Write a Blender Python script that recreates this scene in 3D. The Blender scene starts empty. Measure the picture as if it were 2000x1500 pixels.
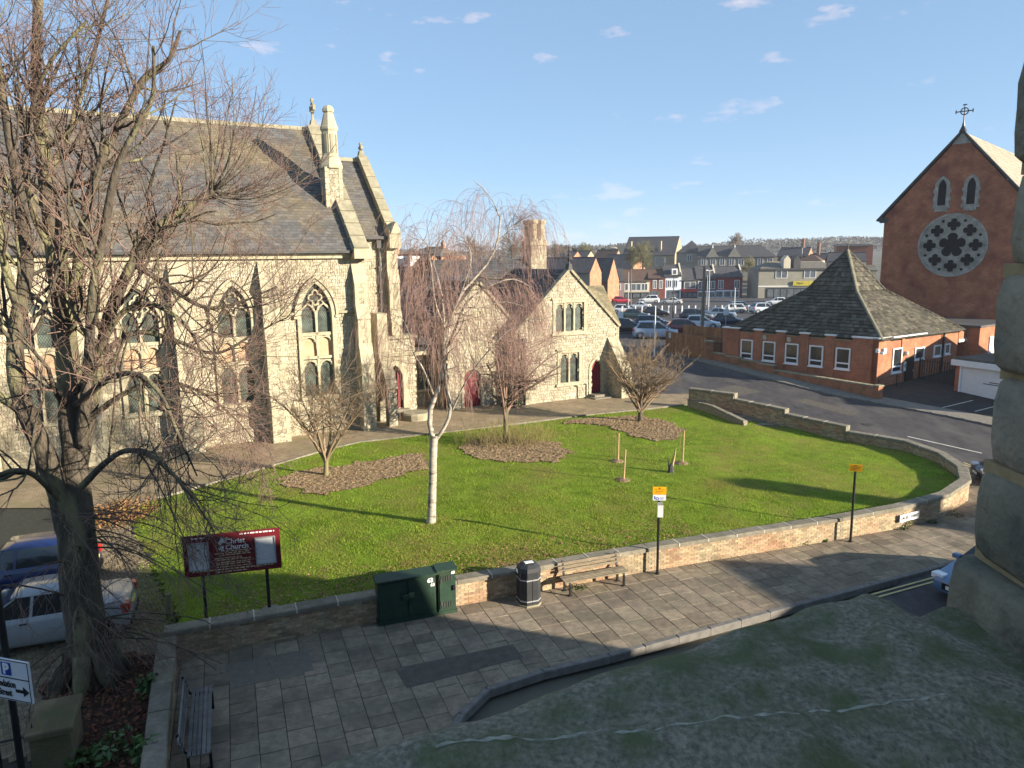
import bpy, math, random
import numpy as np
from mathutils import Vector, Matrix, noise as mnoise

rnd = random.Random(11)
nr = np.random.RandomState(11)
scene = bpy.context.scene
col = scene.collection
PI = math.pi

# ------------------------------------------------------------------ camera
FPX, EYE = 1450.0, 10.0
PITCH = math.atan(250 / FPX)
ROLL = math.radians(0.6)
cam_d = bpy.data.cameras.new('camera')
cam_d.sensor_width = 36.0
cam_d.lens = 36.0 * FPX / 2000.0
cam_d.clip_start = 0.05
cam_d.clip_end = 6000
cam = bpy.data.objects.new('camera', cam_d)
col.objects.link(cam)
cam.matrix_world = Matrix.Translation((0, 0, EYE)) @ Matrix.Rotation(PI / 2 - PITCH, 4, 'X') @ Matrix.Rotation(-ROLL, 4, 'Z')
cam_d.dof.use_dof = True
cam_d.dof.focus_distance = 32.0
cam_d.dof.aperture_fstop = 30.0
scene.camera = cam

# ------------------------------------------------------------------ light
SUN_AZ, SUN_EL = math.radians(-23), math.radians(15.5)     # direction to the sun, azimuth from +X
world = bpy.data.worlds.new('World')
scene.world = world
world.use_nodes = True
wn, wl = world.node_tree.nodes, world.node_tree.links
wn.clear()
w_out = wn.new('ShaderNodeOutputWorld')
w_bg = wn.new('ShaderNodeBackground')
w_bg.inputs['Strength'].default_value = 0.15
w_sky = wn.new('ShaderNodeTexSky')
w_sky.sky_type = 'NISHITA'
w_sky.sun_disc = False
w_sky.sun_elevation = SUN_EL
w_sky.sun_rotation = PI / 2 - SUN_AZ
w_sky.air_density = 0.5
w_sky.dust_density = 0.0
w_sky.ozone_density = 6.0
# thin scattered clouds low in the sky
w_tc = wn.new('ShaderNodeTexCoord')
w_map = wn.new('ShaderNodeMapping')
w_map.inputs['Scale'].default_value = (2.2, 2.2, 6.5)
w_map.inputs['Location'].default_value = (0.35, 0.1, 0.42)
w_n = wn.new('ShaderNodeTexNoise')
w_n.inputs['Scale'].default_value = 4.2
w_n.inputs['Detail'].default_value = 7
w_n.inputs['Roughness'].default_value = 0.55
w_r = wn.new('ShaderNodeValToRGB')
w_r.color_ramp.elements[0].position = 0.61
w_r.color_ramp.elements[1].position = 0.82
w_r.color_ramp.elements[1].color = (0.34, 0.34, 0.34, 1)
w_mix = wn.new('ShaderNodeMixRGB')
w_mix.inputs['Color2'].default_value = (9.5, 8.8, 8.4, 1)
wl.new(w_tc.outputs['Generated'], w_map.inputs['Vector'])
wl.new(w_map.outputs['Vector'], w_n.inputs['Vector'])
wl.new(w_n.outputs['Fac'], w_r.inputs['Fac'])
wl.new(w_r.outputs['Color'], w_mix.inputs['Fac'])
wl.new(w_sky.outputs['Color'], w_mix.inputs['Color1'])
w_hs = wn.new('ShaderNodeHueSaturation')           # hazy winter air: a paler blue
w_hs.inputs['Saturation'].default_value = 1.22
w_hs.inputs['Value'].default_value = 1.48
w_gam = wn.new('ShaderNodeGamma')                    # evens out the zenith and the horizon
w_gam.inputs['Gamma'].default_value = 0.36
wl.new(w_mix.outputs['Color'], w_gam.inputs['Color'])
wl.new(w_gam.outputs['Color'], w_hs.inputs['Color'])
w_tint = wn.new('ShaderNodeMixRGB')
w_tint.blend_type = 'MULTIPLY'
w_tint.inputs['Fac'].default_value = 1.0
w_tint.inputs['Color2'].default_value = (1.0, 0.975, 0.955, 1)
wl.new(w_hs.outputs['Color'], w_tint.inputs['Color1'])
wl.new(w_tint.outputs['Color'], w_bg.inputs['Color'])
wl.new(w_bg.outputs['Background'], w_out.inputs['Surface'])

sun_d = bpy.data.lights.new('sun', 'SUN')
sun_d.energy = 5.0
sun_d.angle = math.radians(0.5)
sun_d.color = (1.0, 0.89, 0.72)
sun = bpy.data.objects.new('sun', sun_d)
col.objects.link(sun)
sv = Vector((math.cos(SUN_AZ) * math.cos(SUN_EL), math.sin(SUN_AZ) * math.cos(SUN_EL), math.sin(SUN_EL)))
sun.rotation_euler = sv.to_track_quat('Z', 'Y').to_euler()
sun.location = sv * 60

vs = scene.view_settings
vs.view_transform = 'Standard'
vs.look = 'None'
vs.gamma = 1
vs.use_curve_mapping = False
vs.exposure = 1.4

# ------------------------------------------------------------------ helpers: survey
def ray(u, v):
    """direction seen at photo point (u, v) of a 2000 x 1500 frame: used to survey ground points"""
    x, y = (u - 1000) / FPX, -(v - 750) / FPX
    c, s = math.cos(ROLL), math.sin(ROLL)
    xl, yl = c * x + s * y, -s * x + c * y
    cp, sp = math.cos(PITCH), math.sin(PITCH)
    return (xl, cp + yl * sp, -sp + yl * cp)

def atz(u, v, z):
    d = ray(u, v); t = (z - EYE) / d[2]
    return Vector((d[0] * t, d[1] * t, z))

def aty(u, v, Y):
    d = ray(u, v); t = Y / d[1]
    return Vector((d[0] * t, Y, EYE + d[2] * t))

# ------------------------------------------------------------------ helpers: materials
def _n(nt, t, **kw):
    n = nt.nodes.new(t)
    for k, v in kw.items():
        setattr(n, k, v)
    return n

def rgb(c): return (c[0], c[1], c[2], 1)
def sc3(c, k): return tuple(min(1, max(0, x * k)) for x in c)

def mat(name, c, rough=0.85, var=0.25, scale=2.0, bump=0.25, bscale=30.0, island=0.0, spec=0.25, metal=0.0,
        c2=None, c2scale=0.6, c2lo=0.45, c2hi=0.65, coat=0.0, bdist=0.02, aniso=None):
    m = bpy.data.materials.new(name)
    m.use_nodes = True
    nt = m.node_tree
    b = nt.nodes['Principled BSDF']
    b.inputs['Roughness'].default_value = rough
    b.inputs['Specular IOR Level'].default_value = spec
    b.inputs['Metallic'].default_value = metal
    b.inputs['Coat Weight'].default_value = coat
    geo = _n(nt, 'ShaderNodeNewGeometry')
    pos = geo.outputs['Position']
    if aniso:
        mp = _n(nt, 'ShaderNodeMapping')
        mp.inputs['Scale'].default_value = aniso
        nt.links.new(pos, mp.inputs['Vector'])
        pos = mp.outputs['Vector']
    n1 = _n(nt, 'ShaderNodeTexNoise')
    n1.inputs['Scale'].default_value = scale
    n1.inputs['Detail'].default_value = 6
    n1.inputs['Roughness'].default_value = 0.65
    nt.links.new(pos, n1.inputs['Vector'])
    r1 = _n(nt, 'ShaderNodeValToRGB')
    r1.color_ramp.elements[0].position = 0.3
    r1.color_ramp.elements[1].position = 0.7
    r1.color_ramp.elements[0].color = rgb(sc3(c, 1 - var))
    r1.color_ramp.elements[1].color = rgb(sc3(c, 1 + var))
    nt.links.new(n1.outputs['Fac'], r1.inputs['Fac'])
    out = r1.outputs['Color']
    if c2 is not None:
        n2 = _n(nt, 'ShaderNodeTexNoise')
        n2.inputs['Scale'].default_value = c2scale
        n2.inputs['Detail'].default_value = 7
        n2.inputs['Roughness'].default_value = 0.6
        nt.links.new(pos, n2.inputs['Vector'])
        r2 = _n(nt, 'ShaderNodeValToRGB')
        r2.color_ramp.elements[0].position = c2lo
        r2.color_ramp.elements[1].position = c2hi
        nt.links.new(n2.outputs['Fac'], r2.inputs['Fac'])
        mx = _n(nt, 'ShaderNodeMixRGB')
        mx.inputs['Color2'].default_value = rgb(c2)
        nt.links.new(r2.outputs['Color'], mx.inputs['Fac'])
        nt.links.new(out, mx.inputs['Color1'])
        out = mx.outputs['Color']
    if island > 0:
        oi = _n(nt, 'ShaderNodeObjectInfo')
        ad = _n(nt, 'ShaderNodeMath', operation='ADD')
        nt.links.new(geo.outputs['Random Per Island'], ad.inputs[0])
        nt.links.new(oi.outputs['Random'], ad.inputs[1])
        fr = _n(nt, 'ShaderNodeMath', operation='FRACT')
        nt.links.new(ad.outputs[0], fr.inputs[0])
        mr = _n(nt, 'ShaderNodeMapRange')
        mr.inputs['To Min'].default_value = 1 - island
        mr.inputs['To Max'].default_value = 1 + island
        nt.links.new(fr.outputs[0], mr.inputs['Value'])
        hs = _n(nt, 'ShaderNodeHueSaturation')
        nt.links.new(mr.outputs['Result'], hs.inputs['Value'])
        m2 = _n(nt, 'ShaderNodeMath', operation='MULTIPLY_ADD')
        m2.inputs[1].default_value = 7.31
        m2.inputs[2].default_value = 0.13
        nt.links.new(fr.outputs[0], m2.inputs[0])
        f2 = _n(nt, 'ShaderNodeMath', operation='FRACT')
        nt.links.new(m2.outputs[0], f2.inputs[0])
        mr2 = _n(nt, 'ShaderNodeMapRange')
        mr2.inputs['To Min'].default_value = 0.5 - island * 0.045
        mr2.inputs['To Max'].default_value = 0.5 + island * 0.045
        nt.links.new(f2.outputs[0], mr2.inputs['Value'])
        nt.links.new(mr2.outputs['Result'], hs.inputs['Hue'])
        nt.links.new(out, hs.inputs['Color'])
        out = hs.outputs['Color']
    nt.links.new(out, b.inputs['Base Color'])
    if bump > 0:
        n3 = _n(nt, 'ShaderNodeTexNoise')
        n3.inputs['Scale'].default_value = bscale
        n3.inputs['Detail'].default_value = 5
        nt.links.new(pos, n3.inputs['Vector'])
        bp = _n(nt, 'ShaderNodeBump')
        bp.inputs['Strength'].default_value = bump
        bp.inputs['Distance'].default_value = bdist
        nt.links.new(n3.outputs['Fac'], bp.inputs['Height'])
        nt.links.new(bp.outputs['Normal'], b.inputs['Normal'])
    return m

def brick_mat(name, e, c1, c2, mort, bw=0.225, bh=0.075, rough=0.9, flat=False, msize=0.012, stain=None):
    """courses of bricks laid along horizontal direction e (or on the flat when flat=True)"""
    m = bpy.data.materials.new(name)
    m.use_nodes = True
    nt = m.node_tree
    b = nt.nodes['Principled BSDF']
    b.inputs['Roughness'].default_value = rough
    b.inputs['Specular IOR Level'].default_value = 0.2
    geo = _n(nt, 'ShaderNodeNewGeometry')
    d1 = _n(nt, 'ShaderNodeVectorMath', operation='DOT_PRODUCT')
    d1.inputs[1].default_value = (e[0], e[1], 0)
    d2 = _n(nt, 'ShaderNodeVectorMath', operation='DOT_PRODUCT')
    d2.inputs[1].default_value = (-e[1], e[0], 0) if flat else (0, 0, 1)
    nt.links.new(geo.outputs['Position'], d1.inputs[0])
    nt.links.new(geo.outputs['Position'], d2.inputs[0])
    cb = _n(nt, 'ShaderNodeCombineXYZ')
    nt.links.new(d1.outputs['Value'], cb.inputs[0])
    nt.links.new(d2.outputs['Value'], cb.inputs[1])
    br = _n(nt, 'ShaderNodeTexBrick')
    br.inputs['Scale'].default_value = 1
    br.inputs['Brick Width'].default_value = bw
    br.inputs['Row Height'].default_value = bh
    br.inputs['Mortar Size'].default_value = msize
    br.inputs['Mortar Smooth'].default_value = 0.3
    br.inputs['Color1'].default_value = rgb(c1)
    br.inputs['Color2'].default_value = rgb(c2)
    br.inputs['Mortar'].default_value = rgb(mort)
    nt.links.new(cb.outputs[0], br.inputs['Vector'])
    no = _n(nt, 'ShaderNodeTexNoise')
    no.inputs['Scale'].default_value = 1.1
    no.inputs['Detail'].default_value = 8
    no.inputs['Roughness'].default_value = 0.7
    nt.links.new(geo.outputs['Position'], no.inputs['Vector'])
    mr = _n(nt, 'ShaderNodeMapRange')
    mr.inputs['From Min'].default_value = 0.3
    mr.inputs['From Max'].default_value = 0.7
    mr.inputs['To Min'].default_value = 0.62
    mr.inputs['To Max'].default_value = 1.25
    nt.links.new(no.outputs['Fac'], mr.inputs['Value'])
    hs = _n(nt, 'ShaderNodeHueSaturation')
    nt.links.new(br.outputs['Color'], hs.inputs['Color'])
    nt.links.new(mr.outputs['Result'], hs.inputs['Value'])
    out = hs.outputs['Color']
    if stain:
        n2 = _n(nt, 'ShaderNodeTexNoise')
        n2.inputs['Scale'].default_value = 0.8
        n2.inputs['Detail'].default_value = 8
        nt.links.new(geo.outputs['Position'], n2.inputs['Vector'])
        r2 = _n(nt, 'ShaderNodeValToRGB')
        r2.color_ramp.elements[0].position = 0.5
        r2.color_ramp.elements[1].position = 0.7
        nt.links.new(n2.outputs['Fac'], r2.inputs['Fac'])
        mx = _n(nt, 'ShaderNodeMixRGB')
        mx.inputs['Color2'].default_value = rgb(stain)
        nt.links.new(r2.outputs['Color'], mx.inputs['Fac'])
        nt.links.new(out, mx.inputs['Color1'])
        out = mx.outputs['Color']
    nt.links.new(out, b.inputs['Base Color'])
    bp = _n(nt, 'ShaderNodeBump')
    bp.inputs['Strength'].default_value = 0.5
    bp.inputs['Distance'].default_value = 0.015
    inv = _n(nt, 'ShaderNodeMath', operation='SUBTRACT')
    inv.inputs[0].default_value = 1
    nt.links.new(br.outputs['Fac'], inv.inputs[1])
    nt.links.new(inv.outputs[0], bp.inputs['Height'])
    nt.links.new(bp.outputs['Normal'], b.inputs['Normal'])
    return m

def rubble_mat(name, c, mort, scale=4.2, edge=0.055, var=0.3):
    m = bpy.data.materials.new(name)
    m.use_nodes = True
    nt = m.node_tree
    b = nt.nodes['Principled BSDF']
    b.inputs['Roughness'].default_value = 0.92
    b.inputs['Specular IOR Level'].default_value = 0.15
    geo = _n(nt, 'ShaderNodeNewGeometry')
    v1 = _n(nt, 'ShaderNodeTexVoronoi', feature='DISTANCE_TO_EDGE')
    v2 = _n(nt, 'ShaderNodeTexVoronoi', feature='F1')
    for v in (v1, v2):
        v.inputs['Scale'].default_value = scale
        nt.links.new(geo.outputs['Position'], v.inputs['Vector'])
    hs = _n(nt, 'ShaderNodeHueSaturation')
    hs.inputs['Color'].default_value = rgb(c)
    sp = _n(nt, 'ShaderNodeSeparateColor')
    nt.links.new(v2.outputs['Color'], sp.inputs[0])
    mr = _n(nt, 'ShaderNodeMapRange')
    mr.inputs['To Min'].default_value = 1 - var
    mr.inputs['To Max'].default_value = 1 + var
    nt.links.new(sp.outputs[0], mr.inputs['Value'])
    nt.links.new(mr.outputs['Result'], hs.inputs['Value'])
    rp = _n(nt, 'ShaderNodeValToRGB')
    rp.color_ramp.elements[0].position = edge * 0.4
    rp.color_ramp.elements[1].position = edge
    nt.links.new(v1.outputs['Distance'], rp.inputs['Fac'])
    mx = _n(nt, 'ShaderNodeMixRGB')
    mx.inputs['Color1'].default_value = rgb(mort)
    nt.links.new(rp.outputs['Color'], mx.inputs['Fac'])
    nt.links.new(hs.outputs['Color'], mx.inputs['Color2'])
    nt.links.new(mx.outputs['Color'], b.inputs['Base Color'])
    bp = _n(nt, 'ShaderNodeBump')
    bp.inputs['Strength'].default_value = 0.7
    bp.inputs['Distance'].default_value = 0.03
    nt.links.new(rp.outputs['Color'], bp.inputs['Height'])
    nt.links.new(bp.outputs['Normal'], b.inputs['Normal'])
    return m

def glass_mat(name, c=(0.02, 0.025, 0.03), rough=0.08, spec=0.6):
    return mat(name, c, rough=rough, var=0.4, scale=1.2, bump=0.05, bscale=3, spec=spec)

def lattice_mat(name, e, c, lead=(0.03, 0.03, 0.03), cell=0.11):
    m = bpy.data.materials.new(name)
    m.use_nodes = True
    nt = m.node_tree
    b = nt.nodes['Principled BSDF']
    b.inputs['Roughness'].default_value = 0.25
    geo = _n(nt, 'ShaderNodeNewGeometry')
    facs = []
    for sx in (1, -1):
        d = _n(nt, 'ShaderNodeVectorMath', operation='DOT_PRODUCT')
        d.inputs[1].default_value = (e[0] * sx / cell, e[1] * sx / cell, 0.62 / cell)
        nt.links.new(geo.outputs['Position'], d.inputs[0])
        f = _n(nt, 'ShaderNodeMath', operation='FRACT')
        nt.links.new(d.outputs['Value'], f.inputs[0])
        g = _n(nt, 'ShaderNodeMath', operation='LESS_THAN')
        g.inputs[1].default_value = 0.2
        nt.links.new(f.outputs[0], g.inputs[0])
        facs.append(g.outputs[0])
    mxm = _n(nt, 'ShaderNodeMath', operation='MAXIMUM')
    nt.links.new(facs[0], mxm.inputs[0]); nt.links.new(facs[1], mxm.inputs[1])
    no = _n(nt, 'ShaderNodeTexNoise')
    no.inputs['Scale'].default_value = 2.5
    nt.links.new(geo.outputs['Position'], no.inputs['Vector'])
    rp = _n(nt, 'ShaderNodeValToRGB')
    rp.color_ramp.elements[0].color = rgb(sc3(c, 0.5)); rp.color_ramp.elements[0].position = 0.35
    rp.color_ramp.elements[1].color = rgb(sc3(c, 1.5)); rp.color_ramp.elements[1].position = 0.65
    nt.links.new(no.outputs['Fac'], rp.inputs['Fac'])
    mx = _n(nt, 'ShaderNodeMixRGB')
    mx.inputs['Color2'].default_value = rgb(lead)
    nt.links.new(mxm.outputs[0], mx.inputs['Fac'])
    nt.links.new(rp.outputs['Color'], mx.inputs['Color1'])
    nt.links.new(mx.outputs['Color'], b.inputs['Base Color'])
    return m

# ------------------------------------------------------------------ helpers: meshes
class MB:
    def __init__(self): self.v = []; self.f = []
    def add(self, vs, fs):
        o = len(self.v)
        self.v.extend([tuple(p) for p in vs])
        self.f.extend([tuple(i + o for i in f) for f in fs])
        return self
    def box(self, lo, hi, T=None):
        (a, b, c), (d, e, f) = lo, hi
        p = [(a, b, c), (d, b, c), (d, e, c), (a, e, c), (a, b, f), (d, b, f), (d, e, f), (a, e, f)]
        if T: p = [T(*q) for q in p]
        return self.add(p, [(0, 3, 2, 1), (4, 5, 6, 7), (0, 1, 5, 4), (1, 2, 6, 5), (2, 3, 7, 6), (3, 0, 4, 7)])
    def cbox(self, lo, hi, ch, T=None):
        """box with a chamfered top edge"""
        (a, b, c), (d, e, f) = lo, hi
        p = [(a, b, c), (d, b, c), (d, e, c), (a, e, c), (a, b, f - ch), (d, b, f - ch), (d, e, f - ch), (a, e, f - ch),
             (a + ch, b + ch, f), (d - ch, b + ch, f), (d - ch, e - ch, f), (a + ch, e - ch, f)]
        if T: p = [T(*q) for q in p]
        return self.add(p, [(0, 1, 5, 4), (1, 2, 6, 5), (2, 3, 7, 6), (3, 0, 4, 7), (4, 5, 9, 8), (5, 6, 10, 9), (6, 7, 11, 10), (7, 4, 8, 11), (8, 9, 10, 11)])
    def prism(self, poly, h0, h1, T):
        """poly: list of 2D points (p,q); extruded from h0 to h1; T(p,q,h)->xyz"""
        n = len(poly)
        vs = [T(p, q, h0) for p, q in poly] + [T(p, q, h1) for p, q in poly]
        fs = [tuple(range(n))[::-1], tuple(range(n, 2 * n))]
        fs += [(i, (i + 1) % n, n + (i + 1) % n, n + i) for i in range(n)]
        return self.add(vs, fs)
    def ring(self, outer, inner, h0, h1, T, closed=True):
        n = len(outer)
        vs = [T(p, q, h) for h in (h0, h1) for ring in (outer, inner) for p, q in ring]
        fs = []
        m = n if closed else n - 1
        for i in range(m):
            j = (i + 1) % n
            fs += [(i, j, n + j, n + i), (2 * n + i, 3 * n + i, 3 * n + j, 2 * n + j),
                   (i, 2 * n + i, 2 * n + j, j), (n + i, n + j, 3 * n + j, 3 * n + i)]
        if not closed:
            for i in (0, n - 1):
                fs.append((i, n + i, 3 * n + i, 2 * n + i))
        return self.add(vs, fs)
    def strip(self, pts, w, h0, h1, T, closed=False):
        """bar of width w along a 2D polyline, extruded h0..h1"""
        n = len(pts); L = []; R = []
        for i in range(n):
            a = pts[(i - 1) % n] if (closed or i > 0) else pts[i]
            b = pts[(i + 1) % n] if (closed or i < n - 1) else pts[i]
            dx, dy = b[0] - a[0], b[1] - a[1]
            l = math.hypot(dx, dy) or 1
            nx, ny = -dy / l * w / 2, dx / l * w / 2
            L.append((pts[i][0] + nx, pts[i][1] + ny)); R.append((pts[i][0] - nx, pts[i][1] - ny))
        return self.ring(L, R, h0, h1, T, closed)
    def tube(self, pts, rad, k=8, cap=True):
        pts = [Vector(p) for p in pts]
        n = len(pts)
        if not hasattr(rad, '__len__'): rad = [rad] * n
        vs = []
        for i in range(n):
            t = (pts[min(i + 1, n - 1)] - pts[max(i - 1, 0)]).normalized()
            r = Vector((0, 0, 1)) if abs(t.z) < 0.9 else Vector((1, 0, 0))
            a = t.cross(r).normalized(); b = t.cross(a)
            for j in range(k):
                q = 2 * PI * j / k
                vs.append(pts[i] + (a * math.cos(q) + b * math.sin(q)) * rad[i])
        fs = []
        for i in range(n - 1):
            for j in range(k):
                fs.append((i * k + j, i * k + (j + 1) % k, (i + 1) * k + (j + 1) % k, (i + 1) * k + j))
        if cap:
            fs.append(tuple(range(k))[::-1]); fs.append(tuple(range((n - 1) * k, n * k)))
        return self.add(vs, fs)
    def lathe(self, prof, c, k=12, T=None, rot=0):
        """prof: (r, z) pairs, about the vertical axis through c"""
        vs = []
        for r, z in prof:
            for j in range(k):
                q = 2 * PI * j / k + rot
                vs.append((c[0] + r * math.cos(q), c[1] + r * math.sin(q), c[2] + z))
        if T: vs = [T(*p) for p in vs]
        n = len(prof)
        fs = [(i * k + j, i * k + (j + 1) % k, (i + 1) * k + (j + 1) % k, (i + 1) * k + j) for i in range(n - 1) for j in range(k)]
        fs.append(tuple(range(k))[::-1]); fs.append(tuple(range((n - 1) * k, n * k)))
        return self.add(vs, fs)
    def sheet(self, poly):
        return self.add(poly, [tuple(range(len(poly)))])
    def mesh(self, name, shift=(0, 0, 0), smooth=False):
        me = bpy.data.meshes.new(name)
        s = shift
        me.from_pydata([(p[0] - s[0], p[1] - s[1], p[2] - s[2]) for p in self.v], [], self.f)
        me.validate()
        import bmesh
        bm = bmesh.new(); bm.from_mesh(me)
        bmesh.ops.recalc_face_normals(bm, faces=bm.faces)
        bm.to_mesh(me); bm.free()
        if smooth:
            me.polygons.foreach_set('use_smooth', [True] * len(me.polygons))
        return me

def fast_mesh(name, V, F, shift=(0, 0, 0), smooth=False):
    """V (n,3) array, F (m,k) array"""
    me = bpy.data.meshes.new(name)
    V = np.asarray(V, np.float32) - np.asarray(shift, np.float32)
    F = np.asarray(F, np.int32)
    m, k = F.shape
    me.vertices.add(len(V)); me.vertices.foreach_set('co', V.ravel())
    me.loops.add(m * k); me.loops.foreach_set('vertex_index', F.ravel())
    me.polygons.add(m)
    me.polygons.foreach_set('loop_start', np.arange(0, m * k, k, dtype=np.int32))
    me.polygons.foreach_set('loop_total', np.full(m, k, np.int32))
    me.polygons.foreach_set('use_smooth', np.full(m, bool(smooth)))
    me.update(calc_edges=True)
    return me

WORLD = {}
def wloc(o):
    v = Vector((0, 0, 0))
    while o is not None:
        v = v + o.location
        o = o.parent
    return v

def link(name, me, m, parent=None, loc=(0, 0, 0)):
    o = bpy.data.objects.new(name, me)
    if m is not None and len(me.materials) == 0: me.materials.append(m)
    col.objects.link(o)
    o.location = loc
    if parent is not None: o.parent = parent
    return o

def part(name, mb, m, parent, smooth=False, stuff=False):
    """mesh given in world coordinates, linked as a child of parent"""
    me = mb.mesh(name, wloc(parent), smooth)
    o = link(name, me, m, parent)
    if stuff: o['kind'] = 'stuff'
    return o

def lpart(name, mb, m, parent, smooth=False):
    """mesh given in the parent's own coordinates"""
    return link(name, mb.mesh(name, (0, 0, 0), smooth), m, parent)

def thing(name, label, cat, loc=(0, 0, 0), group=None, rz=0):
    o = bpy.data.objects.new(name, None)
    o.empty_display_size = 0.2
    col.objects.link(o)
    o.location = loc; o.rotation_euler = (0, 0, rz)
    o['label'] = label; o['category'] = cat; o['kind'] = 'thing'
    if group: o['group'] = group
    return o

def tag(o, label, cat, group=None):
    o['label'] = label; o['category'] = cat; o['kind'] = 'thing'
    if group: o['group'] = group
    return o

def single(name, mb, m, label, cat, group=None, smooth=False):
    """a thing that is one mesh"""
    lo = np.array(mb.v)
    b = (float(lo[:, 0].mean()), float(lo[:, 1].mean()), float(lo[:, 2].min()))
    o = link(name, mb.mesh(name, b, smooth), m, None, b)
    return tag(o, label, cat, group)

def struct(name, mb, m, label=None, smooth=False, kind='structure'):
    o = link(name, mb.mesh(name, (0, 0, 0), smooth) if isinstance(mb, MB) else mb, m)
    o['kind'] = kind
    if label: o['label'] = label
    return o

def copy_tree(o, parent=None):
    c = o.copy()
    col.objects.link(c)
    if parent is not None: c.parent = parent
    for ch in list(o.children): copy_tree(ch, c)
    return c

def frame(O, e, n):
    """T(s, d, z): s along e, d along n, from O"""
    O = (O[0], O[1])
    def T(s, d, z): return (O[0] + s * e[0] + d * n[0], O[1] + s * e[1] + d * n[1], z)
    return T

def vert(T, d_sign=1):
    """2D polygon in (s,z), extruded along d"""
    return lambda p, q, h: T(p, h * d_sign, q)

def arch(cx, hw, z0, zs, rise, n=8):
    """outline of a pointed-arch opening, from bottom left over the top to bottom right"""
    R = (hw * hw + rise * rise) / (2 * hw)
    pts = [(cx - hw, z0)]
    a_end = math.asin(min(1, rise / R))
    L = []
    for i in range(n + 1):
        a = a_end * i / n
        L.append((cx - hw + R - R * math.cos(a), zs + R * math.sin(a)))
    pts += L
    pts += [(2 * cx - x, z) for x, z in L[::-1][1:]]
    pts.append((cx + hw, z0))
    return pts

def inside(poly, x, y):
    c = False; n = len(poly); j = n - 1
    for i in range(n):
        xi, yi = poly[i]; xj, yj = poly[j]
        if (yi > y) != (yj > y) and x < (xj - xi) * (y - yi) / (yj - yi) + xi: c = not c
        j = i
    return c

def inside_np(poly, X, Y):
    c = np.zeros(X.shape, bool); n = len(poly); j = n - 1
    for i in range(n):
        xi, yi = poly[i]; xj, yj = poly[j]
        if yi != yj:
            m = ((yi > Y) != (yj > Y)) & (X < (xj - xi) * (Y - yi) / (yj - yi) + xi)
            c ^= m
        j = i
    return c

def text_mesh(txt, size, name, bold=0.0, extrude=0.004):
    cu = bpy.data.curves.new(name, 'FONT')
    cu.body = txt; cu.size = size; cu.extrude = extrude; cu.offset = bold; cu.resolution_u = 3
    cu.align_x = 'CENTER'; cu.align_y = 'CENTER'
    o = bpy.data.objects.new(name, cu)
    col.objects.link(o)
    dg = bpy.context.evaluated_depsgraph_get()
    me = bpy.data.meshes.new_from_object(o.evaluated_get(dg))
    col.objects.unlink(o)
    bpy.data.objects.remove(o)
    return me

def text_part(txt, size, m, parent, pos, right, up=(0, 0, 1), name='lettering', bold=0.0, sx=1.0):
    """lettering set flat on a face: pos world, right = reading direction"""
    me = text_mesh(txt, size, name, bold)
    r = Vector(right).normalized(); u = Vector(up).normalized(); n = r.cross(u)
    M3 = Matrix((r * sx, u, n)).transposed().to_4x4()
    base = wloc(parent)
    me.transform(Matrix.Translation(Vector(pos) - base) @ M3)
    return link(name, me, m, parent)

# ------------------------------------------------------------------ palette
STONE = (0.40, 0.355, 0.245)
m_stone = mat('dressed_stone', STONE, var=0.18, scale=3, bump=0.25, bscale=25, c2=(0.27, 0.24, 0.16), c2scale=1.3, c2lo=0.5, c2hi=0.78)
m_cope = mat('weathered_coping', (0.30, 0.265, 0.18), var=0.25, scale=3, bump=0.35, bscale=25, c2=(0.20, 0.19, 0.13), c2scale=1.6, c2lo=0.45, c2hi=0.7)
m_rub = mat('flint_rubble', (0.42, 0.375, 0.275), var=0.2, scale=5, bump=0.4, bscale=40, island=0.2, c2=(0.33, 0.285, 0.195), c2scale=0.55, c2lo=0.46, c2hi=0.76)
m_mortar = mat('rubble_mortar', (0.225, 0.19, 0.13), var=0.2, scale=6, bump=0.3)
m_rubv = rubble_mat('flint_rubble_face', (0.35, 0.31, 0.22), (0.20, 0.17, 0.12), scale=5.0)
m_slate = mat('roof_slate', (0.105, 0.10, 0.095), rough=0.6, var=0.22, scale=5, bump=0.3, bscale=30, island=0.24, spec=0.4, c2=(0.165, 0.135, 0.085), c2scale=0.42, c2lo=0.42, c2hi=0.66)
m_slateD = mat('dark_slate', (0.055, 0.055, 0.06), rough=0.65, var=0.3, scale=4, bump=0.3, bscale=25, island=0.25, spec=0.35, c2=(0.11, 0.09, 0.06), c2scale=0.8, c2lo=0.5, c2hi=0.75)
m_tile = mat('concrete_roof_tile', (0.082, 0.075, 0.06), rough=0.9, var=0.35, scale=6, bump=0.4, bscale=30, island=0.38, c2=(0.20, 0.175, 0.115), c2scale=3.2, c2lo=0.50, c2hi=0.74, spec=.1)
m_maroon = mat('maroon_door_paint', (0.17, 0.018, 0.028), rough=0.45, var=0.12, bump=0.05)
m_blind = mat('terracotta_panel', (0.47, 0.32, 0.20), var=0.2, bump=0.1)
m_black = mat('black_paint', (0.012, 0.012, 0.013), rough=0.4, var=0.3, bump=0.05, spec=0.5)
m_iron = mat('grey_iron', (0.06, 0.058, 0.055), rough=0.55, var=0.3, bump=0.1)
m_white = mat('white_paint', (0.78, 0.78, 0.76), rough=0.5, var=0.05, bump=0.03)
m_upvc = mat('white_window_frame', (0.8, 0.8, 0.8), rough=0.35, var=0.04, bump=0.0)
m_galv = mat('galvanised_steel', (0.42, 0.43, 0.44), rough=0.45, var=0.12, bump=0.05, metal=0.4)
m_glass = glass_mat('dark_glass')
m_glassg = glass_mat('church_glass', (0.035, 0.05, 0.045), 0.2, 0.5)
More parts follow.
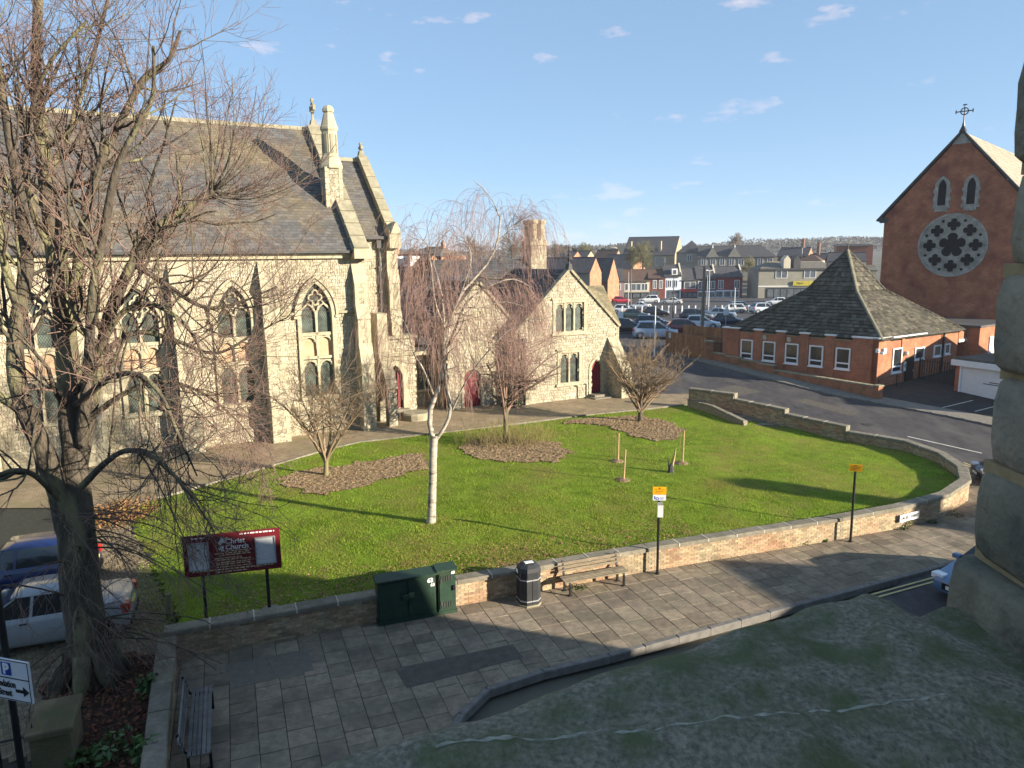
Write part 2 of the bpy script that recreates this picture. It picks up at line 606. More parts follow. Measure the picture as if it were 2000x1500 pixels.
m_bark = mat('grey_bark', (0.085, 0.070, 0.052), rough=0.95, var=0.4, scale=6, bump=1.0, bscale=16, bdist=0.05, c2=(0.20, 0.185, 0.10), c2scale=1.3, c2lo=0.5, c2hi=0.62, aniso=(1, 1, 0.35))
m_twig = mat('red_twig', (0.21, 0.135, 0.105), rough=0.8, var=0.3, scale=1.5, bump=0)
m_twig2 = mat('brown_twig', (0.23, 0.165, 0.105), rough=0.85, var=0.3, scale=1.5, bump=0)
m_birchbark = mat('birch_bark', (0.40, 0.355, 0.29), rough=0.85, var=0.3, scale=3, bump=0.5, bscale=20, c2=(0.085, 0.07, 0.055), c2scale=2.2, c2lo=0.50, c2hi=0.64, aniso=(1, 1, 2.6))
m_birchtwig = mat('birch_twig', (0.31, 0.20, 0.165), rough=0.85, var=0.3, bump=0)
m_soil = mat('bare_soil', (0.20, 0.14, 0.08), rough=1, var=0.45, scale=5, bump=1.0, bscale=9, bdist=0.06)
m_brickw = mat('buff_brick', (0.35, 0.275, 0.175), rough=0.95, var=0.3, scale=9, bump=0.4, bscale=60, island=0.3, c2=(0.33, 0.19, 0.11), c2scale=0.9, c2lo=0.45, c2hi=0.68)
m_brickmort = mat('brick_mortar', (0.25, 0.215, 0.155), var=0.25, scale=8, bump=0.3)
m_coping = mat('wall_coping', (0.215, 0.19, 0.145), rough=0.95, var=0.25, scale=6, bump=0.5, bscale=35, island=0.12, c2=(0.15, 0.14, 0.10), c2scale=2.2, c2lo=0.45, c2hi=0.7)
m_slab = mat('paving_slab', (0.245, 0.20, 0.145), rough=0.92, var=0.28, scale=5, bump=0.3, bscale=45, island=0.2, spec=.1, c2=(0.145, 0.125, 0.095), c2scale=1.0, c2lo=0.45, c2hi=0.7)
m_joint = mat('paving_joint', (0.045, 0.045, 0.035), var=0.3, scale=8, bump=0.3)
m_kerb = mat('kerb_stone', (0.17, 0.16, 0.145), rough=0.9, var=0.25, scale=5, bump=0.4, bscale=40, island=0.12)
m_asph = mat('asphalt', (0.062, 0.057, 0.058), rough=0.85, var=0.3, scale=1.6, bump=0.35, bscale=70, c2=(0.105, 0.095, 0.09), c2scale=0.45, c2lo=0.48, c2hi=0.7, aniso=(1.6, .7, 1))
m_asphp = mat('asphalt_patch', (0.105, 0.092, 0.075), rough=0.9, var=0.25, scale=4, bump=0.5, bscale=80)
m_block = mat('block_paver', (0.19, 0.15, 0.095), rough=0.95, var=0.25, scale=5, bump=0.3, bscale=50, island=0.25)
m_ground = mat('town_ground', (0.13, 0.12, 0.09), var=0.3, scale=0.2, bump=0.1)
m_line = mat('road_marking', (0.6, 0.58, 0.52), rough=0.8, var=0.2, scale=5, bump=0.1)
m_yline = mat('yellow_marking', (0.50, 0.42, 0.20), rough=0.8, var=0.2, scale=5, bump=0.1)

# thin winter haze that softens the far town: one closed box of air, sky outside it
hz_m = bpy.data.materials.new('haze_air'); hz_m.use_nodes = True
hz_m.node_tree.nodes.clear()
_o = hz_m.node_tree.nodes.new('ShaderNodeOutputMaterial'); _v = hz_m.node_tree.nodes.new('ShaderNodeVolumePrincipled')
_v.inputs['Color'].default_value = (.86, .91, 1.0, 1); _v.inputs['Density'].default_value = 0.0003; _v.inputs['Anisotropy'].default_value = 0.2
hz_m.node_tree.links.new(_v.outputs['Volume'], _o.inputs['Volume'])
hz = link('haze', MB().box((-2600, -320, -4.0), (3300, 4100, 42.0)).mesh('haze'), hz_m); hz['kind'] = 'stuff'

# ================================================================== SETTING
def lerp_tab(tab, y):
    xs = [a for a, _ in tab]; zs = [b for _, b in tab]
    return np.interp(y, xs, zs)
T_TAB = [(-60, -.3), (26, -.3), (34, -.16), (45, .55), (57, 1.35), (66, 2.0), (75, 2.05), (95, 1.3), (125, .3), (150, -.1), (190, -1.0),
         (212, -.8), (250, 1.5), (300, 4.5), (400, 8), (560, 8), (760, 16), (1100, 18), (4000, 14)]
R_TAB = [(-60, -.12), (26, -.12), (30, -.1), (34, .08), (45, .8), (57, 1.6), (66, 2.14), (75, 2.14)]
def terr(x, y): return float(lerp_tab(T_TAB, y))
def road_z(x, y): return float(lerp_tab(R_TAB, y))

def grid_sheet(name, xs, ys, zf, m, kind='structure'):
    X, Y = np.meshgrid(xs, ys)
    Z = np.array([[zf(x, y) for x in xs] for y in ys])
    V = np.stack([X.ravel(), Y.ravel(), Z.ravel()], 1)
    nx, ny = len(xs), len(ys)
    I = np.arange(nx * ny).reshape(ny, nx)
    F = np.stack([I[:-1, :-1].ravel(), I[:-1, 1:].ravel(), I[1:, 1:].ravel(), I[1:, :-1].ravel()], 1)
    o = link(name, fast_mesh(name, V, F, smooth=True), m)
    o['kind'] = kind
    return o

def hill(x, y):
    z = terr(x, y)
    if y > 420:
        k = min(1, (y - 420) / 240)
        z += k * (2.5 * math.sin(x * 0.006 + 1.9) + 1.5 * math.sin(x * 0.021) - 4 + 11 * math.exp(-((x - 330) / 170) ** 2))
    return z
grid_sheet('ground', list(np.linspace(-2500, -120, 14)) + list(np.linspace(-100, 900, 60)) + list(np.linspace(1000, 3200, 12)),
           [-300, -60, 0, 20, 26, 34, 40, 45, 51, 57, 66, 75, 85, 95, 110, 125, 150, 170, 190, 212, 230, 250, 275, 300, 350, 400, 450, 500, 560, 620, 680, 740, 800, 950, 1100, 2000, 4000], hill, m_ground)
grid_sheet('car_park', list(np.linspace(-70, 130, 40)), list(np.linspace(62, 186, 32)), lambda x, y: terr(x, y) + .06, m_asph)

# street (camera side) and its kerb
st = MB().sheet([(-60, -30, -.12), (90, -30, -.12), (90, 26, -.12), (26, 27, -.12), (21, 28, -.12), (13, 22.3, -.12), (-2, 12, -.12), (-60, -8, -.12)])
struct('street_road', st, m_asph)

def ribbon(name, left, right, zf, m, dz=0.0, kind='structure'):
    mb = MB()
    n = len(left)
    vs = [(x, y, zf(x, y) + dz) for x, y in left] + [(x, y, zf(x, y) + dz) for x, y in right]
    mb.add(vs, [(i, n + i, n + i + 1, i + 1) for i in range(n - 1)])
    return struct(name, mb, m)
def dens(pts, step=1.5):
    out = []
    for (a, b), (c, d) in zip(pts[:-1], pts[1:]):
        k = max(1, int(math.hypot(c - a, d - b) / step))
        out += [(a + (c - a) * i / k, b + (d - b) * i / k) for i in range(k)]
    return out + [pts[-1]]
def resamp(pts, n):
    pts = np.array(pts, float)
    s = np.r_[0, np.cumsum(np.hypot(*np.diff(pts, axis=0).T))]
    q = np.linspace(0, s[-1], n)
    return [(float(np.interp(t, s, pts[:, 0])), float(np.interp(t, s, pts[:, 1]))) for t in q]

RL = resamp([(21.2, 29.5), (20.9, 33), (20.2, 35.6), (17.9, 37.6), (13.6, 42.9), (11.2, 44.6), (9.3, 48), (7.0, 56), (5, 64)], 40)
RR = resamp([(34, 31), (29, 36), (25.2, 41.6), (22.6, 44.6), (20.6, 46.8), (17, 53.2), (14.2, 58.5), (12.3, 64)], 40)
ribbon('side_road', RL, RR, road_z, m_asph, 0.015)
PL_ = resamp([(34, 31), (29, 36), (25.2, 41.6), (22.6, 44.6), (20.6, 46.8), (17, 53.2), (14.2, 58.5)], 40)
PR_ = resamp([(36, 32), (30.5, 37.5), (26.4, 42.6), (23.9, 45.6), (21.9, 47.8), (18.2, 54.2), (15.4, 59.2)], 40)
m_sidepath = mat('side_path_slabs', (0.20, 0.18, 0.15), rough=0.9, var=0.2, scale=3, bump=0.3)
ribbon('side_pavement', PL_, PR_, lambda x, y: road_z(x, y) + .1, m_sidepath)
kb = MB()
for (a, b), (c, d) in zip(PL_[:-1], PL_[1:]):
    z = road_z(a, b); l = math.hypot(c - a, d - b); ux, uy = (c - a) / l, (d - b) / l
    kb.box((0, -.12, z - .1), (l - .01, 0.02, z + .125), lambda s, t, q: (a + s * ux - t * uy, b + s * uy + t * ux, q))
struct('side_kerb', kb, m_kerb)
yd = MB().sheet([(x, y, road_z(x, y) + .05) for x, y in [(23.4, 46.6), (26.4, 42.6), (30.5, 38.6), (45, 42), (52, 56), (40, 62), (24.5, 49.5)]])
struct('yard', yd, mat('yard_tarmac', (0.035, 0.034, 0.036), rough=0.9, var=0.3, scale=2, bump=0.3, c2=(0.05, 0.055, 0.03), c2scale=1.2, c2lo=0.5, c2hi=0.7))
# markings on side road and yard
mk = MB()
def mark(mb, p, q, w, zf, dz=0.024):
    dx, dy = q[0] - p[0], q[1] - p[1]; l = math.hypot(dx, dy); nx, ny = -dy / l * w / 2, dx / l * w / 2
    n = max(1, int(l / 1.0))
    for i in range(n):
        a = (p[0] + dx * i / n, p[1] + dy * i / n); b = (p[0] + dx * (i + 1) / n, p[1] + dy * (i + 1) / n)
        mb.sheet([(x + s * nx, y + s * ny, zf(x, y) + dz) for (x, y), s in ((a, 1), (b, 1), (b, -1), (a, -1))])
mark(mk, (20.9, 38.2), (23.1, 35.4), .11, road_z)
mark(mk, (24.3, 33.8), (26.5, 31.2), .11, road_z)
for k in range(2): mark(mk, (25.8 + k * 1.4, 43.6 - k * .9), (28.6 + k * 1.4, 45.2 - k * .9), .09, lambda x, y: road_z(x, y) + .04)
struct('road_markings', mk, m_line)

cov = MB()
for (x, y, r) in ((17.5, 44.2, .32), (19.9, 40.5, .3), (15.2, 50.5, .32)):
    cov.add([(x + r * math.cos(a * PI / 8), y + r * math.sin(a * PI / 8), road_z(x, y + r * math.sin(a * PI / 8)) + .03) for a in range(16)], [tuple(range(16))])
struct('manhole_covers', cov, m_iron)
ptc = MB()
for q in ([(14.6, 47.0), (16.4, 48.0), (15.3, 50.0), (13.6, 49.0)], [(19.6, 42.2), (20.6, 42.9), (18.6, 46.2), (17.7, 45.6)]):
    ptc.sheet([(x, y, road_z(x, y) + .022) for x, y in q])
struct('road_patches', ptc, m_asphp)

# ---- walls round the lawn
FW = [(-8.8, 17.3), (-3.8, 19.28), (-1.65, 20.15), (4.3, 22.42), (11.55, 24.95), (14.2, 25.95), (16.7, 27.3), (18.55, 29.0), (19.5, 30.8), (19.85, 33.0), (19.35, 35.3), (17.3, 37.25)]
SW = [((17.3, 37.25), (15.15, 39.97), 1.25, 1.35), ((15.15, 39.97), (13.06, 42.47), 1.60, 1.72), ((13.06, 42.47), (10.75, 43.95), 2.02, 2.1)]
m_bcore = m_brickmort
m_cjoint = mat('lime_joint', (.46, .42, .34), var=.25, scale=20, bump=.3)
brick_vars = []
for k in range(5):
    b = MB(); j = [rnd.uniform(-.003, .003) for _ in range(6)]
    b.cbox((-.1065 + j[0] * .5, -.02, -.0322), (.1065 + j[1] * .5, .008 + j[2], .0322), 0.0)
    me = b.mesh('brick'); me.materials.append(m_brickw); brick_vars.append(me)

def wall_run(root, runs, thick=.33, both=False, cop_len=1.15, n_parts=300, cop_w=.43, z0=-.2, cz=.13, bricks_inside=False, cmat=None):
    """runs: list of (p, q, ztop_p, ztop_q). Outer face is the line p-q; the wall's body lies to its left."""
    core = MB(); cand = []; base = wloc(root)
    for (a, b), (c, d), za, zb in runs:
        l = math.hypot(c - a, d - b); ux, uy = (c - a) / l, (d - b) / l; nx, ny = -uy, ux
        zt = lambda s: za + (zb - za) * s / l - cz
        vs = []
        for s in (0, l):
            for o in (0, thick):
                for z in (z0, zt(s)): vs.append((a + ux * s + nx * o, b + uy * s + ny * o, z))
        core.add(vs, [(0, 1, 5, 4), (2, 6, 7, 3), (1, 3, 7, 5), (0, 2, 3, 1), (4, 5, 7, 6)])
        faces = [(0, 1)] + ([(thick, -1)] if bricks_inside else [])
        for off, sg in faces:
            gx, gy = a + ux * l / 2 + nx * off, b + uy * l / 2 + ny * off
            zb_ = road_z(gx, gy) if sg > 0 else .5
            zb_ = max(-.02, zb_ - .1) if sg > 0 else .45
            r = 0
            z = zb_ + .04
            while z < max(zt(0), zt(l)) - .02:
                s = .11 + (.1125 if r % 2 else 0)
                while s < l - .06:
                    if z + .03 < zt(s):
                        cand.append((a + ux * s + nx * off, b + uy * s + ny * off, z, math.atan2(uy * sg, ux * sg)))
                    s += .225
                z += .075; r += 1
        # coping stones
        n = max(1, round(l / cop_len)); L = l / n
        for i in range(n):
            s0, s1 = i * L + .008, (i + 1) * L - .008
            o0 = -(cop_w - thick) / 2 - rnd.uniform(0, .012); o1 = thick + (cop_w - thick) / 2
            t0, t1 = zt(s0) + .004, zt(s1) + .004
            dz = rnd.uniform(-.008, .008)
            mb = MB(); vs = []
            for s, t in ((s0, t0), (s1, t1)):
                for o, h in ((o0, 0), (o0, cz - .03), (o0 + .025, cz), (o1 - .025, cz), (o1, cz - .03), (o1, 0)):
                    vs.append((a + ux * s + nx * o, b + uy * s + ny * o, t + h + (dz if h else 0)))
            mb.add(vs, [(i_, (i_ + 1) % 6, 6 + (i_ + 1) % 6, 6 + i_) for i_ in range(6)] + [(0, 1, 2, 3, 4, 5), (11, 10, 9, 8, 7, 6)])
            part('coping_stone', mb, cmat or m_coping, root)
            if i and cop_len > 1 and cmat is None:
                jm_ = MB().box((-.012 + i * L - .008, o0 - .002, 0), (i * L + .02, o1 + .002, .001), lambda q, o_, h: (a + ux * q + nx * o_, b + uy * q + ny * o_, zt(max(0, q)) + .004 + (cz + .004 if h > 0 else .02)))
                part('coping_joint', jm_, m_cjoint, root)
    part('brickwork_core', core, m_bcore, root)
    cand.sort(key=lambda c: (c[0] ** 2 + c[1] ** 2))
    for i, (x, y, z, an) in enumerate(cand[:n_parts]):
        o = link('brick', brick_vars[i % 5], None, root, Vector((x, y, z)) - base)
        o.rotation_euler = (0, 0, an + PI)
    rest = cand[n_parts:]
    if rest:
        V = []; F = []
        bx = np.array([(sx * .1065, sy, sz * .0322) for sx in (-1, 1) for sy in (-.02, .008) for sz in (-1, 1)])
        fb = np.array([(0, 1, 5, 4), (2, 6, 7, 3), (1, 3, 7, 5), (0, 4, 6, 2), (0, 2, 3, 1), (4, 5, 7, 6)])
        for i, (x, y, z, an) in enumerate(rest):
            c, s = math.cos(an + PI), math.sin(an + PI)
            p = bx + np.array([0, rnd.uniform(-.004, .004), 0])
            V.append(np.stack([p[:, 0] * c - p[:, 1] * s + x, p[:, 0] * s + p[:, 1] * c + y, p[:, 2] + z], 1)); F.append(fb + 8 * i)
        o = link('brick_courses', fast_mesh('brick_courses', np.concatenate(V), np.concatenate(F), base), m_brickw, root)
        o['kind'] = 'stuff'

def ztop(i): return [.8, .8, .8, .8, .8, .82, .84, .86, .88, .92, .96, 1.0][i]
street_wall = thing('brick_wall', 'low curved buff brick wall with stone coping along the street front of the lawn', 'wall', (4.3, 22.42, 0))
wall_run(street_wall, [(FW[i], FW[i + 1], ztop(i), ztop(i + 1)) for i in range(8)], n_parts=300)
side_wall = thing('brick_wall', 'stepped brick wall climbing beside the sloping side road', 'wall', (15.15, 39.97, 0))
wall_run(side_wall, [(FW[i], FW[i + 1], ztop(i), ztop(i + 1)) for i in range(8, 11)] + [(a, b, z1, z2) for a, b, z1, z2 in SW], n_parts=0, bricks_inside=True)
# stone edging upstand at every step of the coping
for p, z1, z2 in ((SW[0][0], 1.0, 1.25), (SW[1][0], 1.35, 1.6), (SW[2][0], 1.72, 2.02)):
    ux, uy = -.66, .75; nx, ny = -uy, ux
    mb = MB().box((-.05, -.06, z1 - .2), (.12, .4, z2 + .005), lambda s, o, z: (p[0] + ux * s + nx * o, p[1] + uy * s + ny * o, z))
    part('end_stone', mb, m_coping, side_wall)
ret_wall = thing('brick_wall', 'low wall with dark weathered coping between the tree bed and the slabs', 'wall', (-7.6, 14.7, 0))
wall_run(ret_wall, [((-5.6, 10.0), (-8.45, 17.1), .8, .8)], n_parts=120, cmat=m_coping, bricks_inside=False)
inner_wall = thing('brick_wall', 'short low wall sloping down beside the steps onto the lawn', 'wall', (11.7, 42.2, .8))
wall_run(inner_wall, [((12.85, 39.65), (11.75, 42.1), .98, 1.36), ((11.75, 42.1), (10.75, 43.9), 1.36, 1.42)], thick=.24, cop_w=.3, n_parts=0, z0=.3, cz=.1)
sp = thing('stone_steps', 'worn steps dropping from the church path to the lawn between two walls', 'steps', (12.9, 41.5, .7))
for k in range(5):
    f = k / 5
    a = Vector((11.2 + 2.0 * f, 43.7 - 4.2 * f)); b = Vector((12.6 + 2.1 * f, 42.9 - 3.2 * f))
    d = Vector((.35, -.6))
    z = 1.02 - .075 * k
    mb = MB()
    pts = [a, b, b + d, a + d]
    mb.add([(p.x, p.y, h) for h in (.2, z) for p in pts], [(3, 2, 1, 0), (4, 5, 6, 7), (0, 1, 5, 4), (1, 2, 6, 5), (2, 3, 7, 6), (3, 0, 4, 7)])
    part('step', mb, m_coping, sp)

# ---- lawn
KERBL = [(-14.64, 26.33), (-13.2, 27.9), (-10.45, 32.0), (-8.9, 34.4), (-7.6, 35.8), (-4.25, 37.35), (4.4, 41.6), (10.7, 44.3)]
LAWN = [(-8.45, 17.72)] + [(x - .1, y + .29) for x, y in FW[1:5]] + [(x - .1, y + .26) for x, y in FW[5:6]] + [(16.5, 27.55), (18.3, 29.2), (19.2, 31.0), (19.55, 33.0), (19.1, 35.1), (17.05, 36.95), (14.95, 39.65), (13.15, 41.5), (12.4, 42.1), (10.95, 44.1)] + KERBL[::-1] + [(-11.4, 22.0), (-9.6, 19.4)]
LC = np.array([(-8.6, 17.6, .62), (-3.8, 19.5, .68), (-1.6, 20.3, .7), (4.3, 22.6, .7), (11.5, 25.1, .62), (14.2, 26.1, .56), (16.7, 27.5, .5), (18.5, 29.2, .45), (19.3, 31, .42), (19.5, 33, .42), (19, 35.2, .45),
               (17.1, 37.1, .48), (15, 39.8, .62), (13.2, 41, .75), (12, 43, .9), (10.7, 44.3, .97), (4.4, 41.6, .97), (-4.25, 37.3, .97), (-7.6, 35.8, .97), (-10.4, 32, .97), (-13.2, 27.9, .96), (-14.6, 26.3, .92),
               (-11.4, 22, .7), (-9.6, 19.4, .62), (-2.9, 24.6, .9), (-7.9, 30.3, .93), (-.3, 35.4, .95), (7, 39.9, .95), (4.5, 29.3, .9), (7.5, 31.7, .88), (11, 31, .75), (14, 33, .6), (11, 37, .85), (0, 29, .92)])
def lawn_zn(X, Y):
    X = np.asarray(X, float); Y = np.asarray(Y, float)
    w = 1.0 / ((X[..., None] - LC[:, 0]) ** 2 + (Y[..., None] - LC[:, 1]) ** 2 + .35) ** 1.6
    return (w * LC[:, 2]).sum(-1) / w.sum(-1)
def lawn_z(x, y): return float(lawn_zn(np.array(x), np.array(y)))

def poly_grid(poly, step, zf, jit=0.0, seed=1):
    P = np.array(poly)
    xs = np.arange(P[:, 0].min() - step, P[:, 0].max() + step, step); ys = np.arange(P[:, 1].min() - step, P[:, 1].max() + step, step)
    X, Y = np.meshgrid(xs, ys)
    Z = zf(X, Y)
    if jit: Z = Z + np.random.RandomState(seed).uniform(-jit, jit, Z.shape)
    V = np.stack([X.ravel(), Y.ravel(), Z.ravel()], 1)
    cx = (X[:-1, :-1] + step / 2); cy = (Y[:-1, :-1] + step / 2)
    keep = inside_np(poly, cx, cy)
    I = np.arange(X.size).reshape(X.shape)
    F = np.stack([I[:-1, :-1], I[:-1, 1:], I[1:, 1:], I[1:, :-1]], -1)[keep]
    u, inv = np.unique(F, return_inverse=True)
    return V[u], inv.reshape(F.shape)
m_lawn = mat('lawn_turf', (0.14, 0.20, 0.022), rough=1, var=0.35, scale=1.6, bump=1.0, bscale=14, bdist=0.04, spec=0.05, c2=(0.20, 0.165, 0.05), c2scale=0.55, c2lo=0.46, c2hi=0.72)
V, F = poly_grid(LAWN, .2, lawn_zn)
lawn = link('lawn', fast_mesh('lawn', V, F, smooth=True), m_lawn); lawn['kind'] = 'structure'

BEDS = [[(-9.7, 30.0), (-9.0, 31.2), (-8.0, 31.6), (-6.0, 32.6), (-4.2, 33.6), (-3.6, 32.2), (-3.9, 30.9), (-5.5, 29.2), (-7.4, 27.5), (-9.0, 28.7)],
        [(-2.3, 35.3), (-1.4, 36.4), (-.2, 36.8), (1.0, 35.9), (2.2, 35.3), (2.8, 33.6), (2.0, 32.2), (.2, 32.0), (-1.6, 32.4), (-2.4, 33.9)],
        [(5.6, 41.2), (7.3, 41.4), (8.6, 39.6), (9.1, 38.3), (8.2, 36.0), (6.9, 35.9), (5.6, 37.6), (4.6, 39.2), (3.0, 39.6), (3.2, 40.2)]]
def bed(poly, seed, nclod, name='soil_bed'):
    # ragged outline
    rr = random.Random(seed); q = []
    for (a, b), (c, d) in zip(poly, poly[1:] + poly[:1]):
        for k in range(5):
            f = k / 5; q.append((a + (c - a) * f + rr.uniform(-.28, .28), b + (d - b) * f + rr.uniform(-.22, .22)))
    V, F = poly_grid(q, .11, lambda X, Y: lawn_zn(X, Y) + .035, .03, seed)
    o = link(name, fast_mesh(name, V, F), m_soil); o['kind'] = 'structure'
    pts = []
    xs = [p[0] for p in q]; ys = [p[1] for p in q]
    R = np.random.RandomState(seed)
    X = R.uniform(min(xs), max(xs), nclod * 2); Y = R.uniform(min(ys), max(ys), nclod * 2)
    k = inside_np(q, X, Y); X, Y = X[k], Y[k]
    n = len(X); Z = lawn_zn(X, Y) + .04
    S = .008 + .042 * R.uniform(0, 1, n) ** 2.4 ; base = np.array([(1, 0, 0), (-.5, .87, 0), (-.5, -.87, 0), (0, 0, .55)])
    D = base[None] * S[:, None, None] + R.uniform(-.012, .012, (n, 4, 3))
    D += np.stack([X, Y, Z], 1)[:, None, :]
    F2 = np.array([(0, 1, 3), (1, 2, 3), (2, 0, 3)])[None] + 4 * np.arange(n)[:, None, None]
    c = link('soil_clods', fast_mesh('soil_clods', D.reshape(-1, 3), F2.reshape(-1, 3)), mat('soil_clod', (0.21, 0.15, 0.085), rough=1, var=.45, scale=4, bump=0, island=.6), o); c['kind'] = 'stuff'
    return q
BQ = [bed(BEDS[0], 5, 7000), bed(BEDS[1], 6, 5600), bed(BEDS[2], 7, 5000)]

# grass blades
def blades(n, poly, zf, excl, hmin, hmax, w, seed, dens_fn=None):
    R = np.random.RandomState(seed)
    P = np.array(poly)
    X = R.uniform(P[:, 0].min(), P[:, 0].max(), n); Y = R.uniform(P[:, 1].min(), P[:, 1].max(), n)
    k = inside_np(poly, X, Y)
    for q in excl: k &= ~(inside_np(q, X, Y) & (R.uniform(0, 1, n) < (.93 if len(q) > 20 else 2)))
    X, Y = X[k], Y[k]; n = len(X)
    Z = zf(X, Y) - .01
    A = R.uniform(0, 2 * PI, n); H = R.uniform(hmin, hmax, n); L = R.uniform(.0, .9, n) * H; A2 = R.uniform(0, 2 * PI, n)
    # taller tufts in clumps
    cl = np.sin(X * 3.1 + 1.3 * np.sin(Y * 2.3)) * np.sin(Y * 2.7 + np.sin(X * 1.9))
    H = H * (1 + .9 * np.clip(cl, -.4, 1) * R.uniform(.3, 1, n))
    dx, dy = np.cos(A) * w / 2, np.sin(A) * w / 2
    V = np.stack([np.stack([X - dx, Y - dy, Z], 1), np.stack([X + dx, Y + dy, Z], 1), np.stack([X + np.cos(A2) * L, Y + np.sin(A2) * L, Z + H], 1)], 1)
    return V.reshape(-1, 3), np.arange(3 * n).reshape(n, 3)
m_grass = mat('grass_blade', (0.245, 0.36, 0.038), rough=0.75, var=0.38, scale=0.9, bump=0, island=0.42, spec=0.1, c2=(0.30, 0.255, 0.07), c2scale=0.45, c2lo=0.44, c2hi=0.72)
_nt = m_grass.node_tree                              # thin blades let light through
_b = _nt.nodes['Principled BSDF']
_tr = _nt.nodes.new('ShaderNodeBsdfTranslucent'); _mx = _nt.nodes.new('ShaderNodeMixShader'); _mx.inputs['Fac'].default_value = 0.45
_nt.links.new(_b.inputs['Base Color'].links[0].from_socket, _tr.inputs['Color'])
_nt.links.new(_b.outputs['BSDF'], _mx.inputs[1]); _nt.links.new(_tr.outputs['BSDF'], _mx.inputs[2])
_nt.links.new(_mx.outputs['Shader'], _nt.nodes['Material Output'].inputs['Surface'])
near = [(-9.6, 17.4), (2, 20.8), (6, 22.8), (12, 25), (16, 27.3), (8, 29), (-2, 27), (-10, 24.5), (-12, 22.5)]
V1, F1 = blades(230000, LAWN, lawn_zn, BQ, .03, .075, .022, 3)
V2, F2_ = blades(200000, near, lawn_zn, BQ + [[(-30, 10), (-8.45, 17.72)] + LAWN[1:9] + [(60, 27), (60, 0), (-30, 0)]], .03, .07, .016, 4)
g = link('grass', fast_mesh('grass', np.concatenate([V1, V2]), np.concatenate([F1, F2_ + len(V1)])), m_grass); g['kind'] = 'stuff'
# dead leaves lying in the grass near the street wall
R_ = np.random.RandomState(8)
n = 2600
fx = R_.uniform(-8.3, 6, n); fy = 17.6 + (fx + 8.8) * .385 + np.abs(R_.normal(0, 1.1, n)) + .25
lz = lawn_zn(fx, fy) + R_.uniform(.03, .06, n)
A = R_.uniform(0, 2 * PI, n); s_ = R_.uniform(.02, .045, n)
Q = np.stack([np.stack([fx + np.cos(A + k * PI / 2) * s_ * (1 if k % 2 else .6), fy + np.sin(A + k * PI / 2) * s_, lz + R_.uniform(-.012, .012, n)], 1) for k in range(4)], 1)
lv = link('fallen_leaves', fast_mesh('fallen_leaves', Q.reshape(-1, 3), np.arange(4 * n).reshape(n, 4)), mat('dead_leaf', (0.26, 0.15, 0.07), var=.4, bump=0, island=.5)); lv['kind'] = 'stuff'

# ---- church path and drive
PATH = KERBL + [(12.4, 45.6), (12.2, 47.5), (9.5, 52), (2, 50), (-6, 47), (-22, 41), (-40, 34), (-40, 26.33)]
m_path = brick_mat('path_blocks', (math.cos(.5), math.sin(.5)), (0.34, 0.26, 0.165), (0.27, 0.205, 0.13), (0.14, 0.12, 0.075), bw=.2, bh=.1, flat=True, msize=.008, stain=(0.22, 0.185, 0.10))
struct('church_path', MB().sheet([(x, y, 1.0) for x, y in PATH]), m_path)
ked = MB(); kk = dens(KERBL, .9)
for (a, b), (c, d) in zip(kk[:-1], kk[1:]):
    l = math.hypot(c - a, d - b); ux, uy = (c - a) / l, (d - b) / l
    ked.box((0, -.07, .8), (l - .012, .07, 1.035), lambda s, t, q: (a + s * ux - t * uy, b + s * uy + t * ux, q))
struct('path_edging', ked, m_coping)
def drive_zn(X, Y):
    t = np.clip((np.asarray(Y, float) - 15.5) / 10.8, 0, 1)
    return .3 + .69 * t * t * (3 - 2 * t)
DRIVE = [(-8.7, 17.35), (-9.7, 19.4), (-11.5, 22.0), (-14.64, 26.33), (-40, 26.33), (-40, 6), (-6.2, 9.4), (-8.5, 16.0)]
V, F = poly_grid(DRIVE, .5, lambda X, Y: drive_zn(X, Y) - .03)
dr = link('driveway', fast_mesh('driveway', V, F, smooth=True), m_joint); dr['kind'] = 'structure'
# herringbone blocks
hb = []
ca, sa = math.cos(math.radians(38)), math.sin(math.radians(38))
cx0, cy0 = -11.5, 18.5
for i in range(-75, 76):
    for j in range(-75, 76):
        k = (i - j) % 4
        if k == 0: u, v, rot = i + 1, j + .5, 0
        elif k == 3: u, v, rot = i + .5, j + 1, PI / 2
        else: continue
        x = cx0 + (u * ca - v * sa) * .1; y = cy0 + (u * sa + v * ca) * .1
        if inside(DRIVE, x, y) and -15.5 < x and 13.2 < y < 25: hb.append((x, y, rot + math.radians(38)))
hb.sort(key=lambda p: abs(p[0] + 9.7) + abs(p[1] - 17.8))
bk = MB().cbox((-.096, -.046, -.05), (.096, .046, 0), .006).mesh('paver'); bk.materials.append(m_block)
for x, y, r in hb[:300]:
    o = link('paver', bk, None, dr, (x, y, float(drive_zn(x, y)) + rnd.uniform(-.004, .004))); o.rotation_euler = (rnd.uniform(-.02, .02), rnd.uniform(-.02, .02), r)
rest = np.array(hb[300:])
bx = np.array([(sx * .096, sy * .046, sz) for sx in (-1, 1) for sy in (-1, 1) for sz in (-.05, 0)])
fb = np.array([(1, 3, 7, 5), (0, 1, 5, 4), (2, 6, 7, 3), (0, 2, 3, 1), (4, 5, 7, 6)])
c, s = np.cos(rest[:, 2])[:, None], np.sin(rest[:, 2])[:, None]
zz = drive_zn(rest[:, 0], rest[:, 1]) + np.random.RandomState(2).uniform(-.004, .004, len(rest))
PV = np.stack([bx[None, :, 0] * c - bx[None, :, 1] * s + rest[:, :1], bx[None, :, 0] * s + bx[None, :, 1] * c + rest[:, 1:2], bx[None, :, 2] + zz[:, None]], -1)
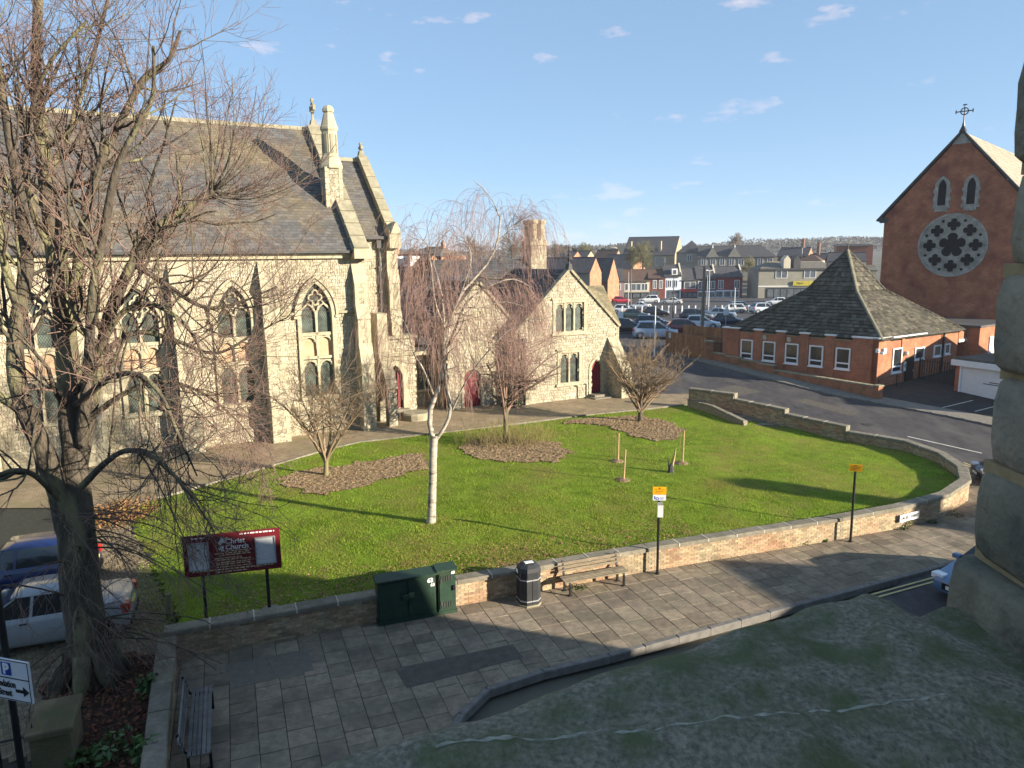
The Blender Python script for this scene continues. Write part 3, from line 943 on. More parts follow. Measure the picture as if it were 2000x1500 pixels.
o = link('paver_field', fast_mesh('paver_field', PV.reshape(-1, 3), (fb[None] + 8 * np.arange(len(rest))[:, None, None]).reshape(-1, 4)), m_block, dr); o['kind'] = 'stuff'
# planting bed at the foot of the big tree
TB = [(-8.75, 16.9), (-9.5, 17.0), (-10.6, 16.9), (-10.9, 15.6), (-9.4, 14.0), (-8.4, 12.6), (-7.2, 10.4), (-6.2, 10.2), (-7.2, 12.8)]
V, F = poly_grid(TB, .12, lambda X, Y: drive_zn(X, Y) + .05, .05, 4)
tb = link('tree_bed', fast_mesh('tree_bed', V, F), mat('leaf_mould', (0.075, 0.042, 0.028), rough=1, var=.5, scale=9, bump=1, bscale=20, bdist=.05)); tb['kind'] = 'structure'
R_ = np.random.RandomState(18); n = 5000
fx = R_.uniform(-10.9, -6.2, n); fy = R_.uniform(10.2, 17, n); k = inside_np(TB, fx, fy); fx, fy = fx[k], fy[k]; n = len(fx)
lz = drive_zn(fx, fy) + R_.uniform(.06, .22, n); A = R_.uniform(0, 2 * PI, n); s_ = R_.uniform(.02, .05, n)
Q = np.stack([np.stack([fx + np.cos(A + k * PI / 2) * s_, fy + np.sin(A + k * PI / 2) * s_, lz + R_.uniform(-.03, .03, n)], 1) for k in range(4)], 1)
lv = link('leaf_litter', fast_mesh('leaf_litter', Q.reshape(-1, 3), np.arange(4 * n).reshape(n, 4)), mat('litter_leaf', (0.16, 0.065, 0.035), var=.5, bump=0, island=.5)); lv['kind'] = 'stuff'

# ---- pavement of slabs
KERB = [(-3.0, 8.0), (-2.1, 11.0), (-1.55, 13.6), (-1.2, 15.0), (-.65, 15.95), (.68, 16.7), (2.4, 17.4), (7.2, 19.6), (10.9, 21.3), (13.0, 22.25), (16, 23.7), (19.2, 25.8), (21.2, 28.4), (21.4, 31.5), (20.9, 34)]
PAVE = [(-5.6, 9.9), (-8.43, 17.0)] + [(-8.75, 17.32)] + FW[1:11] + KERB[::-1]
struct('pavement_bed', MB().sheet([(x, y, -.012) for x, y in [(-5.6, 9.0), (-8.43, 17.0), (-8.75, 17.32)] + FW[1:11] + KERB[::-1]]), m_joint)
pave = bpy.data.objects.new('pavement', MB().sheet([(x, y, -.02) for x, y in [(-5.6, 9.2), (-8.4, 17.0)] + FW[1:9] + KERB[12::-1]]).mesh('pavement'))
pave.data.materials.append(m_joint); col.objects.link(pave); pave['kind'] = 'structure'
PATCH = [(-2.95, 16.85), (-.05, 17.95), (.2, 17.3), (-2.55, 16.0)]
BIGS = [[(-7.25, 17.1), (-6.35, 17.42), (-5.75, 16.45), (-6.7, 16.05)], [(-6.33, 17.43), (-5.36, 17.8), (-4.95, 16.82), (-5.73, 16.46)]]
es = Vector((.934, .357)); ns = Vector((-.357, .934))
SL = []; CLIPPED = []
def clip_half(P, p, t):
    """keep the part of polygon P to the left of the line through p along t"""
    out = []
    for i in range(len(P)):
        A, B = P[i], P[(i + 1) % len(P)]
        da = t.x * (A.y - p.y) - t.y * (A.x - p.x); db = t.x * (B.y - p.y) - t.y * (B.x - p.x)
        if da >= 0: out.append(A)
        if (da > 0) != (db > 0) and abs(da - db) > 1e-9: out.append(A + (B - A) * (da / (da - db)))
    return out
KV = [Vector(k) for k in KERB]
R_ = random.Random(21)
for i in range(-16, 60):
    off = R_.uniform(0, .7)
    y = -10.0 + off
    while y < 26:
        h = R_.choice((.6, .6, .6, .75, .5, .45))
        a = es * (i * .57) + ns * y
        qd = [a, a + es * .57, a + es * .57 + ns * h, a + ns * h]
        c = (qd[0] + qd[2]) / 2
        y += h
        n_in = sum(inside(PAVE, p.x, p.y) for p in qd + [c])
        if n_in == 0: continue
        near_k = [j for j in range(len(KV) - 1) if min((KV[j] + (KV[j + 1] - KV[j]) * f - c).length for f in (0, .25, .5, .75, 1)) < 1.0]
        P = qd
        g = .007
        P = [c + Vector(((p - c).dot(es) * (1 - 2 * g / .57), (p - c).dot(ns) * (1 - 2 * g / h))).x * es + (p - c).dot(ns) * (1 - 2 * g / h) * ns for p in qd]
        cut = False
        best = None
        for j in near_k:
            L_k = (KV[j + 1] - KV[j]).length; t = (KV[j + 1] - KV[j]) / L_k
            f = max(0, min(1, (c - KV[j]).dot(t) / L_k)); dd_ = (KV[j] + (KV[j + 1] - KV[j]) * f - c).length
            if best is None or dd_ < best[0]: best = (dd_, j, t)
        if best and best[0] < .62:
            _, j, t = best; nn = Vector((-t.y, t.x))
            P2 = clip_half(P, KV[j] + nn * .085, t)
            if len(P2) != len(P) or any((x - y_).length > 1e-6 for x, y_ in zip(P2, P)): cut = True
            P = P2
        if len(P) < 3: continue
        if cut: CLIPPED.append(P)
        elif n_in >= 1: SL.append((c.x, c.y, h))
SL.sort(key=lambda s: s[0] ** 2 + s[1] ** 2)
ang = math.atan2(es.y, es.x)
smesh = {}
for h in (.6, .75, .5, .45):
    me = MB().cbox((-.278, -h / 2 + .007, -.03), (.278, h / 2 - .007, 0.0), .006).mesh('paving_slab'); me.materials.append(m_slab); smesh[h] = me
for x, y, h in SL[:300]:
    o = link('paving_slab', smesh[h], None, pave, (x, y, .004 + R_.uniform(-.003, .004)))
    o.rotation_euler = (R_.uniform(-.008, .008), R_.uniform(-.008, .008), ang)
mb = MB()
for x, y, h in SL[300:]:
    dz = R_.uniform(-.003, .004)
    mb.cbox((-.278, -h / 2 + .007, -.03), (.278, h / 2 - .007, 0.004 + dz), .006, lambda s, t, z: (x + s * es.x + t * ns.x, y + s * es.y + t * ns.y, z))
for P in CLIPPED:
    mb.prism([(p.x, p.y) for p in P], -.03, .003 + R_.uniform(-.002, .003), lambda p, q, h: (p, q, h))
part('slab_field', mb, m_slab, pave, stuff=True)
mb = MB(); mb.prism(PATCH, -.01, .012, lambda p, q, h: (p, q, h)); part('tarmac_patch', mb, m_asphp, pave)
for b in BIGS:
    mb = MB(); mb.prism(b, -.01, .01, lambda p, q, h: (p, q, h)); part('concrete_slab', mb, mat('concrete', (0.16, 0.14, 0.11), var=.15, scale=6, bump=.3, bscale=60), pave)
kq = dens(KERB, .95)
for (a, b), (c, d) in zip(kq[:-1], kq[1:]):
    l = math.hypot(c - a, d - b); ux, uy = (c - a) / l, (d - b) / l
    mb = MB().cbox((.006, -.08, -.2), (l - .006, .09, .012), .02, lambda s, t, q: (a + s * ux - t * uy, b + s * uy + t * ux, q))
    part('kerb_stone', mb, m_kerb, pave)
# double yellow lines along the kerb
yl = MB()
for off in (.35, .55):
    pts = []
    for i in range(len(kq)):
        a = Vector(kq[max(0, i - 1)]); b = Vector(kq[min(len(kq) - 1, i + 1)]); t = (b - a).normalized(); nn = Vector((t.y, -t.x))
        pts.append(Vector(kq[i]) + nn * off)
    for p, q in zip(pts[:-1], pts[1:]):
        if p.x > 9: mark(yl, p, q, .075, lambda x, y: max(-.12, road_z(x, y)), .02)
struct('yellow_lines', yl, m_yline)

# ================================================================== CHURCH
A29 = math.radians(29)
CE = (math.cos(A29), math.sin(A29)); CN = (-CE[1], CE[0])        # along the wall, into the building
CW = frame((-11.349, 37.200), CE, CN)
CV = vert(CW)                                                       # (s, z) extruded along d
m_lat = lattice_mat('leaded_glass', CE, (0.085, 0.105, 0.085))
m_rubs = m_rub

def offset_poly(poly, k):
    """shrink/grow a window outline about its middle by k metres"""
    xs = [p[0] for p in poly]; zs = [p[1] for p in poly]
    cx, cz = (min(xs) + max(xs)) / 2, (min(zs) + max(zs)) / 2
    hw, hh = (max(xs) - min(xs)) / 2, (max(zs) - min(zs)) / 2
    return [(cx + (x - cx) * (hw + k) / hw, cz + (z - cz) * (hh + k) / hh) for x, z in poly]

def rubble(parent, region, holes, d, T=CW, w=.22, h=.175, seed=1, mort=True, name='rubble_stone'):
    """irregular flint and ragstone facing: every stone a raised polygon, in a bed of mortar"""
    P = np.array(region); x0, z0 = P.min(0); x1, z1 = P.max(0)
    R = np.random.RandomState(seed)
    nrow = int((z1 - z0) / h) + 2; ncol = int((x1 - x0) / w) * 2 + 6
    jx = R.uniform(-.056, .056, (nrow + 2, ncol + 4)); jz = R.uniform(-.058, .058, (nrow + 2, ncol + 4))
    V = []; F = []; base = np.array(wloc(parent)); k = 0
    for r in range(nrow):
        for c in range((r % 2), ncol - 2, 2):
            ids = [(r, c), (r, c + 1), (r, c + 2), (r + 1, c + 2), (r + 1, c + 1), (r + 1, c)]
            pts = [(x0 - w + b * w / 2 + jx[a, b], z0 - h * .5 + a * h + jz[a, b] + (.046 if (b + a) % 2 else -.046)) for a, b in ids]
            mx = sum(p[0] for p in pts) / 6; mz = sum(p[1] for p in pts) / 6
            if not inside(region, mx, mz): continue
            if any(inside(q, mx, mz) for q in holes): continue
            dd = d - R.uniform(.006, .03)
            f = .925 - R.uniform(0, .07)
            o_ = [(mx + (x - mx) * f, mz + (z - mz) * f) for x, z in pts]
            i_ = [(mx + (x - mx) * f * .74, mz + (z - mz) * f * .74) for x, z in pts]
            V += [T(x, d + .03, z) for x, z in o_] + [T(x, dd + .010, z) for x, z in o_] + [T(x, dd, z) for x, z in i_]
            for a in range(6):
                b = (a + 1) % 6
                F += [(k + a, k + b, k + 6 + b), (k + a, k + 6 + b, k + 6 + a), (k + 6 + a, k + 6 + b, k + 12 + b), (k + 6 + a, k + 12 + b, k + 12 + a)]
            F += [(k + 12, k + 12 + a, k + 13 + a) for a in range(1, 5)]
            k += 18
    if V:
        o = link(name, fast_mesh(name, np.array(V), np.array(F), base), m_rubs, parent); o['kind'] = 'stuff'
    if mort:
        mbm = MB(); st = .12
        for i in range(int((x1 - x0) / st) + 1):
            for j in range(int((z1 - z0) / st) + 1):
                x, z = x0 + (i + .5) * st, z0 + (j + .5) * st
                if inside(region, x, z) and not any(inside(q, x, z) for q in holes):
                    a, b, c_, e_ = x - st / 2, x + st / 2, z - st / 2, z + st / 2
                    mbm.add([T(a, d, c_), T(b, d, c_), T(b, d, e_), T(a, d, e_)], [(0, 1, 2, 3)])
        part('mortar_bed', mbm, m_mortar, parent)

def slates(parent, A, B, C, D, m, row=.22, w=.3, name='roof_slate', th=.016, seed=1, rag=.012):
    """slates on the roof quad A-B (eave, left to right), D-C (ridge); each slate a thin tilted plate"""
    A, B, C, D = [np.array(p, float) for p in (A, B, C, D)]
    R = np.random.RandomState(seed)
    sl = np.linalg.norm((D + C) / 2 - (A + B) / 2); n = max(2, int(sl / row))
    N = np.cross(B - A, D - A)
    if np.linalg.norm(N) < 1e-6: N = np.cross(B - A, C - A)
    N = N / np.linalg.norm(N)
    if N[2] < 0: N = -N
    V = []; F = []; k = 0
    for r in range(n):
        f0, f1 = r / n, (r + 1.25) / n
        f1 = min(f1, 1.0)
        L0, R0 = A + (D - A) * f0, B + (C - B) * f0
        L1, R1 = A + (D - A) * f1, B + (C - B) * f1
        wd = np.linalg.norm(R0 - L0); m_ = max(1, int(round(wd / w)))
        off = .5 if r % 2 else 0
        edges = [0.0] + [(i + off) / m_ for i in range(0 if off else 1, m_)] + [1.0]
        for a, b in zip(edges[:-1], edges[1:]):
            if b - a < 1e-4: continue
            g = .004 / max(wd, .1)
            dn = R.uniform(-rag, rag) * .5; up = R.uniform(0, rag * .6)
            sg = (D - A) / max(np.linalg.norm(D - A), 1e-6)
            p00 = L0 + (R0 - L0) * (a + g) - sg * dn; p01 = L0 + (R0 - L0) * (b - g) - sg * dn
            p10 = L1 + (R1 - L1) * (a + g); p11 = L1 + (R1 - L1) * (b - g)
            V += [p00, p01, p00 + N * (th + .012 + up), p01 + N * (th + .012 + up), p10 + N * .004, p11 + N * .004]
            F += [(k, k + 1, k + 3, k + 2), (k + 2, k + 3, k + 5, k + 4)]
            k += 6
    o = link(name, fast_mesh(name, np.array(V), np.array(F), wloc(parent)), m, parent); o['kind'] = 'stuff'
    mb = MB(); mb.add([tuple(p - N * .02) for p in (A, B, C, D)], [(0, 1, 2, 3)])
    part('roof_deck', mb, m_iron, parent)

church = thing('church', 'large flint and stone Victorian church with steep slate roof and traceried windows', 'church', CW(0, 0, 1.0))

# windows of the nave: upper traceried lights, terracotta panels, lower lights, all in one tall frame
WINS = [1.6, -2.4, -6.5, -10.6]
def wbig(cx): return arch(cx, .98, 2.9, 7.2, 1.75)
holes = [offset_poly(wbig(c), -.04) for c in WINS]
nave = part('nave_wall', MB().box((-24, .32, .6), (4.25, 1.0, 10.1), CW), m_mortar, church)
rubble(nave, [(-13.5, .95), (4.22, .95), (4.22, 10.02), (-13.5, 10.02)], holes, .07, seed=3)
mb = MB().box((-24, .06, .6), (-13.5, .33, 10.05), CW); part('plain_wall', mb, m_rubv, nave)
# back and far walls of the nave so that it is a closed building
part('rear_wall', MB().box((-24, 14.2, .6), (4.25, 14.9, 10.1), CW), m_rubv, church)
gab = MB()
for s in (-24.0, 3.65):
    gab.prism([(.3, .8), (14.9, .8), (14.9, 10.2), (7.55, 17.2), (.3, 10.2)], s, s + .55, lambda p, q, h: CW(h, p, q))
part('gable_wall', gab, m_rubv, church)

def church_window(cx, seed):
    w = link('window', MB().ring(wbig(cx), offset_poly(wbig(cx), -.2), -.06, .34, CV, closed=False).mesh('window', wloc(church)), m_stone, church)
    fr = MB()
    T = CV
    fr.strip(arch(cx, 1.05, 7.1, 7.2, 1.86)[0:], .12, -.13, .02, T)                       # hood mould
    for q in (-1, 1): fr.box((cx + q * 1.05 - .1, -.13, 6.98), (cx + q * 1.05 + .1, .02, 7.12), CW)
    fr.box((cx - 1.0, -.12, 2.78), (cx + 1.0, .3, 2.95), CW)                              # sill
    fr.box((cx - .055, .05, 2.95), (cx + .055, .27, 7.35), CW)                            # mullion
    fr.box((cx - .78, .05, 6.08), (cx + .78, .27, 6.24), CW)                              # transom
    fr.box((cx - .78, .05, 4.88), (cx + .78, .27, 5.02), CW)
    for q in (-1, 1):                                                                       # sub-arches of the upper lights
        a = arch(cx + q * .41, .37, 7.0, 7.15, .55, 6); fr.strip(a, .07, .07, .25, T)
        b = arch(cx + q * .41, .37, 5.4, 5.62, .4, 6); fr.strip(b, .07, .06, .26, T)
        b = arch(cx + q * .41, .37, 4.2, 4.38, .42, 6); fr.strip(b, .07, .06, .26, T)
        # cusps
        for zz, hh in ((7.3, .26), (5.7, .2), (4.46, .2)):
            for s2 in (-1, 1):
                x = cx + q * .41 + s2 * .25
                fr.prism([(x + s2 * .12, zz - .02), (x - s2 * .03, zz + hh * .45), (x + s2 * .02, zz + hh)], .09, .22, T)
    # spandrels between lights: filled stone
    for zz in (5.62, 4.38):
        for q in (-1, 0, 1):
            x = cx + q * .78
            top = zz + .44
            if q == 0: fr.prism([(x, zz - .02), (x + .18, zz + .3), (x + .3, top), (x - .3, top), (x - .18, zz + .3)], .1, .24, T)
            else: fr.prism([(x, zz), (x, top), (x - q * .32, top), (x - q * .16, zz + .28)], .1, .24, T)
    # quatrefoil over the two lights
    qc = (cx, 8.02)
    lob = []
    for i in range(33):
        a = 2 * PI * i / 32
        r = .20 + .13 * abs(math.cos(2 * a))
        lob.append((qc[0] + r * math.sin(a) * 1.02, qc[1] + r * math.cos(a) * 1.15))
    fr.strip(lob[:-1], .075, .07, .25, T, closed=True)
    for q in (-1, 1):
        fr.strip([(cx + q * .74, 7.4), (cx + q * .5, 7.62), (cx + q * .33, 7.85)], .07, .08, .24, T)
        fr.strip([(cx + q * .06, 7.3), (cx + q * .16, 7.62), (cx + q * .14, 7.72)], .07, .08, .24, T)
    me = fr.mesh('tracery', wloc(w)); link('tracery', me, m_stone, w)
    iw = offset_poly(wbig(cx), -.16)
    mb = MB().prism(arch(cx, .82, 6.16, 7.2, 1.5), .2, .3, T); part('upper_glass', mb, m_lat, w)
    part('blind_panel', MB().box((cx - .82, .2, 4.95), (cx + .82, .3, 6.16), CW), m_blind, w)
    part('lower_glass', MB().box((cx - .82, .2, 2.9), (cx + .82, .3, 4.95), CW), m_lat, w)
for i, c in enumerate(WINS): church_window(c, i)

# string course, cornice, plinth
sc = MB()
for a, b in ((-13.5, -11.7), (-9.5, -7.6), (-5.4, -3.5), (-1.3, .52), (2.68, 4.22)): sc.box((a, -.1, 7.18), (b, .1, 7.3), CW)
part('string_course', sc, m_cope, church)
co = MB()
co.box((-24, -.16, 9.98), (4.5, .3, 10.16), CW).box((-24, -.30, 10.16), (4.62, .3, 10.36), CW)
part('cornice', co, m_stone, church)
pl = MB()
for a, b in ((-13.5, 4.22),): pl.prism([(-.16, .8), (.1, .8), (.1, 1.75), (.02, 1.75), (-.16, 1.6)], a, b, lambda p, q, h: CW(h, p, q))
part('plinth', pl, m_rubv, church)

def buttress(parent, s0, s1, d0, prof, m=m_rubv, name='buttress'):
    b = part(name, MB().prism(prof, s0, s1, lambda p, q, h: CW(h, d0 + p, q)), m, parent)
    # dressed stone set-offs and quoins
    q = MB()
    for (p1, z1), (p2, z2) in zip(prof[:-1], prof[1:]):
        if z1 != z2 and p1 != p2 and z2 > z1:
            l = math.hypot(p2 - p1, z2 - z1); nx, nz = -(z2 - z1) / l * .05, (p2 - p1) / l * .05
            if p2 > p1: nx, nz = -(z2 - z1) / l * .05, (p2 - p1) / l * .05
            q.add([CW(s, d0 + p, z) for s in (s0 - .03, s1 + .03) for p, z in ((p1 + nx, z1 + nz - .05), (p2 + nx, z2 + nz), (p2 + .02, z2 - .02), (p1 + .02, z1 - .04))],
                  [(0, 1, 2, 3), (7, 6, 5, 4), (0, 4, 5, 1), (1, 5, 6, 2), (2, 6, 7, 3), (3, 7, 4, 0)])
        if p1 == p2 and p1 < -.01 and abs(z2 - z1) > .5:
            z = min(z1, z2); k = 0
            while z < max(z1, z2) - .15:
                hh = min(.3, max(z1, z2) - z)
                lw = .3 if k % 2 else .19
                if s1 - s0 > .5:
                    q.box((s0 - .012, d0 + p1 - .012, z + .006), (s0 + lw, d0 + p1 + .03, z + hh - .006), CW)
                    q.box((s1 - lw, d0 + p1 - .012, z + .006), (s1 + .012, d0 + p1 + .03, z + hh - .006), CW)
                else: q.box((s0 - .012, d0 + p1 - .012, z + .006), (s1 + .012, d0 + p1 + .03, z + hh - .006), CW)
                z += .3; k += 1
    part('dressing', q, m_stone, b)
    return b
NB = [(0.15, .8), (-1.12, .8), (-1.12, 3.1), (-.85, 3.7), (-.85, 6.0), (-.55, 6.9), (-.55, 8.5), (0.05, 9.85), (.15, 9.85)]
for s in (-.70, -4.7, -8.7, -12.7): buttress(church, s - .42, s + .42, 0, NB)
EB = [(0.15, .8), (-1.0, .8), (-1.0, 4.6), (-.7, 5.6), (-.7, 6.9), (-.4, 7.6), (-.4, 8.7), (0.05, 9.7), (.15, 9.7)]
buttress(church, 3.55, 4.2, 0, EB)

# nave roof
EA, EBp = CW(-24.2, -.42, 10.30), CW(3.62, -.42, 10.30)
RC, RD = CW(3.62, 7.55, 17.45), CW(-24.2, 7.55, 17.45)
roof = part('nave_roof', MB().add([CW(-24.2, 15.5, 10.3), CW(3.62, 15.5, 10.3), CW(3.62, 7.56, 17.44), CW(-24.2, 7.56, 17.44)], [(0, 1, 2, 3)]), m_slateD, church)
slates(roof, CW(-17.5, -.42, 10.30), EBp, RC, CW(-17.5, 7.55, 17.45), m_slate, seed=4)
part('plain_slope', MB().add([EA, CW(-17.5, -.42, 10.30), CW(-17.5, 7.55, 17.45), RD], [(0, 1, 2, 3)]), m_slate, roof)
rt = MB()
s = -24.0
while s < 3.5:
    rt.prism([(-.16, 17.36), (0, 17.6), (.16, 17.36)], s + .01, min(s + .44, 3.5), lambda p, q, h: CW(h, 7.55 + p, q)); s += .45
part('ridge_tile', rt, m_cope, roof)
part('gutter', MB().box((-24.2, -.52, 10.24), (3.6, -.40, 10.36), CW), m_iron, church)

# coped gable between nave and chancel, with its cross
def coping(parent, s0, s1, d_a, z_a, d_b, z_b, th=.32, m=m_cope, name='gable_coping', T=CW, step=.9):
    c = None
    l = math.hypot(d_b - d_a, z_b - z_a); n = max(1, int(l / step))
    nx, nz = -(z_b - z_a) / l * th, (d_b - d_a) / l * th
    if nz < 0: nx, nz = -nx, -nz
    for i in range(n):
        f0, f1 = i / n + .004, (i + 1) / n - .004
        mb = MB()
        P0 = (d_a + (d_b - d_a) * f0, z_a + (z_b - z_a) * f0); P1 = (d_a + (d_b - d_a) * f1, z_a + (z_b - z_a) * f1)
        j = rnd.uniform(-.008, .008)
        mb.add([T(s + j, d, z) for s in (s0, s1) for d, z in ((P0[0], P0[1]), (P1[0], P1[1]), (P1[0] + nx, P1[1] + nz), (P0[0] + nx, P0[1] + nz))],
               [(3, 2, 1, 0), (4, 5, 6, 7), (0, 1, 5, 4), (1, 2, 6, 5), (2, 3, 7, 6), (3, 0, 4, 7)])
        part(name, mb, m, parent)
coping(church, 3.52, 4.3, -.5, 10.2, 7.5, 17.42, .38)
coping(church, 3.52, 4.3, 15.6, 10.2, 7.6, 17.42, .38)
kn = MB().prism([(-.75, 9.95), (.3, 9.95), (.3, 10.75), (-.2, 10.75), (-.75, 10.4)], 3.5, 4.45, lambda p, q, h: CW(h, p, q))
part('kneeler', kn, m_stone, church)
def stone_cross(s, d, z, h, name='cross_finial', T=CW, m=m_cope):
    mb = MB()
    mb.prism([(-.2, 0), (.2, 0), (.12, .35), (-.12, .35)], -.17, .17, lambda p, q, e: T(s + p, d + e, z + q))
    mb.box((s - .06, d - .06, z + .3), (s + .06, d + .06, z + h), T)
    mb.box((s - .06, d - h * .24, z + h * .62), (s + .06, d + h * .24, z + h * .74), T)
    for q in (-1, 1): mb.box((s - .075, d + q * h * .24 - .06, z + h * .58), (s + .075, d + q * h * .24 + .06, z + h * .78), T)
    mb.box((s - .08, d - .09, z + h * .93), (s + .08, d + .09, z + h * 1.04), T)
    ringp = [(d + .2 * h * math.cos(2 * PI * i / 16), z + h * .68 + .2 * h * math.sin(2 * PI * i / 16)) for i in range(16)]
    mb.strip(ringp, .05, s - .05, s + .05, lambda p, q, e: T(e, p, q), closed=True)
    return part(name, mb, m, church)
stone_cross(3.95, 7.55, 17.65, 1.5)

# octagonal pinnacle standing on the coping
pb = MB()
pb.box((3.02, 2.15, 12.6), (3.92, 3.05, 14.75), CW)
part('pinnacle_base', pb, m_rubv, church)
pb = MB()
c = CW(3.47, 2.6, 0)
pb.lathe([(.62, 14.7), (.62, 14.85), (.5, 15.2), (.44, 15.35)], c, 8, rot=A29 + PI / 8)
pb.lathe([(.42, 15.3), (.40, 16.6), (.47, 16.7), (.47, 16.82), (.42, 16.9), (.26, 17.5), (.22, 17.55), (.30, 17.62), (.30, 17.75), (.2, 17.9), (.05, 17.95)], c, 8, rot=A29 + PI / 8)
part('pinnacle_shaft', pb, m_stone, church)
qb = MB()
for a, b in ((3.0, 2.13), (3.74, 2.13), (3.0, 2.87), (3.74, 2.87)):
    z = 12.7
    while z < 14.6: qb.box((a, b, z), (a + .2, b + .2, z + .26), CW); z += .3
part('pinnacle_quoin', qb, m_stone, church)
for i in range(8):
    a = A29 + PI / 8 + 2 * PI * i / 8 + PI / 8
    px, py = c[0] + .395 * math.cos(a), c[1] + .395 * math.sin(a)
    mb = MB().box((-.07, -.02, 15.5), (.07, .02, 16.45), lambda s_, t_, z_: (px - s_ * math.sin(a) + t_ * math.cos(a), py + s_ * math.cos(a) + t_ * math.sin(a), z_))
    part('pinnacle_slot', mb, m_cope, church)

# chancel
ch_w = part('chancel_wall', MB().box((4.2, 3.14, .8), (6.75, 3.6, 11.1), CW), m_mortar, church)
rubble(ch_w, [(4.25, .9), (6.75, .9), (6.75, 11.1), (4.25, 11.1)], [], 2.9, seed=8)
part('chancel_end', MB().prism([(2.95, .8), (12.2, .8), (12.2, 11.2), (7.55, 15.7), (2.95, 11.2)], 6.7, 7.0, lambda p, q, h: CW(h, p, q)), m_rubv, church)
cr = part('chancel_roof', MB().add([CW(4.2, 12.5, 11.1), CW(6.6, 12.5, 11.1), CW(6.6, 7.56, 15.78), CW(4.2, 7.56, 15.78)], [(0, 1, 2, 3)]), m_slateD, church)
slates(cr, CW(4.25, 2.62, 11.1), CW(6.55, 2.62, 11.1), CW(6.55, 7.55, 15.8), CW(4.25, 7.55, 15.8), m_slate, seed=9)
part('chancel_ridge', MB().prism([(-.16, 15.75), (0, 15.98), (.16, 15.75)], 4.2, 6.6, lambda p, q, h: CW(h, 7.55 + p, q)), m_cope, cr)
coping(church, 6.5, 7.06, 2.5, 11.05, 7.5, 15.85, .36)
coping(church, 6.5, 7.06, 12.6, 11.05, 7.6, 15.85, .36)
part('kneeler', MB().prism([(2.15, 10.5), (3.2, 10.5), (3.2, 11.7), (2.65, 11.95), (2.15, 11.4)], 6.46, 7.12, lambda p, q, h: CW(h, p, q)), m_stone, church)
part('gablet', MB().prism([(6.5, 11.3), (7.08, 11.3), (6.79, 11.95)], 2.05, 2.6, CV), m_stone, church)
stone_cross(6.78, 7.55, 16.05, .8)
part('chancel_gutter', MB().box((4.3, 2.45, 11.0), (6.45, 2.63, 11.16), CW), m_iron, church)
dp = MB().tube([CW(6.02, 2.7, 10.85), CW(6.02, 2.76, 10.4), CW(6.02, 2.76, 5.5)], .075, 8)
dp.box((5.86, 2.6, 10.5), (6.18, 2.88, 10.95), CW)
for z in (9.4, 8.0, 6.6): dp.box((5.91, 2.68, z), (6.13, 2.88, z + .1), CW)
part('downpipe', dp, m_iron, church)
buttress(church, 6.42, 7.02, 2.9, [(0.1, 5.2), (-.72, 5.2), (-.72, 6.4), (-.55, 7.0), (-.55, 8.6), (-.3, 9.3), (-.3, 10.5), (.1, 10.5)])

# porch and its raking buttress
po = part('porch', MB().box((5.6, 2.42, .8), (7.75, 3.0, 5.42), CW), m_mortar, church)
door_o = arch(6.5, .45, 1.35, 3.05, .85)
rubble(po, [(5.6, .9), (7.72, .9), (7.72, 5.4), (5.6, 5.4)], [offset_poly(door_o, .05)], 2.2, seed=12)
part('porch_side', MB().box((7.4, 2.3, .8), (7.75, 5.2, 5.3), CW), m_rubv, po)
part('parapet_coping', MB().box((5.5, 2.02, 5.4), (7.85, 3.0, 5.58), CW).box((5.55, 2.02, 4.42), (7.8, 2.3, 4.56), CW), m_cope, po)
part('door_surround', MB().ring(arch(6.5, .72, 1.3, 3.05, 1.12), offset_poly(door_o, 0.0), 2.1, 2.42, CV, closed=False), m_stone, po)
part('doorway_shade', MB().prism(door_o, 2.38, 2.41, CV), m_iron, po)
dl = part('door', MB().prism([(6.66, 1.35), (6.92, 1.35), (6.92, 3.3), (6.78, 3.6), (6.66, 3.75)], 2.3, 2.37, CV), m_maroon, po)
part('step', MB().box((5.7, 1.5, .9), (7.4, 2.3, 1.18), CW).box((5.85, 1.85, 1.1), (7.2, 2.3, 1.34), CW), m_coping, po)
rb = MB().prism([(1.4, .8), (.75, .8), (.7, 2.0), (.35, 2.6), (-.05, 2.7), (-.2, 2.5), (-.2, .8), (-.72, .8), (-.72, 2.95), (-.55, 3.15), (.6, 4.85), (1.4, 4.85)][::-1], 5.02, 5.5, lambda p, q, h: CW(h, p, q))
rake = part('raking_buttress', rb, m_rubv, church)
coping(rake, 4.96, 5.56, -.75, 3.0, .62, 4.9, .12, step=.5)
part('buttress_pier', MB().box((4.98, .5, 4.7), (5.54, 1.62, 7.0), CW), m_stone, rake)

# ================================================================== CHURCH HALL (two gables)
hall = thing('church_hall', 'low flint church hall with two steep gables and maroon doors behind the birch', 'church hall', CW(15, 1, 1.0))
GA = [(9.65, .9), (13.85, .9), (13.85, 6.2), (11.73, 8.42), (9.65, 6.25)]
GB = [(13.85, .9), (21.1, .9), (21.1, 5.6), (17.46, 9.05), (13.85, 5.65)]
dA = arch(11.22, .58, 1.0, 2.75, .55, 5)
dB = arch(19.56, .42, 1.2, 2.7, .72)
W3 = [(16.45, 5.3), (18.55, 5.3), (18.55, 7.12), (16.45, 7.12)]
W2 = [(16.78, 2.1), (18.2, 2.1), (18.2, 3.98), (16.78, 3.98)]
ga = part('gable_wall', MB().prism(GA, 2.02, 2.5, CV), m_mortar, hall)
rubble(ga, [(a, b) for a, b in GA], [offset_poly(dA, .02)], 1.77, seed=21)
gbw = part('gable_wall', MB().prism(GB, .92, 1.4, CV), m_mortar, hall)
rubble(gbw, GB, [dB, W3, W2], .67, seed=22)
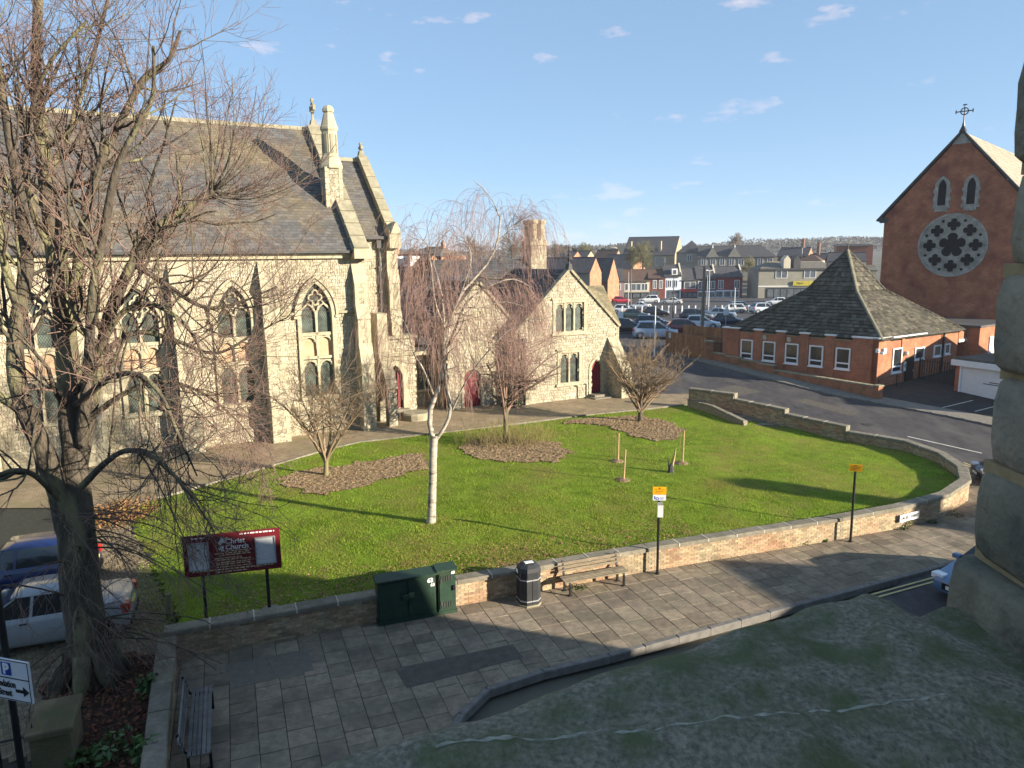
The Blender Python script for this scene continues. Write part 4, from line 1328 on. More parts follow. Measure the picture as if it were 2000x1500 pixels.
part('side_wall', MB().box((9.65, 2.1, .8), (9.95, 9, 6.2), CW).box((13.6, .75, .8), (13.9, 2.3, 5.6), CW).box((20.8, .95, .8), (21.1, 6.0, 5.55), CW), m_rubv, hall)
def door(parent, outline, d, name='door'):
    xs = [p[0] for p in outline]; zs = [p[1] for p in outline]; cx = (min(xs) + max(xs)) / 2
    o = part(name, MB().prism(outline, d + .16, d + .22, CV), m_maroon, parent)
    s = MB(); n = max(3, int((max(xs) - min(xs)) / .16)); w = (max(xs) - min(xs)) / n
    for i in range(n):
        a, b = min(xs) + i * w + .008, min(xs) + (i + 1) * w - .008
        h = min(max(zs), max([q[1] for q in outline if abs(q[0] - (a + b) / 2) < w] + [min(zs) + 1])) - .06
        part('door_board', MB().box((a, d + .13, min(zs) + .01), (b, d + .165, h), CW), m_maroon, o)
    part('handle', MB().box((cx + .18, d + .09, min(zs) + 1.0), (cx + .24, d + .14, min(zs) + 1.15), CW), m_iron, o)
    part('door_surround', MB().ring(offset_poly(outline, .17), outline, d - .06, d + .25, CV, closed=False), m_stone, parent)
door(ga, dA, 1.77); door(gbw, dB, .67)
part('door_step', MB().box((18.8, -.35, .8), (20.3, .7, 1.06), CW).box((19.0, .0, 1.0), (20.1, .7, 1.2), CW), m_coping, gbw)
def mull_window(parent, rect, nl, d, heads=True, nm='window'):
    (x0, z0), (x1, _), (_, z1), _ = rect
    w = part(nm, MB().ring([(x0 - .2, z0 - .15), (x1 + .2, z0 - .15), (x1 + .2, z1 + .2), (x0 - .2, z1 + .2)], [(x0, z0), (x1, z0), (x1, z1), (x0, z1)], d - .07, d + .25, CV), m_stone, parent)
    t = MB()
    t.box((x0 - .3, d - .14, z0 - .2), (x1 + .3, d + .1, z0 - .06), CW)
    t.box((x0 - .28, d - .13, z1 + .18), (x1 + .28, d + .05, z1 + .28), CW)
    lw = (x1 - x0) / nl
    for i in range(1, nl): t.box((x0 + i * lw - .055, d + .0, z0), (x0 + i * lw + .055, d + .2, z1), CW)
    for i in range(nl):
        a = x0 + i * lw; b = a + lw; c = (a + b) / 2
        t.strip(arch(c, lw / 2 - .05, z1 - .42, z1 - .36, .3, 5), .06, d + .02, d + .18, CV)
        for q in (-1, 1):
            e = c + q * lw / 2
            t.prism([(e, z1 - .4), (e, z1), (c + q * .06, z1), (c + q * lw * .3, z1 - .12)], d + .04, d + .17, CV)
            t.prism([(c + q * lw * .42, z1 - .4), (c + q * lw * .2, z1 - .27), (c + q * lw * .36, z1 - .16)], d + .05, d + .16, CV)
    part('mullion', t, m_stone, w)
    for i in range(nl):
        part('leaded_light', MB().box((x0 + i * lw + .05, d + .13, z0), (x0 + (i + 1) * lw - .05, d + .16, z1 - .02), CW), m_lat, w)
mull_window(gbw, W3, 3, .67); mull_window(gbw, W2, 2, .67)
buttress(hall, 20.45, 21.2, .67, [(0.1, .8), (-1.55, .8), (-1.55, 2.6), (-1.3, 3.1), (0.02, 4.75), (.1, 4.75)])
mb = MB()
for (a, b) in ((14.0, .55),): mb.box((a, b, .9), (a + .5, b + .4, 4.8), CW)
part('corner_pilaster', mb, m_rubv, hall)
# link between porch and first gable, with a three-light window in shadow
lk = part('link_wall', MB().box((7.7, 3.9, .8), (9.8, 4.3, 4.5), CW), m_rubv, hall)
part('link_lintel', MB().box((7.75, 2.9, 4.25), (9.7, 4.1, 4.5), CW), m_stone, lk)
lw_ = part('window', MB().box((7.95, 3.84, 2.0), (9.45, 3.89, 3.9), CW), m_glassg, lk)
t = MB()
for x in (7.92, 8.42, 8.95, 9.45): t.box((x - .05, 3.78, 1.95), (x + .05, 3.88, 3.95), CW)
t.box((7.88, 3.76, 1.85), (9.5, 3.9, 2.0), CW)
part('mullion', t, m_stone, lw_)
part('link_roof', MB().add([CW(7.7, 2.8, 4.5), CW(9.8, 2.8, 4.5), CW(9.8, 8, 7.6), CW(7.7, 8, 7.6)], [(0, 1, 2, 3)]), m_slateD, hall)

# roofs of the hall
hr = part('hall_roof', MB().add([CW(10.5, 13.6, 5.2), CW(20, 13.6, 5.2), CW(20, 8.32, 9.78), CW(10.5, 8.32, 9.78)], [(0, 1, 2, 3)]), m_slateD, hall)
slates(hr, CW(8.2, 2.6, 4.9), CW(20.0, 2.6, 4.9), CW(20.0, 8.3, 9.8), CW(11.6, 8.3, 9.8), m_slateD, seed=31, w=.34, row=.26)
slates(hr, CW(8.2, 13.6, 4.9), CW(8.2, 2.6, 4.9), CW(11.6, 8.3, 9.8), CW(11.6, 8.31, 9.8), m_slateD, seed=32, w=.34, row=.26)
def wing(parent, apex_s, apex_z, sL, sR, zE, d0, d1, seed):
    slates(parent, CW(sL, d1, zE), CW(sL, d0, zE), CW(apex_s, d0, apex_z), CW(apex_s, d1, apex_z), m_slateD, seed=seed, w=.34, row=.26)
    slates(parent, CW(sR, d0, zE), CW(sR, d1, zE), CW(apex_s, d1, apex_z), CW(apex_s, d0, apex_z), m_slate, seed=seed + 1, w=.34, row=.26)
wing(hr, 11.73, 8.5, 9.45, 14.0, 6.05, 1.85, 8, 33)
wing(hr, 17.46, 9.15, 13.6, 21.35, 5.4, .75, 8.3, 35)
for (aS, aZ, eS, eZ, d) in ((11.73, 8.45, 9.5, 6.0, 1.62), (11.73, 8.45, 14.0, 6.0, 1.62), (17.46, 9.1, 13.6, 5.4, .52), (17.46, 9.1, 21.3, 5.4, .52)):
    l = math.hypot(aS - eS, aZ - eZ); n = 6
    nx, nz = abs(aZ - eZ) / l * .14 * (1 if eS > aS else -1), abs(aS - eS) / l * .14
    for i in range(n):
        f0, f1 = i / n + .004, (i + 1) / n - .004
        p0 = (eS + (aS - eS) * f0, eZ + (aZ - eZ) * f0); p1 = (eS + (aS - eS) * f1, eZ + (aZ - eZ) * f1)
        mb = MB().prism([p0, p1, (p1[0] + nx, p1[1] + nz), (p0[0] + nx, p0[1] + nz)], d, d + .42, CV)
        part('gable_coping', mb, m_cope, hall)
fn = MB().prism([(17.3, 9.1), (17.62, 9.1), (17.55, 9.5), (17.37, 9.5)], .52, .9, CV)
fn.lathe([(.07, 9.5), (.06, 9.65), (.19, 9.75), (.21, 9.86), (.08, 9.95), (.12, 10.05), (.03, 10.15)], CW(17.46, .7, 0), 8)
part('finial', fn, m_iron, hall)
# lead flashing and roof block behind the second gable
part('flat_link', MB().box((18.2, 6.6, 7.9), (21.0, 9.8, 8.9), CW), m_slateD, hall)
rbk = part('rear_wing', MB().box((20.2, 6.2, .8), (25.4, 12.5, 5.1), CW), m_rubv, hall)
m_lich = mat('lichened_tile', (0.20, 0.17, 0.10), rough=.95, var=.3, scale=4, bump=.3, island=.2, c2=(0.13, 0.115, 0.08), c2scale=1.2)
slates(rbk, CW(20.0, 5.9, 4.9), CW(25.5, 5.9, 4.9), CW(25.5, 8.2, 7.75), CW(20.0, 8.2, 7.75), m_lich, seed=41, w=.3, row=.24)
part('rear_slope', MB().add([CW(20, 12.6, 4.9), CW(25.5, 12.6, 4.9), CW(25.5, 8.2, 7.75), CW(20, 8.2, 7.75)], [(0, 1, 2, 3)]), m_lich, rbk)
part('rear_gable', MB().prism([(6.0, .8), (12.5, .8), (12.5, 4.9), (8.2, 7.65), (6.0, 4.95)], 25.1, 25.4, lambda p, q, h: CW(h, p, q)), m_rubv, rbk)
# tall clustered chimney
cm = part('chimney', MB().prism([(18.45, 8.1), (20.3, 8.1), (20.3, 8.75), (19.98, 9.15), (19.98, 10.75), (18.72, 10.75), (18.72, 8.75), (18.45, 8.6)], 7.4, 8.6, CV), m_rubv, hall)
part('chimney_cap_course', MB().box((18.62, 7.3, 10.72), (20.08, 8.7, 10.9), CW).box((18.68, 7.36, 10.9), (20.02, 8.64, 11.05), CW), m_stone, cm)
for a in (19.03, 19.67):
    for b in (7.68, 8.32):
        part('flue', MB().lathe([(.36, 11.0), (.33, 11.2), (.29, 11.25), (.29, 12.15), (.36, 12.25), (.4, 12.4), (.36, 12.48)], CW(a, b, 0), 8, rot=A29 + PI / 8), m_stone, cm)
part('chimney_stay', MB().tube([CW(20.0, 8.6, 12.3), CW(20.5, 9.4, 10.2), CW(21.5, 10.5, 8.0)], .07, 6), m_cope, cm)
# downpipes by the gables
part('downpipe', MB().tube([CW(14.15, .5, 4.9), CW(14.15, .5, 1.0)], .06, 8).box((14.02, .4, 4.8), (14.28, .62, 5.1), CW), m_iron, hall)
# bollard light on the path
for s, d in ((18.45, .2), (12.75, .95), (13.3, .6)):
    mbp = MB().tube([CW(s, d, 1.0), CW(s, d, 1.95)], .045, 8)
    if s > 15: mbp.tube([CW(s, d, 1.92), CW(s - .14, d - .05, 2.0), CW(s - .22, d - .08, 1.96)], .04, 6)
    single('path_light' if s > 15 else 'path_post', mbp, m_black, {18.45: 'black hooked path light beside the steps of the arched maroon door', 12.75: 'thin black post on the path right of the wide maroon door', 13.3: 'short black post by the shaded corner between the two gables'}[s], 'path light' if s > 15 else 'post')
pil = thing('notice_pedestal', 'low rounded stone plinth on the path in front of the church porch', 'plinth', CW(7.2, .35, 1.0))
part('plinth_body', MB().lathe([(.75, 0), (.78, .32), (.7, .4)], CW(7.0, .4, 1.0), 14, T=lambda x, y, z: (x, y, z)), m_cope, pil)

# ================================================================== BRICK HALL WITH PYRAMID ROOF
H0 = (24.11, 48.49)
HA, HB = (-.65, .76), (.83, .56)
def HT(s, t, z): return (H0[0] + s * HA[0] + t * HB[0], H0[1] + s * HA[1] + t * HB[1], z)
def HF(p, q, h): return HT(p, h, q)           # (s, z) on the front, h inward
def HR(p, q, h): return HT(h, p, q)           # (t, z) on the right side, h inward
red1, red2, rmort = (0.45, 0.145, 0.068), (0.34, 0.10, 0.05), (0.36, 0.25, 0.17)
m_hb1 = brick_mat('red_brick_front', HA, red1, red2, rmort)
m_hb2 = brick_mat('red_brick_side', HB, (0.46, 0.155, 0.068), (0.36, 0.11, 0.052), rmort)
bh = thing('brick_hall', 'red brick single storey hall with a steep pyramid tiled roof beside the side road', 'hall', HT(5.8, 5, .9))
core = MB()
core.prism([(0, 0), (11.7, 0), (11.7, 10.5), (0, 10.5)], .5, 4.12, lambda p, q, h: HT(p, q, h))
part('wall', core, m_hb1, bh)
part('side_wall', MB().box((-.03, .0, .5), (.02, 10.5, 4.12), HT), m_hb2, bh)
WC = [9.65, 7.8, 6.0, 4.17, 2.26]
def upvc(parent, cs, z0, z1, w, T2, hop=True):
    """white framed window on face T2(p, z, h): h<0 is proud of the wall"""
    a, b = cs - w / 2, cs + w / 2
    f = part('window', MB().ring([(a, z0), (b, z0), (b, z1), (a, z1)], [(a + .09, z0 + .09), (b - .09, z0 + .09), (b - .09, z1 - .09), (a + .09, z1 - .09)], -.10, .02, T2), m_upvc, parent)
    part('pane', MB().prism([(a + .05, z0 + .05), (b - .05, z0 + .05), (b - .05, z1 - .05), (a + .05, z1 - .05)], -.045, -.035, T2), m_glass, f)
    m = MB()
    if hop: m.prism([(a + .06, z0 + .36), (b - .06, z0 + .36), (b - .06, z0 + .46), (a + .06, z0 + .46)], -.09, -.03, T2)
    m.prism([(a - .06, z0 - .08), (b + .06, z0 - .08), (b + .06, z0), (a - .06, z0)], -.14, .02, T2)
    part('sill', m, m_upvc, f)
for c in WC: upvc(bh, c, 2.14, 3.6, 1.02, HF)
# piers between the windows rise past the parapet and carry white copings
edges = [-.02] + [(a + b) / 2 for a, b in zip(WC[::-1][:-1], WC[::-1][1:])] + [11.72]
piers = [(-.02, 1.66)] + [(x - .33, x + .33) for x in edges[1:-1]] + [(10.35, 11.72)]
for a, b in piers:
    p = part('pier', MB().box((a, -.09, .5), (b, .3, 4.36), HT), m_hb1, bh)
    part('white_coping', MB().box((a - .05, -.15, 4.36), (b + .05, .36, 4.46), HT), m_white, p)
part('parapet', MB().box((0, -.02, 4.12), (11.7, .25, 4.18), HT), m_cope, bh)
for c in (8.2, 6.25): part('vent', MB().box((c - .14, -.12, 3.72), (c + .14, .02, 4.02), HT), mat('vent_cream', (.5, .45, .33)), bh)
# right side: fascia, windows, door
p = part('pier', MB().box((-.09, -.09, .5), (.3, 1.25, 4.36), HT), m_hb2, bh)
part('white_coping', MB().box((-.15, -.15, 4.365), (.3, 1.3, 4.465), HT), m_white, p)
p = part('pier', MB().box((-.09, 2.75, .5), (.3, 3.1, 4.2), HT), m_hb2, bh)
part('fascia', MB().box((-.28, 1.3, 4.28), (-.06, 5.6, 4.45), HT), m_white, bh)
part('gutter', MB().box((-.30, 5.6, 4.28), (-.06, 10.6, 4.42), HT), m_iron, bh)
upvc(bh, 2.3, 1.95, 3.62, 1.15, HR)
upvc(bh, 5.15, 2.6, 3.45, 1.25, HR, False); upvc(bh, 7.6, 2.6, 3.42, 1.0, HR, False); upvc(bh, 9.0, 2.65, 3.42, .75, HR, False)
dr_ = part('door', MB().box((-.06, 3.45, .9), (.0, 4.55, 2.85), HT), m_black, bh)
for k in range(5): part('door_board', MB().box((-.085, 3.5 + k * .205, .95), (-.06, 3.69 + k * .205, 2.8), HT), m_black, dr_)
part('handle', MB().box((-.13, 4.4, 1.8), (-.08, 4.44, 1.98), HT), m_galv, dr_)
part('notice', MB().box((-.12, 3.15, 1.95), (-.09, 3.42, 2.6), HT), m_white, bh)
part('notice_mark', MB().box((-.125, 3.23, 2.2), (-.119, 3.34, 2.45), HT), m_black, bh)
part('lamp', MB().lathe([(.14, 0), (.17, .1), (.14, .26), (.05, .3)], HT(-.18, 3.2, 3.05), 10), mat('lamp_cream', (.6, .5, .36)), bh)
part('downpipe', MB().tube([HT(-.2, 8.2, 4.3), HT(-.14, 8.2, 4.1), HT(-.14, 8.2, .9)], .07, 8), m_black, bh)
part('handrail', MB().tube([HT(-.5, -.6, 1.0), HT(-.5, -.6, 1.75), HT(-.5, 1.6, 1.95), HT(-.5, 1.6, 1.0)], .03, 6), m_black, bh)
cc = MB().box((-.2, -.28, 3.5), (.0, -.16, 3.75), HT).tube([HT(-.15, -.2, 3.6), HT(-.45, -.45, 3.55)], .03, 6).box((-.62, -.52, 3.45), (-.4, -.38, 3.6), HT)
cc.box((-.25, .3, 3.4), (-.12, .6, 3.75), HT)
tag(part('security_camera', cc, m_white, bh), 'white security camera on the front corner of the pyramid-roofed hall', 'security camera')
col_cam = bpy.data.objects['security_camera']; wl_ = wloc(col_cam); col_cam.parent = None; col_cam.location = wl_
# roof, steeper towards the top
apex = np.array(HT(5.9, 5.9, 10.15))
e4 = [np.array(HT(*q)) for q in ((-.3, -.05, 4.28), (11.3, -.05, 4.28), (11.3, 10.8, 4.28), (-.3, 10.8, 4.28))]
def prof(q, f):
    g = np.array(q) + (apex - np.array(q)) * f
    g[2] = 4.28 + (10.15 - 4.28) * (f * .74 if f < .68 else .503 + .497 * ((f - .68) / .32) ** .94)
    return g
pr_ = part('roof', MB().add([tuple(q) for q in e4] + [tuple(apex - np.array([0, 0, 2.3]))], [(1, 2, 4), (2, 3, 4)]), m_tile, bh)
bands = [0, .34, .68, .78, .86, .93, .985]
for f0, f1 in zip(bands[:-1], bands[1:]):
    k = int(f0 * 100)
    for i, j, sd in ((0, 1, 1), (3, 0, 2)):
        if i == 0: A_, B_, C_, D_ = prof(e4[1], f0), prof(e4[0], f0), prof(e4[0], f1), prof(e4[1], f1)
        else: A_, B_, C_, D_ = prof(e4[0], f0), prof(e4[3], f0), prof(e4[3], f1), prof(e4[0], f1)
        slates(pr_, A_, B_, C_, D_, m_tile, row=.34, w=.33, th=.06, seed=50 + k + sd, rag=.03, name='roof_tile')
for i in (0, 1, 3):
    for a in range(24):
        f0, f1 = a / 24, (a + 1) / 24 - .004
        q0, q1 = prof(e4[i], f0), prof(e4[i], f1)
        part('hip_tile', MB().tube([q0 + [0, 0, .02], q1 + [0, 0, .05]], .12, 6), m_cope if i == 0 else m_tile, pr_)
part('roof_spike', MB().tube([apex + [0, 0, -.1], apex + [0, 0, .15], apex + [0, 0, .75]], [.1, .05, .015], 6), m_iron, pr_)
# flat-roofed link at the far end, and its opening
ex = thing('brick_annexe', 'flat roofed red brick annexe with a dark opening behind the hall gate', 'annexe', HT(1, 14, .9))
part('wall', MB().box((-.9, 11.75, .5), (6, 18, 4.45), HT), m_hb2, ex)
part('wall', MB().box((1.2, 10.3, .5), (6, 11.8, 4.2), HT).box((-.05, 10.55, 3.55), (.3, 11.75, 4.3), HT), m_hb2, ex)
part('lintel', MB().box((-.1, 10.55, 3.4), (.25, 11.75, 3.6), HT), m_white, ex)
part('roof', MB().box((-1.0, 11.6, 4.45), (6.2, 18.1, 4.6), HT), m_slateD, ex)
wn_ = part('window', MB().box((-.98, 13.3, 2.4), (-.9, 14.6, 3.7), HT), m_upvc, ex)
part('shutter', MB().box((-1.02, 13.4, 2.5), (-.97, 14.5, 3.6), HT), m_white, wn_)
# gate and garage
gt = thing('yard_gate', 'tall black iron bar gate closing the yard beside the brick hall', 'gate', (28.9, 50.4, .95))
ga0, ga1 = Vector((28.35, 51.0, 0)), Vector((29.55, 48.9, 0))
for i in range(15):
    q = ga0.lerp(ga1, i / 14)
    part('bar', MB().tube([(q.x, q.y, .95), (q.x, q.y, 2.75)], .028 if i % 14 else .06, 6), m_black, gt)
for z in (1.1, 2.6):
    part('rail', MB().tube([(ga0.x, ga0.y, z), (ga1.x, ga1.y, z)], .045, 6), m_black, gt)
ge = Vector((.42, -.9)).normalized(); gn = Vector((.9, .42))
def GT(s, d, z): return (28.95 + s * ge.x + d * gn.x, 47.75 + s * ge.y + d * gn.y, z)
gr = thing('garage', 'small brick garage with a white ribbed roller shutter', 'garage', GT(2, 2, .8))
part('wall', MB().box((0, .06, .6), (4.6, 5, 3.0), GT), m_hb2, gr)
part('pier', MB().box((-.02, -.06, .6), (.28, .3, 3.0), GT), m_hb1, gr)
part('roof', MB().box((-.2, -.1, 3.0), (4.8, 5.2, 3.22), GT), m_asphp, gr)
part('fascia', MB().box((-.22, -.3, 2.72), (4.8, -.08, 3.08), GT), m_white, gr)
sh = part('roller_shutter', MB().box((.3, -.0, .75), (4.2, .05, 2.75), GT), m_white, gr)
for k in range(22): part('shutter_slat', MB().prism([(-.05, .78 + k * .09), (-.02, .785 + k * .09), (-.02, .855 + k * .09), (-.05, .86 + k * .09)], .4, 4.1, lambda p, q, h: GT(h, p + .03, q)), m_white, sh)
part('frame', MB().box((.28, -.1, .7), (.4, .02, 2.75), GT), m_upvc, gr)
for k in range(2): part('shutter_lettering', MB().box((2.2 - k * .35, -.034, 1.86 - k * .12), (2.9 + k * .25, -.026, 1.91 - k * .12), GT), m_iron, sh)
# low red wall in front of the hall
lwall = thing('brick_wall', 'low orange-red brick wall between the side road and the hall windows', 'wall', (19, 51.5, 1.1))
L0, L1 = Vector((22.75, 45.9)), Vector((15.75, 58.3))
lu = (L1 - L0).normalized(); ln = Vector((-lu.y, lu.x)); LL = (L1 - L0).length
def LT(s, d, z): return (L0.x + s * lu.x - d * ln.x, L0.y + s * lu.y - d * ln.y, z)
m_lw = brick_mat('low_wall_brick', lu, (0.42, 0.15, 0.07), (0.33, 0.11, 0.055), (0.33, 0.25, 0.17), stain=(0.15, 0.105, 0.06))
n = 9
for i in range(n):
    a, b = i * LL / n, (i + 1) * LL / n
    z = 1.66 if i < 5 else 1.98 + (i - 5) * .1
    za = road_z(*LT(a, 0, 0)[:2])
    part('wall_bay', MB().box((a, 0, za - .1), (b, .3, z), LT), m_lw, lwall)
    m2 = max(1, int((b - a) / .45))
    for k in range(m2): part('coping_brick', MB().cbox((a + (b - a) * k / m2 + .006, -.05, z), (a + (b - a) * (k + 1) / m2 - .006, .35, z + .09), .02, LT), m_cope, lwall)
part('end_pier', MB().box((-.35, -.06, .5), (.0, .4, 1.72), LT), m_lw, lwall)
part('end_pier_cap', MB().cbox((-.4, -.1, 1.72), (.02, .44, 1.8), .02, LT), m_cope, lwall)
# timber fence and its pier
m_fence = mat('fence_board', (0.30, 0.15, 0.07), rough=.9, var=.25, scale=3, bump=.3, bscale=20, island=.22)
fe = thing('timber_fence', 'brown close-boarded timber fence at the car park end of the side road', 'fence', (14, 59, 1.9))
f0, f1 = Vector((15.5, 58.6)), Vector((13.0, 62.3))
nb = 30
for i in range(nb):
    q = f0.lerp(f1, (i + .5) / nb); u_ = (f1 - f0).normalized(); v_ = Vector((-u_.y, u_.x)); w_ = (f1 - f0).length / nb * .94
    z = road_z(q.x, q.y)
    part('fence_board', MB().box((-w_ / 2, -.015, z), (w_ / 2, .015, z + 1.75 + rnd.uniform(-.015, .015)), lambda s, t, h: (q.x + s * u_.x + t * v_.x, q.y + s * u_.y + t * v_.y, h)), m_fence, fe)
part('white_notice', MB().box((-.15, -.03, 3.1), (.15, .0, 3.55), lambda s, t, h: (13.25 + s * .56, 61.9 - s * .83 + 0, h)), m_white, fe)
fe2 = thing('timber_fence', 'darker timber fence running from the brick pier back to the hall', 'fence', (16.5, 59.5, 1.9))
f2, f3 = Vector((15.9, 59.2)), Vector((17.3, 58.3))
f2, f3 = Vector((14.6, 63.0)), Vector((17.0, 59.5))
for i in range(20):
    q = f2.lerp(f3, (i + .5) / 20); u_ = (f3 - f2).normalized(); v_ = Vector((-u_.y, u_.x)); w_ = (f3 - f2).length / 20 * .94
    part('fence_board', MB().box((-w_ / 2, -.015, 1.6), (w_ / 2, .015, 4.1), lambda s, t, h: (q.x + s * u_.x + t * v_.x, q.y + s * u_.y + t * v_.y, h)), m_fence, fe2)
for z in (2.1, 3.3): part('rail', MB().tube([(f2.x, f2.y, z), (f3.x, f3.y, z)], .05, 4), m_fence, fe2)
pp = MB().box((15.35, 58.1, 1.5), (15.9, 58.65, 3.15)); fp = thing('brick_pier', 'square red brick pier at the end of the timber fence', 'pier', (15.6, 58.4, 1.7))
part('pier_body', pp, m_lw, fp); part('pier_cap', MB().cbox((15.3, 58.05, 3.15), (15.95, 58.7, 3.27), .03), m_cope, fp)
rl = thing('metal_railing', 'grey metal railing on top of the low red brick wall near the fence', 'railing', (16.8, 58.5, 2))
for i in range(12):
    q = Vector((16.0, 58.8)).lerp(Vector((18.2, 57.6)), i / 11)
    part('bar', MB().tube([(q.x, q.y, 1.6), (q.x, q.y, 3.0)], .02, 4), m_iron, rl)
part('rail', MB().tube([(16.0, 58.8, 3.0), (18.2, 57.6, 3.0)], .03, 5), m_iron, rl)

# ================================================================== RED CHURCH WITH ROSE WINDOW
RE = Vector((.72, -.69)).normalized(); RN = Vector((.69, .72)).normalized()
def RT(s, d, z): return (32.54 + s * RE.x + d * RN.x, 66.0 + s * RE.y + d * RN.y, z)
RV = lambda p, q, h: RT(p, h, q)
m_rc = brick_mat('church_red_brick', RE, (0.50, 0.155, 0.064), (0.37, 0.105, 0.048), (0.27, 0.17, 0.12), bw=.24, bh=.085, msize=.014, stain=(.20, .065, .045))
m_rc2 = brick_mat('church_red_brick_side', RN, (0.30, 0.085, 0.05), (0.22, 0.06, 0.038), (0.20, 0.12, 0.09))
m_pale = mat('pale_grey_stone', (0.36, 0.335, 0.285), var=.25, scale=4, bump=.3, c2=(.21, .195, .165), c2scale=1.8, c2lo=.42, c2hi=.68)
rc = thing('red_brick_church', 'tall red brick church gable with a round rose window and two lancets', 'church', RT(5.4, 6, 1))
part('gable_wall', MB().prism([(0, .5), (10.9, .5), (10.9, 13.05), (5.45, 19.3), (0, 13.05)], 0, .6, RV), m_rc, rc)
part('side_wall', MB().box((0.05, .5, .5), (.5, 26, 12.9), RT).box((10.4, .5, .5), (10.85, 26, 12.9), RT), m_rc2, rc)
part('rear_gable', MB().prism([(0, .5), (10.9, .5), (10.9, 13.0), (5.45, 19.2), (0, 13.0)], 26, 26.4, RV), m_rc, rc)
m_rcroof = mat('pale_church_slate', (0.30, 0.265, 0.20), rough=.8, var=.2, scale=3, bump=.2, island=.15)
rr_ = part('roof', MB().add([RT(-.4, -.15, 12.8), RT(-.4, 26.5, 12.8), RT(5.45, 26.5, 19.5), RT(5.45, -.15, 19.5)], [(0, 1, 2, 3)]), m_slateD, rc)
slates(rr_, RT(11.3, -.15, 12.8), RT(11.3, 26.5, 12.8), RT(5.45, 26.5, 19.5), RT(5.45, -.15, 19.5), m_rcroof, row=.5, w=.5, seed=71)
for q in (-1, 1):
    mb = MB().prism([(5.45 + q * 5.95, 12.62), (5.45, 19.45), (5.45, 19.68), (5.45 + q * 6.1, 12.72)], -.2, .25, RV); part('bargeboard', mb, m_iron, rc)
part('apex_stone', MB().prism([(4.75, 18.55), (6.15, 18.55), (5.45, 19.42)], -.06, .1, RV), m_pale, rc)
part('kneeler', MB().box((-.35, -.15, 12.5), (.25, .3, 12.95), RT), m_iron, rc)
cx = MB()
cx.tube([RT(5.45, 0, 19.5), RT(5.45, 0, 19.9), RT(5.45, 0, 20.3), RT(5.45, 0, 21.5)], [.3, .12, .05, .045], 8)
cx.tube([RT(4.85, 0, 21.05), RT(6.05, 0, 21.05)], .045, 6)
cx.strip([(5.45 + .27 * math.cos(a * PI / 8), 21.05 + .27 * math.sin(a * PI / 8)) for a in range(16)], .07, -.04, .04, RV, closed=True)
for (x, z, dx, dz) in ((4.85, 21.05, 0, .14), (6.05, 21.05, 0, .14), (5.45, 21.55, .14, 0)): cx.tube([RT(x - dx, 0, z - dz), RT(x + dx, 0, z + dz)], .05, 6)
part('iron_cross', cx, m_black, rc)
# rose window: pale stone plate pierced with foils over dark glass
rx, rz_ = 5.42, 10.5
def circ(r, n=40, c=(rx, rz_)): return [(c[0] + r * math.cos(2 * PI * i / n), c[1] + r * math.sin(2 * PI * i / n)) for i in range(n)]
rw = part('rose_window', MB().prism(circ(2.55), -.05, .05, RV), m_pale, rc)
part('outer_ring', MB().ring(circ(2.58), circ(2.4), -.14, .02, RV), m_pale, rw)
part('brick_arch', MB().ring(circ(2.85), circ(2.58), -.03, .05, RV), m_rc, rw)
m_dg = glass_mat('rose_glass', (0.006, 0.006, 0.010), .5, .12)
def foil(cx_, cz_, R, k, rot=0, name='foil'):
    pts = []
    for i in range(16 * k // 2):
        a = 2 * PI * i / (16 * k // 2)
        ph = ((a - rot) * k / (2 * PI)) % 1.0
        r = R * (.55 + .45 * math.sqrt(abs(math.sin(PI * ph))))
        pts.append((cx_ + r * math.cos(a), cz_ + r * math.sin(a)))
    p = part(name, MB().prism(pts, -.075, -.055, RV), m_dg, rw)
    big = [(cx_ + (x - cx_) * 1.07, cz_ + (z - cz_) * 1.07) for x, z in pts]
    mb = MB().ring(big, pts, -.13, -.05, RV); mb.f = mb.f
    link('foil_frame', mb.mesh('foil_frame', wloc(p)), m_pale, p)
foil(rx, rz_, 1.02, 5, rot=PI / 2 - PI / 5, name='centre_foil')
for i in range(8):
    a = 2 * PI * i / 8 + PI / 2
    foil(rx + 1.68 * math.cos(a), rz_ + 1.68 * math.sin(a), .50, 4, rot=PI / 4)
for i in range(8):
    a = 2 * PI * (i + .5) / 8 + PI / 2
    c = (rx + 2.12 * math.cos(a), rz_ + 2.12 * math.sin(a))
    part('eyelet', MB().prism(circ(.12, 10, c), -.075, -.055, RV), m_dg, rw)
for lx in (4.35, 6.45):
    o_ = arch(lx, .30, 13.75, 15.2, .65)
    lw2 = part('lancet_window', MB().ring(offset_poly(o_, .26), o_, -.12, .05, RV, closed=False), m_pale, rc)
    q = MB()
    for k in range(6): q.box((lx - .66 + (k % 2) * .1, -.1, 13.5 + k * .32), (lx - .3, .04, 13.5 + k * .32 + .29), RT).box((lx + .3, -.1, 13.5 + k * .32), (lx + .66 - (k % 2) * .1, .04, 13.5 + k * .32 + .29), RT)
    q.prism([(lx - .5, 13.25), (lx + .5, 13.25), (lx + .34, 13.75), (lx - .34, 13.75)], -.13, .0, RV)
    part('quoin', q, m_pale, lw2); part('glass', MB().prism(o_, -.03, .03, RV), m_dg, lw2)

